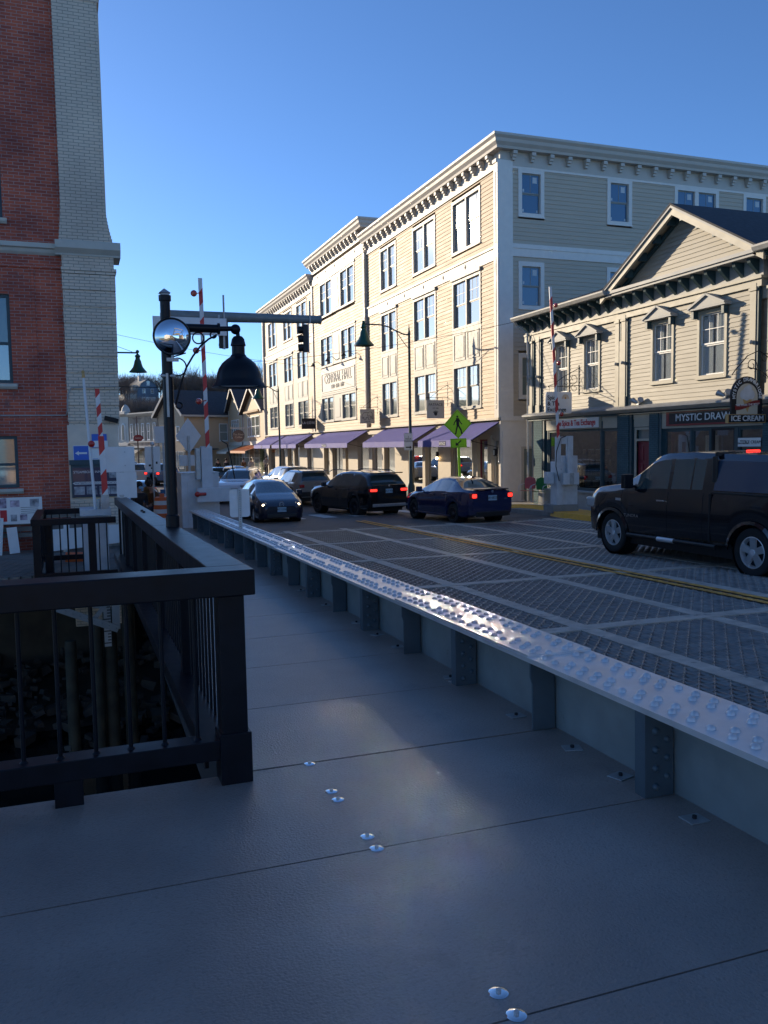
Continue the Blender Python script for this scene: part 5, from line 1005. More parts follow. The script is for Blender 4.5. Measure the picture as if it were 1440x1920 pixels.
g.build('ribbon', 'banner', ic); text('"WE MAKE THE BEST"', .085, 'signwhite', ic, (xc, -.056, .485), rot=(PI/2, -.05, 0))
wrd = 'MYSTIC DRAWBRIDGE'
for i, ch_ in enumerate(wrd):
    if ch_ == ' ': continue
    a_ = PI*(1.02-1.04*i/(len(wrd)-1)); zoff = .72; text(ch_, .135, 'signwhite', ic, (xc+.445*math.cos(a_), -.036, zoff+.445*math.sin(a_)), rot=(PI/2, PI/2-a_, 0), name='letter', bold=.003)
g = MB(); g.tube([(-.15, 0, 1.75), (-.5, 0, 1.95), (-.9, 0, 1.80), (-1.3, 0, 1.42), (-1.42, 0, 1.28)], .014, 6).tube(spiral((-.75, 1.55), .20, .05, -60, 420), .012, 6).tube([(-.1, 0, 1.2), (-.45, 0, 1.42), (-.9, 0, 1.50)], .013, 6).tube(spiral((-.3, 1.75), .16, .04, 0, 420), .011, 6).tube([(xc-.35, 0, 1.15), (xc-.35, 0, 1.45)], .007, 5).tube([(xc+.35, 0, 1.15), (xc+.35, 0, 1.45)], .007, 5).box(-.12, -.08, -.03, .03, .9, 2.1).tube(spiral((-.2, 1.35), .16, .04, 180, 600), .011, 6); g.build('scroll_bracket', 'ink', ic, 60)
sn = thing('window_ice_cream_notice', 'small pale notice in the shop window reading ice cream', 'notice', (17.95, 18.75, 2.68), -PI/2); MB().box(-.45, .42, -.01, 0, -.13, .13).build('board', 'housegrey', sn); MB().box(-.44, .41, -.014, -.0101, -.12, .12).build('face', 'signwhite', sn); text('MYSTIC\nDRAWBRIDGE', .065, 'ink', sn, (-.24, -.016, 0)); text('ICE CREAM', .12, 'ink', sn, (.14, -.016, 0))
for x, lb in ((23.6, 'twin flood lamps above the left shop cornice'), (19.6, 'twin flood lamps beside the arched ice cream sign')):
    o = thing('flood_lamp', lb, 'flood lamp', (17.82, x, 4.02)); MB().cyl((0, -.05, .02), (-.08, -.22, .12), .05, .10, 14).cyl((0, .05, .02), (-.08, .22, .12), .05, .10, 14).box(-.04, .04, -.05, .05, -.05, .05).build('lamps', 'galv', o, 40)
# chairs
def chair(x, y, seatm, label, r):
    o = thing('metal_chair', label, 'chair', (x, y, .40), r, 'retro metal chairs outside the spice shop')
    MB().add([(-.24, -.24, .42), (.24, -.24, .42), (.24, .22, .38), (-.24, .22, .38), (-.24, -.24, .44), (.24, -.24, .44), (.24, .22, .40), (-.24, .22, .40)], [(3, 2, 1, 0), (4, 5, 6, 7), (0, 1, 5, 4), (1, 2, 6, 5), (2, 3, 7, 6), (3, 0, 4, 7)]).build('seat', seatm, o, bevel=.01)
    MB().prism([(-.22, .48), (.22, .48), (.25, .75), (.20, .92), (.0, .98), (-.20, .92), (-.25, .75)], .24, .27).build('backrest', seatm, o, bevel=.01)
    for s in (-.27, .27): MB().tube([(s, .28, .70), (s, .1, .68), (s, -.28, .64), (s, -.34, .55), (s, -.30, .02), (s, -.2, .0), (s, .30, .0)], .013, 8).build('arm_and_leg', 'white', o, 40)
chair(17.35, 30.1, 'pink', 'pink retro metal chair with white tube arms', -.9); chair(17.35, 29.2, 'green', 'green retro metal chair with white tube arms next to the pink one', -.9)

# ================================================================ VEHICLES
def interp(pts, x):
    if x <= pts[0][0]: return pts[0][1]
    for (a, b), (c, d) in zip(pts, pts[1:]):
        if x <= c: 
            t = (x-a)/(c-a) if c > a else 1; return b+(d-b)*t
    return pts[-1][1]
def smoothi(pts, x, h=.10): return (interp(pts, x-h)+2*interp(pts, x-h/2)+2*interp(pts, x)+2*interp(pts, x+h/2)+interp(pts, x+h))/8
# nose-to-tail stations; s = 0 front, L rear; car points along +y
def vehicle(name, label, cat, P, x, y, rz_, paint, z=None, group=None, lights='tail', glass='carglass'):
    L, W = P['L'], P['W']/2; o = thing(name, label, cat, (x, y, rz(y) if z is None else z), rz_, group)
    ax1, ax2, r = P['ax'][0], P['ax'][1], P['r']; ra = r+.055
    st = set(np.round(np.arange(0, L+.001, .09), 3)) | {L, .02, .05}
    for s_ in P['keys']: st.add(s_)
    for ax in (ax1, ax2):
        for k in range(13): st.add(round(ax+ra*math.cos(PI*k/12), 3))
    st = sorted(s_ for s_ in st if 0 <= s_ <= L); N = len(st)
    def sec(s_):
        wf = interp(P['plan'], s_)*W; zl = smoothi(P['belt'], s_, .12); zt = max(smoothi(P['top'], s_, .07), zl+.012); zb = interp(P['bot'], s_)
        for ax in (ax1, ax2):
            d = abs(s_-ax)
            if d < ra: zb = max(zb, r+math.sqrt(ra*ra-d*d))
        zb = min(zb, zl-.06); h = zt-zl; gh = min(1, h/.42); inset = .03+P.get('tumble', .17)*gh; rc = P.get('rc', .80)
        w4 = wf-.045; w5 = w4-inset; H_ = zl-zb
        return [(wf-.08, zb), (wf-.02, zb+min(.05, H_*.2)), (wf-.0, zb+.38*H_), (wf-.006, zb+.62*H_), (wf-.022, zl-.10*min(1, H_)), (w4, zl), (w4-inset*.08, zl+.07*h), (w4-inset*.92, zl+.80*h), (w5-.02*gh, zl+.87*h), (w5*rc, zl+.96*h), (w5*.4, zt-.006), (0, zt)]
    S = [sec(s_) for s_ in st]; K = 12
    grp = {}
    def put(key, quad): grp.setdefault(key, []).append(quad)
    for side in (1, -1):
        for i in range(N-1):
            s_ = (st[i]+st[i+1])/2
            for k in range(K-1):
                q = [(side*S[i][k][0], L/2-st[i], S[i][k][1]), (side*S[i][k+1][0], L/2-st[i], S[i][k+1][1]), (side*S[i+1][k+1][0], L/2-st[i+1], S[i+1][k+1][1]), (side*S[i+1][k][0], L/2-st[i+1], S[i+1][k][1])]
                if side < 0: q = q[::-1]
                key = 'body'
                if k == 6 and P.get('cap') and P['cap'] < s_ < 5.55: key = 'cap_window'
                elif k == 6 and any(a < s_ < b for a, b in P['side']): key = 'side_window'
                elif k >= 8 and P['ws'][0] < s_ < P['ws'][1]: key = 'windshield'
                elif k >= 8 and P['rw'][0] < s_ < P['rw'][1]: key = 'rear_window'
                elif k in (0, 1) and P.get('clad'): key = 'cladding'
                put((key, side) if key in ('side_window', 'cap_window') else key, q)
        for i, fl in ((0, 1), (N-1, -1)):
            b_ = [(side*S[i][k][0], L/2-st[i], S[i][k][1]) for k in range(K)]+[(0, L/2-st[i], S[i][0][1])]
            if side*fl < 0: b_ = b_[::-1]
            put('body', b_)
    for key, qs in grp.items():
        key = key[0] if isinstance(key, tuple) else key
        d = {}; V = []; F = []
        for q in qs:
            f = []
            for p in q:
                kk = (round(p[0], 4), round(p[1], 4), round(p[2], 4))
                if kk not in d: d[kk] = len(V); V.append(kk)
                if d[kk] not in f: f.append(d[kk])
            if len(f) > 2: F.append(f)
        g = MB(); g.add(V, F)
        g.build(key, paint if key == 'body' else ('blackplastic' if key == 'cladding' else 'capglass' if key == 'cap_window' else glass), o, smooth=38 if key == 'body' else 60)
    g = MB(); g.box(-W+.16, W-.16, -L/2+.3, L/2-.3, .22, .55); g.build('underbody', 'blackplastic', o)
    # wheels
    for ax in (ax1, ax2):
        for sd in (-1, 1):
            yy = L/2-ax; xo = sd*(W-.035); g = MB()
            MB().lathe([(ra+.0, -.30), (ra+.0, .0)], (sd*(W-.07) if sd > 0 else -(W-.07)+.30, yy, r), 20, 'x').build('wheel_well', 'blackplastic', o)
            MB().lathe([(.001, 0), (ra, 0)], (sd*(W-.32), yy, r), 20, 'x').build('wheel_well', 'blackplastic', o)
            wo = MB().lathe([(r*.64, -sd*.015), (r*.70, sd*.0), (r*.94, -sd*.005), (r, -sd*.03), (r, -sd*.2), (r*.9, -sd*.225), (r*.5, -sd*.225)], (xo, yy, r), 32, 'x').build('wheel', 'tyre', o, 40)
            rm = MB(); rm.lathe([(r*.66, -sd*.012), (r*.62, -sd*.008), (r*.60, -sd*.05), (r*.58, -sd*.16), (.001, -sd*.16)], (xo, yy, r), 28, 'x'); ns = P.get('spokes', 5)
            for k in range(ns):
                a = 2*PI*k/ns+.3; c, s2_ = math.cos(a), math.sin(a); wd1, wd2 = P.get('spw', (.045, .07)); rr_ = r*.61
                def pt(rad, lat, xx): return (xo+xx, yy+c*rad-s2_*lat, r+s2_*rad+c*lat)
                rm.add([pt(.05, -wd1, -sd*.02), pt(.05, wd1, -sd*.02), pt(rr_, wd2, -sd*.015), pt(rr_, -wd2, -sd*.015), pt(.05, -wd1, -sd*.06), pt(.05, wd1, -sd*.06), pt(rr_, wd2, -sd*.05), pt(rr_, -wd2, -sd*.05)], [(0, 1, 2, 3), (3, 2, 1, 0), (0, 4, 5, 1), (1, 5, 6, 2), (2, 6, 7, 3), (3, 7, 4, 0)])
            rm.lathe([(.001, sd*.0), (.05, sd*.0), (.065, -sd*.02), (.075, -sd*.06)], (xo-sd*.012, yy, r), 16, 'x'); rm.build('rim', P.get('rim', 'alloy'), wo, 35)
            MB().lathe([(r*.57, -sd*.12), (.001, -sd*.12)], (xo+sd*.03, yy, r), 20, 'x').build('dark_gap_disc', 'ink', wo)  # ink-black disc added behind the spokes, stands in for shade in the gaps
    def onside(s_, z_, off=.004):
        sc_ = sec(s_)
        for (a, b), (c, d) in zip(sc_, sc_[1:]):
            if b <= z_ <= d: t = (z_-b)/(d-b+1e-9); return a+(c-a)*t+off
        return sc_[5][0]+off
    # door seams, handles
    for s_, zt_ in P.get('seams', []):
        for sd in (-1, 1):
            sc_ = sec(s_); pts = [(sd*(a+.002), L/2-s_, z_) for a, z_ in sc_[1:6]]; g = MB()
            for p, q in zip(pts, pts[1:]): g.add([(p[0], p[1]-.005, p[2]), (q[0], q[1]-.005, q[2]), (q[0], q[1]+.005, q[2]), (p[0], p[1]+.005, p[2])], [(0, 1, 2, 3), (3, 2, 1, 0)])
            g.build('door_seam', 'ink', o)
    for s_, z_ in P.get('handles', []):
        for sd in (-1, 1):
            x_ = onside(s_, z_); MB().box(*sorted((sd*x_, sd*(x_+.035))), L/2-s_-.10, L/2-s_+.10, z_-.015, z_+.015).build('door_handle', P.get('hm', paint), o, bevel=.006)
    ms, mz = P['mir']
    for sd in (-1, 1):
        x_ = onside(ms, mz-.02, -.01); g = MB(); a, b = sorted((sd*x_, sd*(x_+.10))); g.box(a, b, L/2-ms-.03, L/2-ms+.03, mz-.02, mz+.02); a, b = sorted((sd*(x_+.07), sd*(x_+.07+P.get('mw', .20)))); g.box(a, b, L/2-ms-.06, L/2-ms+.06, mz-.04, mz+P.get('mh', .14)); g.build('wing_mirror', P.get('mm', paint), o, bevel=.03)
    return o, sec, onside, L, W
def lightbox(o, nm, m, x0, x1, y0, y1, z0, z1, bev=.02): return MB().box(min(x0, x1), max(x0, x1), min(y0, y1), max(y0, y1), z0, z1).build(nm, m, o, bevel=bev)
def rearkit(o, L, W, zt0, zt1, wt, zp, lit, plate_s, pw=.16, em=True, yin=.16, dw=.0):
    for sd in (-1, 1):
        lightbox(o, 'tail_light', 'tail' if lit else 'taildark', sd*(W-wt), sd*(W-.055-dw), -L/2-.012, -L/2+yin, zt0, zt1, .03)
        if lit: lightbox(o, 'tail_lens', 'taildark', sd*(W-wt-.03), sd*(W-.04-dw), -L/2-.004, -L/2+yin+.06, zt0-.03, zt1+.03, .03)
    p = MB().box(-.155, .155, -L/2-.02, -L/2+.0, zp-.08, zp+.08).build('licence_plate', 'plate', o, bevel=.004); text(plate_s, .105, 'ink', p, (0, -L/2-.021, zp-.0))
    if em: MB().lathe([(.001, -.008), (.035, -.008), (.042, 0)], (0, -L/2-.012, zp+.20), 18, 'y').build('emblem', 'chrome', o)
BASEP = dict(plan=[(0, .62), (.06, .80), (.2, .91), (.5, .97), (.9, 1.0), (3.6, 1.0), (4.1, .97), (4.4, .90), (4.6, .80)])
# --- pickup
TP = dict(L=5.81, W=2.03, ax=(.98, 4.68), r=.405, keys=[1.35, 2.2, 3.2, 3.7, 3.78, 5.6], tumble=.10, rc=.90, cap=3.80,
  plan=[(0, .72), (.05, .84), (.18, .93), (.4, .98), (.8, 1), (5.4, 1), (5.7, .98), (5.81, .96)],
  belt=[(0, 1.0), (.12, 1.14), (.5, 1.22), (1.4, 1.29), (3.7, 1.34), (5.81, 1.35)], top=[(0, 1.04), (.10, 1.18), (.4, 1.32), (.9, 1.39), (1.25, 1.43), (1.35, 1.46), (2.12, 1.98), (2.4, 2.05), (3.1, 2.075), (3.6, 2.06), (3.75, 2.05), (5.5, 2.02), (5.72, 1.92), (5.80, 1.42), (5.81, 1.37)],
  bot=[(0, .54), (.1, .40), (.3, .37), (1.5, .42), (4, .44), (5.2, .46), (5.6, .5), (5.81, .55)], side=[(1.70, 2.60), (2.70, 3.18), (3.26, 3.48), (3.8, 5.55)], ws=(1.38, 2.20), rw=(5.6, 5.82),
  seams=[(1.3, 1), (2.65, 1), (3.56, 1), (3.74, 1)], handles=[(2.48, 1.14)], hm='chrome', mir=(1.62, 1.38), mw=.22, mh=.24, mm='blackgloss', spokes=5, spw=(.05, .065), rim='alloy')
tr, sec, ons, L, W = vehicle('pickup_truck', 'large black pickup truck with silver five spoke wheels on the bridge grating', 'pickup truck', TP, 11.32, 12.55, .02, 'p_tundra')
for sd in (-1, 1): MB().cyl((sd*(W+.03), L/2-1.55, .42), (sd*(W+.03), L/2-3.95, .42), .042, n=14).build('running_board', 'blackplastic', tr, 40)
for a in (2.45,): MB().cyl((-W-.03, L/2-a-.0, .42), (-W-.03, L/2-a-.45, .42), .0445, n=14).build('running_board_trim', 'alloy', tr, 40)
text('TUNDRA', .085, 'chrome', tr, (-ons(1.6, .80)-.002, L/2-1.62, .80), rot=(PI/2, 0, -PI/2), sx=1.3, ext=.004); MB().box(-ons(1.2, 1.10)-.004, -ons(1.2, 1.10)+.01, L/2-1.28, L/2-1.12, 1.08, 1.13).build('badge', 'chrome', tr)
for sd in (-1, 1): lightbox(tr, 'headlight', 'head', sd*(W-.34), sd*(W-.05), L/2-.02, L/2-.42, .88, 1.10, .05); lightbox(tr, 'tail_light', 'taildark', sd*(W-.14), sd*(W-.0), -L/2-.01, -L/2+.1, .8, 1.25)
MB().box(-.13, .13, L/2-3.74, L/2-3.66, 2.05, 2.078).build('high_brake_light', 'tail', tr, bevel=.01)
for sd in (-1, 1):
    MB().box(*sorted((sd*(W-.06), sd*(W+.003))), L/2-3.755, L/2-3.725, .5, 1.33).build('bed_gap', 'ink', tr); MB().box(*sorted((sd*(W-.10), sd*(W-.145+.12))), L/2-5.7, L/2-3.76, 1.335, 1.365).build('bed_rail', 'blackplastic', tr, bevel=.006)
    MB().box(*sorted((sd*(W-.12), sd*(W-.085))), L/2-3.82, L/2-3.71, 1.35, 1.98).build('cap_pillar', 'blackplastic', tr, bevel=.01)
MB().box(-W+.14, W-.14, L/2-3.78, L/2-3.72, 1.98, 2.05).build('roof_gap', 'ink', tr)
for ax in TP['ax']:
    for sd in (-1, 1):
        g = MB(); pts = [((TP['r']+.075)*math.cos(PI*k/16), TP['r']+(TP['r']+.06)*math.sin(PI*k/16)) for k in range(17)]
        for (a, b), (c, d) in zip(pts, pts[1:]): xo = sd*(ons(1.9, .8)-.004); g.add([(xo+sd*.0, L/2-ax-a, b), (xo, L/2-ax-c, d), (xo+sd*.022, L/2-ax-c*1.0, d+.0), (xo+sd*.022, L/2-ax-a, b), (xo, L/2-ax-a*1.12, b*1.0+.055*abs(math.sin(math.atan2(b, a)))), (xo, L/2-ax-c*1.12, d+.055)], [(0, 1, 2, 3), (3, 2, 5, 4), (3, 2, 1, 0), (4, 5, 2, 3)])
        g.build('wheel_arch_lip', 'p_tundra', tr, 60)
MB().box(-W+.30, W-.30, L/2-.10, L/2+.03, .44, .68).build('front_bumper', 'p_tundra', tr, bevel=.03)
# --- blue sedan
SPr = dict(L=4.60, W=1.795, ax=(.93, 3.58), r=.32, keys=[1.2, 2.2, 3.25, 4.0], tumble=.24, plan=[(0, .55), (.06, .76), (.2, .88), (.5, .96), (.9, 1.0), (3.6, 1.0), (4.1, .97), (4.45, .90), (4.6, .80)],
  belt=[(0, .56), (.1, .66), (.5, .78), (1.3, .90), (2.5, .97), (3.6, 1.02), (4.2, 1.03), (4.6, .98)], top=[(0, .60), (.1, .70), (.5, .86), (1.2, 1.0), (1.35, 1.03), (2.05, 1.39), (2.35, 1.455), (2.8, 1.475), (3.2, 1.44), (3.5, 1.36), (4.05, 1.12), (4.15, 1.10), (4.5, 1.10), (4.6, 1.05)],
  bot=[(0, .30), (.1, .20), (1, .19), (3.8, .2), (4.3, .24), (4.6, .34)], side=[(1.62, 2.42), (2.50, 3.42)], ws=(1.38, 2.12), rw=(3.28, 4.02), seams=[(1.30, 1), (2.46, 1), (3.28, 1)], handles=[(2.3, .88), (3.12, .92)], mir=(1.58, .98), spokes=10, spw=(.012, .022), rim='darkalloy')
sb_, sec, ons, L, W = vehicle('sedan', 'dark blue sedan with lit tail lights in front of the crosswalk sign', 'car', SPr, 12.0, 25.7, .10, 'p_subaru')
rearkit(sb_, L, W, .84, .98, .33, .84, True, 'AR·68220', dw=.09, yin=.24)
MB().box(-.62, .62, -L/2+.02, -L/2+.14, 1.095, 1.125).build('boot_lip', 'p_subaru', sb_, bevel=.01); MB().box(-.62, .62, -L/2-.01, -L/2+.05, .26, .42).build('diffuser', 'blackplastic', sb_, bevel=.02)
for x in (-.60, -.50, .50, .60): MB().cyl((x, -L/2-.03, .30), (x, -L/2+.1, .30), .038, n=14, caps=False).build('exhaust_tip', 'chrome', sb_, 40)
MB().add([(-.02, -L/2+1.25, 1.43), (.02, -L/2+1.25, 1.43), (.02, -L/2+1.05, 1.5), (-.02, -L/2+1.05, 1.5), (0, -L/2+1.05, 1.42)], [(0, 1, 2, 3), (0, 3, 4), (1, 4, 2), (2, 4, 3)]).build('roof_fin', 'p_subaru', sb_); MB().box(-.07, .07, -L/2+.95, -L/2+.97, 1.16, 1.19).build('high_brake_light', 'tail', sb_)
text('WRX', .06, 'chrome', sb_, (.48, -L/2-.01, .80)); MB().box(-W-.02, -W+.04, -1.2, 1.15, .22, .27).build('side_skirt', 'p_subaru', sb_, bevel=.01)
# --- black SUV
XP = dict(L=4.89, W=1.94, ax=(.90, 3.83), r=.37, keys=[1.2, 2.2, 4.3, 4.75], tumble=.21, clad=0, plan=[(0, .60), (.06, .80), (.2, .9), (.5, .97), (.9, 1), (4.2, 1), (4.6, .97), (4.8, .92), (4.89, .84)],
  belt=[(0, .72), (.1, .85), (.6, .98), (1.4, 1.08), (3.2, 1.14), (4.89, 1.20)], top=[(0, .76), (.1, .9), (.5, 1.05), (1.25, 1.16), (1.4, 1.19), (2.1, 1.63), (2.4, 1.72), (3.0, 1.765), (4.0, 1.74), (4.5, 1.68), (4.58, 1.64), (4.80, 1.26), (4.89, 1.22)],
  bot=[(0, .36), (.1, .28), (1, .27), (4.2, .28), (4.7, .34), (4.89, .42)], side=[(1.68, 2.55), (2.63, 3.55), (3.60, 4.1)], ws=(1.42, 2.16), rw=(4.53, 4.83), seams=[(1.4, 1), (2.58, 1), (3.55, 1)], handles=[(2.42, 1.02), (3.4, 1.06)], mir=(1.72, 1.15), spokes=10, spw=(.014, .024), rim='darkalloy')
x5, sec, ons, L, W = vehicle('suv', 'glossy black SUV with lit tail lights crossing the crosswalk', 'car', XP, 10.62, 32.2, .23, 'p_x5')
rearkit(x5, L, W, .98, 1.09, .44, 1.0, True, 'BU7 P58', dw=.06, yin=.3)
MB().box(-.75, .75, -L/2-.02, -L/2+.12, .40, .52).build('rear_skid_plate', 'galv', x5, bevel=.02); MB().box(-.68, .68, -L/2+.03, -L/2+.30, 1.66, 1.70).build('roof_spoiler', 'p_x5', x5, bevel=.02)
for sd in (-1, 1): MB().tube([(sd*.66, .9, 1.70), (sd*.68, .6, 1.78), (sd*.68, -1.5, 1.77), (sd*.66, -1.8, 1.69)], .018, 6).build('roof_rail', 'blackplastic', x5, 40)
# --- pale gold SUV
X3 = dict(XP); X3.update(L=4.57, W=1.85, ax=(.82, 3.6), keys=[], plan=[(0, .6), (.2, .9), (.6, 1), (4.0, 1), (4.4, .95), (4.57, .86)], top=[(0, .76), (.1, .9), (.5, 1.03), (1.25, 1.12), (1.4, 1.15), (2.1, 1.58), (2.5, 1.66), (3.6, 1.67), (4.2, 1.64), (4.28, 1.6), (4.48, 1.18), (4.57, 1.12)], belt=[(0, .72), (.6, .95), (1.4, 1.04), (4.57, 1.08)], rw=(4.22, 4.52), side=[(1.68, 2.5), (2.58, 3.4), (3.46, 4.0)], bot=[(0, .36), (.1, .28), (4.0, .28), (4.57, .42)], clad=1, rim='alloy', spokes=7)
x3, sec, ons, L, W = vehicle('suv', 'pale gold SUV seen from behind between the midnight blue hatchback and the black SUV', 'car', X3, 10.2, 39.6, .10, 'p_x3')
rearkit(x3, L, W, .86, 1.02, .34, .86, False, 'AP 86262', dw=.05, yin=.2)
for sd in (-1, 1): MB().tube([(sd*.62, .9, 1.62), (sd*.64, .6, 1.70), (sd*.64, -1.5, 1.70), (sd*.62, -1.8, 1.62)], .018, 6).build('roof_rail', 'ink', x3, 40)
MB().box(-.6, .6, -L/2+.03, -L/2+.25, 1.60, 1.635).build('roof_spoiler', 'p_x3', x3, bevel=.02); MB().box(-.85, .85, -L/2-.03, -L/2+.1, .45, .68).build('rear_bumper', 'blackplastic', x3, bevel=.03)
# --- dark hatchback facing the camera
PP = dict(L=4.46, W=1.745, ax=(.92, 3.62), r=.315, keys=[.6, 2.6], tumble=.23, plan=[(0, .62), (.04, .78), (.14, .88), (.4, .95), (.8, 1), (3.6, 1), (4.2, .94), (4.46, .82)],
  belt=[(0, .56), (.08, .64), (.4, .74), (1.2, .90), (2.5, .98), (4.46, 1.05)], top=[(0, .62), (.08, .70), (.35, .84), (.9, 1.0), (1.1, 1.05), (2.0, 1.42), (2.4, 1.485), (2.9, 1.49), (3.6, 1.38), (4.3, 1.12), (4.46, 1.06)], bot=[(0, .24), (.1, .17), (3.8, .18), (4.46, .3)],
  side=[(1.55, 2.4), (2.48, 3.4)], ws=(1.08, 2.05), rw=(3.5, 4.25), seams=[(1.35, 1), (2.44, 1)], handles=[(2.3, .9)], mir=(1.45, .98), spokes=7, spw=(.02, .03))
pr, sec, ons, L, W = vehicle('hatchback', 'midnight blue hatchback with lit headlights driving toward the bridge', 'car', PP, 6.72, 30.55, PI-.03, 'p_prius')
for sd in (-1, 1):
    MB().add([(sd*.50, L/2-.06, .60), (sd*.76, L/2-.22, .62), (sd*.80, L/2-.52, .80), (sd*.66, L/2-.48, .86), (sd*.50, L/2-.12, .74), (sd*.6, L/2-.5, .65)], [(0, 1, 2, 3, 4), (4, 3, 2, 1, 0), (0, 4, 5), (1, 5, 2)]).build('headlight', 'head', pr)
    MB().ball((sd*.62, L/2-.12, .67), .05).build('headlight_bulb', 'headon', pr, 40); MB().lathe([(.001, 0), (.05, 0), (.06, -.03)], (sd*.66, L/2-.10, .38), 14, 'y').build('fog_lamp', 'head', pr)
MB().box(-.52, .52, L/2-.05, L/2+.012, .25, .38).build('lower_grille', 'blackplastic', pr, bevel=.02); MB().box(-.155, .155, L/2+.0, L/2+.02, .44, .60).build('licence_plate', 'plate', pr)
MB().lathe([(.085, 0), (.085, .012), (.07, .012), (.07, 0)], (0, L/2-.02, .70), 24, 'y').lathe([(.045, 0), (.045, .012), (.035, .012), (.035, 0)], (0, L/2-.02, .715), 20, 'y').build('emblem', 'chrome', pr)
text('AT·S206', .10, 'ink', pr, (0, L/2+.022, .52), rot=(PI/2, 0, PI))
# --- white crossover, bronze wagon, others
WX = dict(X3); WX.update(L=4.7, clad=0)
wx, sec, ons, L, W = vehicle('crossover', 'white crossover with roof rails turned toward the left behind the midnight blue hatchback', 'car', WX, 7.95, 43.2, PI-.42, 'p_white')
for sd in (-1, 1): lightbox(wx, 'headlight', 'head', sd*(W-.36), sd*(W-.1), L/2-.1, L/2-.3, .78, .92, .03); MB().tube([(sd*.60, .9, 1.62), (sd*.64, .6, 1.72), (sd*.64, -1.5, 1.71), (sd*.62, -1.8, 1.62)], .03, 6).build('roof_rail', 'p_white', wx, 40)
wg, sec, ons, L, W = vehicle('wagon', 'bronze SUV seen from behind, right next to the traffic gate', 'car', X3, 7.55, 50.0, .12, 'p_tanw'); rearkit(wg, L, W, .84, 1.0, .3, .8, True, '', yin=.2, dw=.05)
MB().box(-.5, .5, -L/2+.03, -L/2+.25, 1.60, 1.635).build('roof_spoiler', 'p_tanw', wg, bevel=.02)
sf, sec, ons, L, W = vehicle('suv', 'dark SUV roof showing above the white crossover', 'car', X3, 11.4, 47.5, .12, 'p_silver')
vehicle('sedan', 'small grey car parked far off below the group of pedestrians', 'car', SPr, 10.6, 60.5, .2, 'p_silver')
bl, sec, ons, L, W = vehicle('sedan', 'bright blue car behind the two seated people', 'car', SPr, 2.35, 35.5, PI-.05, 'p_blue')
for sd in (-1, 1): lightbox(bl, 'headlight', 'head', sd*(W-.36), sd*(W-.1), L/2-.08, L/2-.25, .60, .72, .03)
c1, sec, ons, L, W = vehicle('crossover', 'dark car with lit tail lights just left of the lamp post', 'car', X3, 6.5, 66, -.02, 'p_lblue'); rearkit(c1, L, W, .86, 1.02, .3, .7, True, '', em=False, dw=.04)
c2, sec, ons, L, W = vehicle('crossover', 'white car with one red light catching the sun on the far left of the traffic', 'car', X3, 4.9, 67.5, -.28, 'p_white'); rearkit(c2, L, W, .86, 1.02, .3, .7, True, '', em=False, dw=.04)
c3, sec, ons, L, W = vehicle('crossover', 'dark car farthest off at the left end of the traffic', 'car', X3, 4.5, 78, .0, 'p_dark'); MB().box(-.2, .2, -L/2+.02, -L/2+.3, 1.62, 1.66).build('high_brake_light', 'tail', c3)

# ================================================================ TRAFFIC BARREL
o = thing('traffic_barrel', 'orange and white striped traffic barrel partly behind the lamp post', 'barrel', (2.30, 24.6, .38))
MB().lathe([(.38, 0), (.38, .05), (.30, .06)], n=20).build('base', 'tyre', o)
zz = [.06, .30, .42, .54, .66, .78, .90, 1.0]; rr_ = [.29, .27, .265, .25, .245, .23, .225, .20]
for k, m_ in enumerate(('orange', 'white', 'orange', 'white', 'orange', 'white', 'orange')): MB().lathe([(rr_[k], zz[k]), (rr_[k+1], zz[k+1])], n=20).build('band', m_, o, 40)
MB().lathe([(.20, 1.0), (.001, 1.0)], n=20).box(-.06, .06, -.02, .02, 1.0, 1.1).build('handle', 'orange', o)
# bench
bn = thing('bench', 'dark wooden bench on the near pavement under the seated people', 'bench', (2.0, 26.9, .38)); MB().box(-.3, 1.0, -.2, .2, .40, .45).build('seat', 'timber', bn, bevel=.01)
for x in (-.2, .9): MB().box(x-.04, x+.04, -.18, .18, 0, .40).build('leg', 'black', bn)
# ================================================================ PEOPLE
def skinmesh(name, chain, m, parent, sub=1):
    """chain: list of (idx_parent, (x,y,z), radius)"""
    me = bpy.data.meshes.new(name); me.from_pydata([c[1] for c in chain], [(c[0], i) for i, c in enumerate(chain) if c[0] >= 0], [])
    me.skin_vertices or None
    o = bpy.data.objects.new(name, me); sc.collection.objects.link(o)
    bpy.context.view_layer.objects.active = o
    md = o.modifiers.new('skin', 'SKIN'); md.use_smooth_shade = True
    for v, c in zip(me.skin_vertices[0].data, chain): v.radius = (c[2], c[2]); v.use_root = False
    me.skin_vertices[0].data[0].use_root = True
    s_ = o.modifiers.new('sub', 'SUBSURF'); s_.levels = sub; s_.render_levels = sub
    dg = bpy.context.evaluated_depsgraph_get(); dg.update(); m2 = bpy.data.meshes.new_from_object(o.evaluated_get(dg)); bpy.data.objects.remove(o)
    m2.materials.clear(); m2.materials.append(M[m]); m2.polygons.foreach_set('use_smooth', [True]*len(m2.polygons)); o = bpy.data.objects.new(name, m2); sc.collection.objects.link(o); o.parent = parent; return o
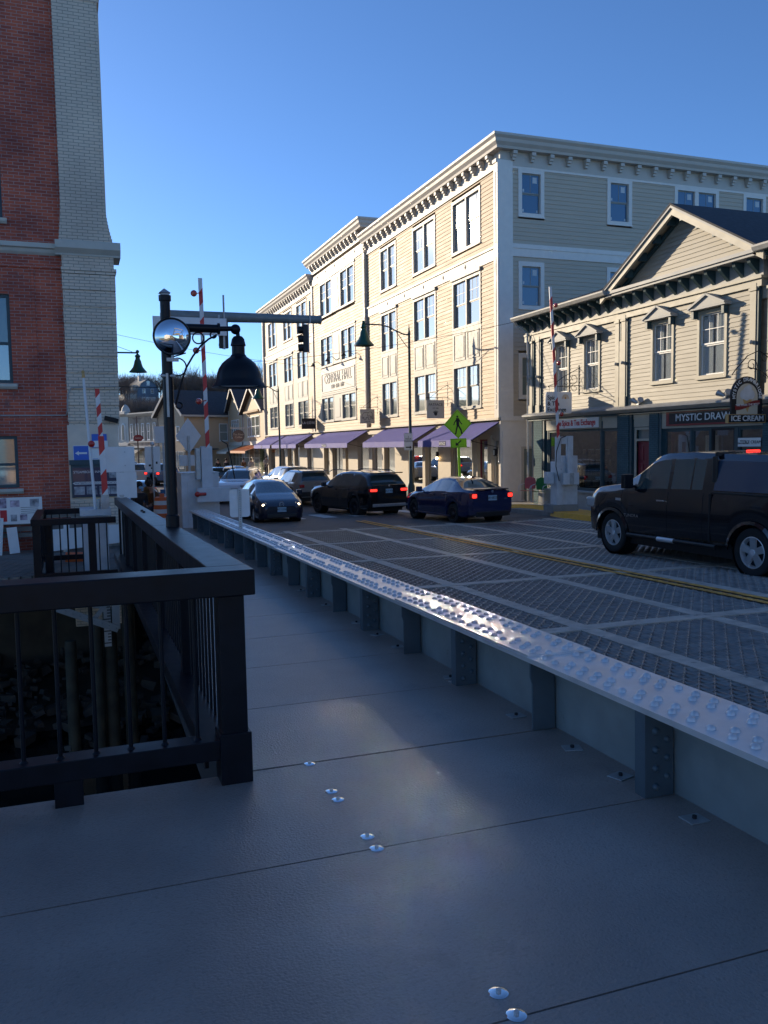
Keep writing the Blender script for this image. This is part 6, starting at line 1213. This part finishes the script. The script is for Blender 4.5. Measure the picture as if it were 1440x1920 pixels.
def person(label, loc, rot, sit, coat, legs, hair=True, hood=False, mask=False, lean=.25, group=None):
    o = thing('person', label, 'person', loc, rot, group)
    if sit: hip, kn, ft = .47, (.42, .50), (.42, .06); 
    hz = .50 if sit else .95; l = lean
    def y_(z): return -(z-hz)*l          # leaning towards -y (facing -y)
    ch = [(-1, (0, 0, hz), .115), (0, (0, y_(hz+.25), hz+.25), .12), (1, (0, y_(hz+.45), hz+.45), .115), (2, (0, y_(hz+.55), hz+.55), .055), (3, (0, y_(hz+.66)-.01, hz+.66), .085), (4, (0, y_(hz+.76)-.02, hz+.77), .075)]
    arms = []
    for s_ in (-1, 1):
        b = len(ch); ch += [(2, (s_*.18, y_(hz+.45), hz+.44), .065), (b, (s_*.23, y_(hz+.25)-.05, hz+.20), .048), (b+1, (s_*.14, y_(hz+.2)-.25 if sit else y_(hz)-.05, hz+.10 if sit else hz-.04), .036), (b+2, (s_*.10, y_(hz+.2)-.33 if sit else y_(hz)-.08, hz+.09 if sit else hz-.14), .03)]
        e = b+3; ex = ch[e][1]
        for f in range(4): ch.append((e, (ex[0]+(f-1.5)*.018, ex[1]-(.07 if sit else .01), ex[2]-(.015 if sit else .075)), .008))
        ch.append((e, (ex[0]-s_*.045, ex[1]-.03, ex[2]+(.01 if sit else -.03)), .009))
    for s_ in (-1, 1):
        b = len(ch)
        if sit: ch += [(0, (s_*.10, -.08, hz), .09), (b, (s_*.13, -.42, hz+.02), .062), (b+1, (s_*.13, -.42, .08), .045), (b+2, (s_*.13, -.56, .04), .04)]
        else: ch += [(0, (s_*.09, 0, hz-.06), .09), (b, (s_*.11, -.03*s_, .5), .06), (b+1, (s_*.12, .05*s_, .09), .045), (b+2, (s_*.12, .05*s_-.14, .04), .04)]
    skinmesh('body', ch, 'skin', o)
    sc_ = [(c[0], c[1], c[2]*1.22) for c in ch[:3]]; 
    jk = sc_+[(2, (0, y_(hz+.51), hz+.51), .085)]
    for s_ in (-1, 1):
        b = len(jk); src = [c for c in ch if c[1][0]*s_ > .12 and c[1][2] > hz+.1][:2]; src2 = [c for c in ch if c[1][0]*s_ > .09][:3]
        jk += [(2, src2[0][1], .08), (b, src2[1][1], .064), (b+1, src2[2][1], .050)]
    jk.append((0, (0, .01, hz-.10), .16)) ; skinmesh('coat', jk, coat, o)
    lg = [(-1, (0, 0, hz-.0), .125)]
    for s_ in (-1, 1):
        b = len(lg)
        if sit: lg += [(0, (s_*.10, -.08, hz), .10), (b, (s_*.13, -.42, hz+.02), .075), (b+1, (s_*.13, -.42, .12), .055)]
        else: lg += [(0, (s_*.09, 0, hz-.06), .10), (b, (s_*.11, -.03*s_, .5), .075), (b+1, (s_*.12, .05*s_, .12), .055)]
    skinmesh('trousers', lg, legs, o)
    hc = Vector((0, y_(hz+.72)-.015, hz+.725))
    if hair: MB().ball((hc.x, hc.y+.022, hc.z+.03), .108, 14, 8, 1.05).build('hair', 'hair', o, 60)
    if hood: MB().lathe([(.14, -.06), (.16, 0), (.13, .06), (.10, .07)], (0, y_(hz+.54)+.03, hz+.55), 14).build('hood', 'tanfur', o, 60)
    if mask: MB().box(-.06, .06, hc.y-.105, hc.y-.075, hc.z-.10, hc.z-.02).build('mask', 'mask', o, bevel=.02)
    MB().ball((-.032, hc.y-.083, hc.z+.01), .011).ball((.032, hc.y-.083, hc.z+.01), .011).build('eyes', 'ink', o)
    MB().add([(-.014, hc.y-.085, hc.z-.02), (.014, hc.y-.085, hc.z-.02), (0, hc.y-.105, hc.z-.025), (0, hc.y-.085, hc.z+.02)], [(0, 2, 1), (0, 3, 2), (2, 3, 1)]).ball((-.09, hc.y, hc.z), .02).ball((.09, hc.y, hc.z), .02).build('nose_and_ears', 'skin', o)
    return o
person('seated person in a brown jacket leaning toward the masked person', (2.42, 26.8, .42), -1.2, True, 'brownjacket', 'jeans', lean=.42)
person('seated person with a pale blue face mask and dark coat', (1.78, 26.6, .42), .35, True, 'darkcoat', 'jeans', mask=True, lean=.15)
person('seated person in a furry hooded coat between the other two', (2.15, 27.15, .46), -.2, True, 'tanfur', 'jeans', hood=True, lean=.2)
for i, (x, y, ct, lb, r) in enumerate([(12.0, 75.5, 'darkcoat', 'leftmost far pedestrian in a dark coat beside the tan building', .2), (13.0, 77, 'darkcoat', 'shorter dark dressed pedestrian left of the thin green lamp post', 2.5), (14.4, 76, 'brownjacket', 'brown coated pedestrian just right of the thin green lamp post', .4), (14.9, 75, 'palecoat', 'pale coated pedestrian with long hair near the cream awning', -.3), (16.6, 76.5, 'palecoat', 'pedestrian in a pale pink top under the peach awning', .1)]):
    person(lb, (x, y, .15 if x > 16 else 0), r, False, ct, 'jeans', lean=.05, group='far pedestrians')

# ================================================================ FAR BUILDINGS
def simplewin(parent, T, u0, u1, z0, z1, m='whitesash', pane='pane'):
    f = MB(); f.T = T; t = .09; f.box(u0, u0+t, -.05, .02, z0, z1).box(u1-t, u1, -.05, .02, z0, z1).box(u0+t, u1-t, -.05, .02, z1-t, z1).box(u0-.05, u1+.05, -.09, .02, z0-.08, z0).box(u0+t, u1-t, -.045, .02, z0, z0+t).box(u0+t, u1-t, -.05, 0, (z0+z1)/2-.03, (z0+z1)/2+.03)
    o = f.build('window', m, parent); p = MB(); p.T = T; p.box(u0+t, u1-t, -.03, -.025, z0+t, z1-t).build('pane', pane, o); return o
# D: two gabled cream shop buildings beyond the hall
def gable_shop(Ya, Yb, ze_, za_, label, aw, first):
    o = thing('gabled_shop', label, 'building', (17.87, Yb, 0), -PI/2, 'gabled shops beyond the long cream building'); Wd = Yb-Ya; m_ = Wd/2
    g = MB(); g.prism([(0, 0), (Wd, 0), (Wd, ze_), (m_, za_), (0, ze_)], 0, 9); g.build('wall', 'siding', o)
    g = MB()
    for (a, b) in (((-.4, ze_-.25), (m_, za_+.12)), ((m_, za_+.12), (Wd+.4, ze_-.25))):
        g.add([(a[0], -.5, a[1]), (b[0], -.5, b[1]), (b[0], 9.2, b[1]), (a[0], 9.2, a[1]), (a[0], -.5, a[1]+.15), (b[0], -.5, b[1]+.15), (b[0], 9.2, b[1]+.15), (a[0], 9.2, a[1]+.15)], [(0, 3, 2, 1), (4, 5, 6, 7), (0, 1, 5, 4), (3, 7, 6, 2), (0, 4, 7, 3), (1, 2, 6, 5)])
    g.build('roof', 'shingle', o); g = MB(); bar(g, (-.4, -.54, ze_-.28), (m_, -.54, za_+.10), .24, .05); bar(g, (m_, -.54, za_+.10), (Wd+.4, -.54, ze_-.28), .24, .05); g.box(0, Wd, -.1, 0, 3.0, 3.4).box(.0, .2, -.06, 0, 0, ze_).box(Wd-.2, Wd, -.06, 0, 0, ze_); g.build('trim', 'trim', o)
    n = 3 if first else 4
    for k in range(n): a = Wd*.22+k*Wd*.56/n; simplewin(o, I4, a, a+Wd*.56/n-.12, 3.9, 6.0)
    if first: MB().box(Wd*.16, Wd*.84, -.35, 0, 6.4, 6.6).build('bay_head', 'farstucco', o)
    for k in range(4): a = .4+k*(Wd-.6)/4; simplewin(o, I4, a, a+(Wd-.6)/4-.25, .6, 2.7, 'trim', 'interiorlight' if k % 2 else 'pane')
    return o
gable_shop(82.3, 93.6, 6.6, 9.0, 'cream shop with a broad shallow gable directly left of the long building', 0, True)
gable_shop(94.2, 103, 7.2, 9.7, 'narrow cream gabled shop beside the tan stucco building', 0, False)
awning(83.5, 92.0, 'peach coloured awning left of the violet ones', '', 'peach', 3.0, 2.4, 2.15, 1.8); awning(94.5, 101.5, 'small cream awning at the end of the row', '', 'creamawn', 3.0, 2.3, 2.05, 1.8)
iv = MB(); rr = random.Random(8)
for k in range(900): x = 17.75+rr.uniform(-.25, .05); y = 83.2+rr.gauss(0, .35); z = rr.uniform(0, 3.2); r = .07; iv.add([(x, y-r, z), (x-.02, y, z+r), (x, y+r, z-.02), (x+.02, y, z-r)], [(0, 1, 2, 3)])
tag(iv.build('ivy', 'ivy'), 'dark green climbing vine on the pier beneath the peach awning', 'vine')
ov = thing('oval_shop_sign', 'brown oval shop sign on a pale bracket in front of the gabled shops', 'shop sign', (16.6, 90, 4.0)); g = MB(); g.lathe([(.0005, -.03), (.62, -.03), (.66, 0), (.62, .03), (.0005, .03)], (0, 0, 0), 28, 'y'); for_ = g.build('board', 'bark', ov); text('The Finer\nCoffee', .30, 'cream', for_, (0, -.04, 0)); MB().box(-.8, 1.2, -.03, .03, .78, .9).cyl((1.2, 0, -3.8), (1.2, 0, 2.2), .06).build('bracket', 'trim', ov)
# C: tan stucco building with dark roof, rotated
an = math.radians(23)
bc = thing('stucco_building', 'tan stucco building with a large dark shingle roof across the end of the street', 'building', (12.3, 101, 0), an)
Lb, Wb, eb, rb = 9.5, 6.2, 6.95, 9.7
MB().profx([(0, 0), (Wb, 0), (Wb, eb), (Wb/2, rb-.05), (0, eb)], 0, Lb).build('wall', 'farstucco', bc)
g = MB()
for (a, b) in (((-.5, eb-.30), (Wb/2, rb+.1)), ((Wb/2, rb+.1), (Wb+.5, eb-.3))): g.add([(-.6, a[0], a[1]), (-.6, b[0], b[1]), (Lb+.3, b[0], b[1]), (Lb+.3, a[0], a[1]), (-.6, a[0], a[1]-.12), (-.6, b[0], b[1]-.12), (Lb+.3, b[0], b[1]-.12), (Lb+.3, a[0], a[1]-.12)], [(0, 3, 2, 1), (4, 5, 6, 7), (0, 1, 5, 4), (2, 3, 7, 6), (0, 4, 7, 3), (1, 2, 6, 5)])
g.build('roof', 'shingle', bc); MB().box(-.6, Lb+.3, -.58, -.505, eb-.48, eb-.26).build('eave_board', 'trim', bc)
g = MB(); g.T = Matrix.Rotation(-PI/2, 4, 'Z'); bar(g, (-Wb-.5, -.68, eb-.4), (-Wb/2, -.68, rb), .3, .06); bar(g, (-Wb/2, -.68, rb), (.5, -.68, eb-.4), .3, .06); g.build('barge_boards', 'trim', bc)
for u, z0_, z1_ in ((4.7, 3.6, 5.7), (8.6, 3.6, 5.7)): simplewin(bc, I4, u, u+1.2, z0_, z1_)
TG = Matrix.Rotation(-PI/2, 4, 'Z')
for u in (-1.9, -4.4): simplewin(bc, TG, u, u+.8, 3.7, 5.4)
MB().box(-.2, 4, -.9, 0, 2.55, 2.7).build('shop_canopy', 'teal', bc)
for k in range(4): simplewin(bc, TG, -5.9+k*1.45, -4.7+k*1.45, .4, 2.4, 'trim')
# B: tan brick two storey with cornice along the bend
d0 = Vector((12.3, 101, 0))+Vector((-math.sin(an), math.cos(an), 0))*6.4
bb_ = thing('brick_shop', 'two storey tan brick shop row with a pale cornice and tall narrow windows', 'building', (d0.x, d0.y, 0), an)
TB = Matrix.Rotation(-PI/2, 4, 'Z')
MB().box(0, 9, 0, 7.6, 0, 7.0).build('wall', 'farbrick', bb_); g = MB(); g.T = TB; g.profx([(0, 6.9), (-.1, 6.9), (-.45, 7.2), (-.45, 7.35), (.2, 7.4)], -7.7, .0).box(-7.6, 0, -.5, 0, 2.9, 3.15).box(-7.6, 0, -.12, 0, 3.6, 3.75); g.build('cornice', 'trim', bb_)
for k in range(5): simplewin(bb_, TB, -7.2+k*1.5, -6.5+k*1.5, 3.9, 6.0)
for k in range(4): simplewin(bb_, TB, -7.4+k*1.85, -5.8+k*1.85, .5, 2.5, 'trim')
g = MB(); g.T = TB; g.add([(-7.5, 0, 2.9), (-3.9, 0, 2.9), (-3.9, -1.2, 2.2), (-7.5, -1.2, 2.2)], [(0, 1, 2, 3), (3, 2, 1, 0)]).add([(-7.5, -1.2, 2.2), (-3.9, -1.2, 2.2), (-3.9, -1.2, 1.95), (-7.5, -1.2, 1.95)], [(0, 1, 2, 3), (3, 2, 1, 0)]); g.build('awning', 'creamawn', bb_)
# A: white arched building
d1 = d0+Vector((-math.sin(an), math.cos(an), 0))*7.8
ba = thing('arched_building', 'white ornate building with arched windows at the far left end of the street', 'building', (d1.x, d1.y, 0), an)
MB().box(0, 9, 0, 8, 0, 7.2).build('wall', 'trim', ba); g = MB(); g.T = TB; g.profx([(0, 7.0), (-.5, 7.3), (-.5, 7.6), (.3, 7.8)], -8, 0).box(-8, 0, -.2, 0, 3.2, 3.5); g.lathe([(.6, 0), (.5, .5), (.2, .9), (.001, 1.0)], (-1.2, .3, 7.6), 14); g.build('cornice', 'trim', ba)
for k in range(4):
    u = -7.6+k*1.9; f = MB(); f.T = TB; pts = [(u, 3.9), (u+1.1, 3.9)]+[(u+.55+.55*math.cos(PI*q/10), 5.6+.55*math.sin(PI*q/10)) for q in range(11)]; f.prism(pts, -.08, .01); fo = f.build('window', 'whitesash', ba); f = MB(); f.T = TB; f.prism([(u+.55+(x-u-.55)*.62, 3.9+(z-3.9)*.9+.08) for x, z in pts], -.1, -.081); f.build('pane', 'pane', fo)
# oval sign and wooden pole far left
o = thing('oval_street_sign', 'small oxblood oval sign on a thin pole before the tan brick shops', 'shop sign', (6.6, 95, 0)); MB().prism([(.52*math.cos(2*PI*k/26), 3.95+.36*math.sin(2*PI*k/26)) for k in range(26)], -.14, -.06).build('board', 'banner', o); MB().cyl((0, 0, 0), (-.1, 0, 6.3), .07).box(-.5, .4, -.02, .02, 6.0, 6.06).build('pole', 'bark', o)
text('Gallery', .24, 'cream', kids(o)[0], (0, -.15, 3.95))
# buildings on the left of the street: out of frame / behind the pilaster, they shade the lower street as in the photograph
lb_ = thing('left_street_row', 'row of brick shops continuing behind the cream corner pilaster', 'building', (-12, 34, 0)); MB().box(0, 12.2, 0, 30, -.3, 13.2).build('wall', 'concrete', lb_); MB().box(-.2, 12.4, -.2, 30.2, 13.201, 13.5).build('cornice', 'stonetrim', lb_)
# ================================================================ HILL: house, wall, trees
hh = thing('hillside_house', 'blue grey gambrel house with white trim high on the wooded hill', 'house', (23.2, 281, 19.0), .35)
MB().prism([(-3.6, -2), (3.6, -2), (3.6, 2.4), (2.4, 4.6), (0, 6.2), (-2.4, 4.6), (-3.6, 2.4)], 0, 9).build('wall', 'housegrey', hh)
g = MB(); P_ = [(-3.9, 2.2), (-2.5, 4.7), (0, 6.4), (2.5, 4.7), (3.9, 2.2)]
for a, b in zip(P_, P_[1:]): g.add([(a[0], -.4, a[1]), (b[0], -.4, b[1]), (b[0], 9.3, b[1]), (a[0], 9.3, a[1]), (a[0], -.4, a[1]-.2), (b[0], -.4, b[1]-.2), (b[0], 9.3, b[1]-.2), (a[0], 9.3, a[1]-.2)], [(3, 2, 1, 0), (0, 1, 5, 4), (4, 5, 6, 7), (2, 3, 7, 6)])
g.build('roof', 'far_tan_roof' if 'far_tan_roof' in M else 'concrete', hh)
for u, z in ((-2.0, 1.6), (.8, 1.6), (-.5, 4.1)): simplewin(hh, I4, u, u+1.1, z, z+1.4)
MB().box(-2.2, 2.4, -.1, 0, -1.8, .4).build('garage_door', 'lampinner', hh); MB().box(-7.5, -3.6, 1, 6, -2, 1.2).build('side_wing', 'trim', hh); MB().box(-1.2, -.4, 4, 5, 5.5, 7.4).build('chimney', 'trim', hh)
for y in (2, 5): MB().box(-4.3, -2.6, y, y+1.4, 2.6, 4.2).build('dormer', 'trim', hh)
for k in range(8): MB().box(-.6+.0*k, -.5, .4+k*1.1, .5+k*1.1, 6.2, 7.0).build('roof_railing_post', 'trim', hh)
wl = thing('hill_retaining_wall', 'long dark hedge topped retaining wall below the hillside house', 'wall', (10, 235, 0)); MB().box(-30, 40, 0, 2, 0, 15.2).build('wall', 'fdn', wl); MB().box(-30, 40, -.2, 2, 15.201, 15.5).build('coping', 'greytrim', wl)
def baretree(g, x, y, z, h, rr, twigs=90):
    g.cyl((x, y, z), (x+rr.uniform(-.3, .3), y, z+h*.55), .018*h, .008*h, 5, False)
    for k in range(twigs):
        t = rr.uniform(.22, .85); a = rr.uniform(0, 2*PI); l_ = h*(.42-.28*abs(t-.45))*rr.uniform(.5, 1.1); el_ = rr.uniform(.5, 1.25); z0_ = z+h*t*.62
        p = Vector((x, y, z0_)); d = Vector((math.cos(a)*math.cos(el_), math.sin(a)*math.cos(el_), math.sin(el_))); q = p+d*l_; n_ = Vector((-d.y, d.x, 0)).normalized()*.0042*h
        g.add([p-n_, p+n_, q], [(0, 1, 2)])
        for j in range(5):
            s_ = p+(q-p)*rr.uniform(.3, .95); d2 = (d+Vector((rr.uniform(-.8, .8), rr.uniform(-.8, .8), rr.uniform(-.2, .7)))).normalized(); e_ = s_+d2*l_*rr.uniform(.25, .5); n2 = Vector((-d2.y, d2.x, d2.z*.2)).normalized()*.0028*h
            g.add([s_-n2, s_+n2, e_], [(0, 1, 2)])
rr = random.Random(11); g = MB()
for k in range(400):
    y = rr.uniform(252, 345); x = y*rr.uniform(.035, .28)
    if abs(x-23) < 7 and y < 285: continue
    baretree(g, x, y, hz_(x, y)-.4, rr.uniform(9, 13), rr, 70)
tag(g.build('bare_woodland', 'twig'), None, None, kind='stuff')
g = MB()
for k in range(330):
    y = rr.uniform(205, 233); x = y*rr.uniform(.05, .16); baretree(g, x, y, hz_(x, y)-.5, rr.uniform(4.5, 7), rr, 34)
tag(g.build('hillside_scrub', 'twig'), None, None, kind='stuff')
for i, (x, y, h, lb) in enumerate([(40, 300, 13.5, 'rounded bare tree standing above the woods just left of the big lamp shade'), (62.5, 300, 16, 'bare tree rising beside the left end of the cream building')]):
    o = thing('bare_tree', lb, 'tree', (x, y, hz_(x, y)-.5)); tr_ = MB().cyl((0, 0, 0), (.2, 0, h*.5), .25, .12, 6).build('trunk', 'bark', o); g = MB(); baretree(g, 0, 0, 0, h*1.15, rr, 260); g.build('crown', 'twig', o)
o = thing('pine_tree', 'dark green pine tree right of the hillside house, half behind the lamp post', 'tree', (28.2, 268, 17.5)); MB().cyl((0, 0, 0), (0, 0, 11.5), .3, .08, 7).build('trunk', 'bark', o); g = MB()
for k in range(70):
    z = rr.uniform(2.0, 11.3); rad = (12.3-z)*.42*rr.uniform(.6, 1.1)+.4; a = rr.uniform(0, 2*PI); c = Vector((math.cos(a)*rad*.6, math.sin(a)*rad*.6, z))
    for j in range(60):
        p = c+Vector((rr.gauss(0, rad*.28), rr.gauss(0, rad*.28), rr.gauss(0, .28))); d = Vector((rr.uniform(-1, 1), rr.uniform(-1, 1), rr.uniform(-.3, .6))).normalized()*.45; n_ = Vector((-d.y, d.x, rr.uniform(-.2, .2))).normalized()*.09
        g.add([p-n_, p+n_, p+d], [(0, 1, 2)])
g.build('crown', 'pine', o)
# ================================================================ WIRES
def wire(label, a, b, sag=.4, r=.012):
    a = Vector(a); b = Vector(b); pts = [a+(b-a)*t-Vector((0, 0, sag*4*t*(1-t))) for t in [i/14 for i in range(15)]]; tag(MB().tube([tuple(p) for p in pts], r, 5).build('overhead_wire', 'ink'), label, 'wire')
wire('thin overhead wire crossing in front of the cream building toward the traffic signal', (18.0, 31.0, 7.9), (8.0, 46, 7.3), .3, .010)
wire('thin dark wire crossing low between the pilaster and the lamp post', (.8, 28, 4.75), (3.2, 29, 4.8), .02, .012)
wire('faint wire high behind the lamp post', (-2, 60, 11.6), (20, 64, 8.8), .5, .012)
bpy.context.view_layer.update()

# ================================================================ BEHIND THE CAMERA (what the convex mirror shows)
ct = thing('bascule_truss', 'dark steel truss towers carrying the bridge counterweight behind the viewer, seen in the convex mirror', 'bridge truss', (9, -14, 1)); ct['label'] = 'dark steel bridge truss and counterweight, seen in the convex mirror'
for x in (-6.4, 6.4):
    g = MB(); g.T = Matrix.Translation((x, 0, 0)) @ Matrix.Rotation(PI/2, 4, 'Z')
    for p, q in (((-9, 0, 0), (-3, 0, 13)), ((-3, 0, 13), (6, 0, 13.5)), ((6, 0, 13.5), (9, 0, 0)), ((-9, 0, 0), (6, 0, 13.5)), ((9, 0, 0), (-3, 0, 13)), ((-6, 0, 6.5), (7.5, 0, 6.5)), ((-9, 0, 0), (9, 0, .3)), ((0, 0, 6.5), (0, 0, 13.3)), ((-12, 0, 11), (-3, 0, 13)), ((-12, 0, 11), (-9, 0, 0))): bar(g, p, q, .55, .3)
    g.build('side_truss', 'stiff', ct)
g = MB()
for z in (12.8, 13.6): g.box(-6.4, 6.4, -3, -2.5, z, z+.35).box(-6.4, 6.4, 5.6, 6.0, z, z+.35)
g.box(-6.2, 6.2, -11.5, -8.2, 7.6, 12.5); g.build('counterweight', 'concrete', ct)
for i, (x, y, w_, h_, m_, lb) in enumerate([(-26, -34, 12, 9, 'trim', 'white riverside house left of the truss in the convex mirror'), (-6, -46, 11, 8, 'farstucco', 'tan riverside building behind the truss in the convex mirror'), (20, -34, 14, 10, 'farbrick', 'brick riverside block right of the truss in the convex mirror'), (24, -8, 12, 8, 'housegrey', 'blue grey riverside house beside the bridge in the convex mirror')]):
    hs_ = thing('riverside_building', lb, 'building', (x, y, 0), 0); MB().prism([(0, -1), (w_, -1), (w_, h_), (w_/2, h_+3), (0, h_)], 0, -9 if i < 3 else 14).build('wall', m_, hs_)
    g = MB(); bar(g, (-.5, 0, h_-.2), (w_/2, 0, h_+3.2), .3, -9.4 if i < 3 else 14.4); bar(g, (w_/2, 0, h_+3.2), (w_+.5, 0, h_-.2), .3, -9.4 if i < 3 else 14.4); g.build('roof', 'shingle', hs_)
    if i < 3:
        for k in range(4):
            for z in (1.2, 4.4): MB().box(1+k*(w_-2)/4, 2.1+k*(w_-2)/4, .0, .05, z, z+1.8).build('window', 'pane', hs_)
structure(MB().box(-60, 15.2, -70, -28, -3, -.2).build('far_river_bank', 'ground')); structure(MB().box(2.6, 15.3, -60, -1.6, .72, .76).build('bridge_approach_road', 'asphalt'))
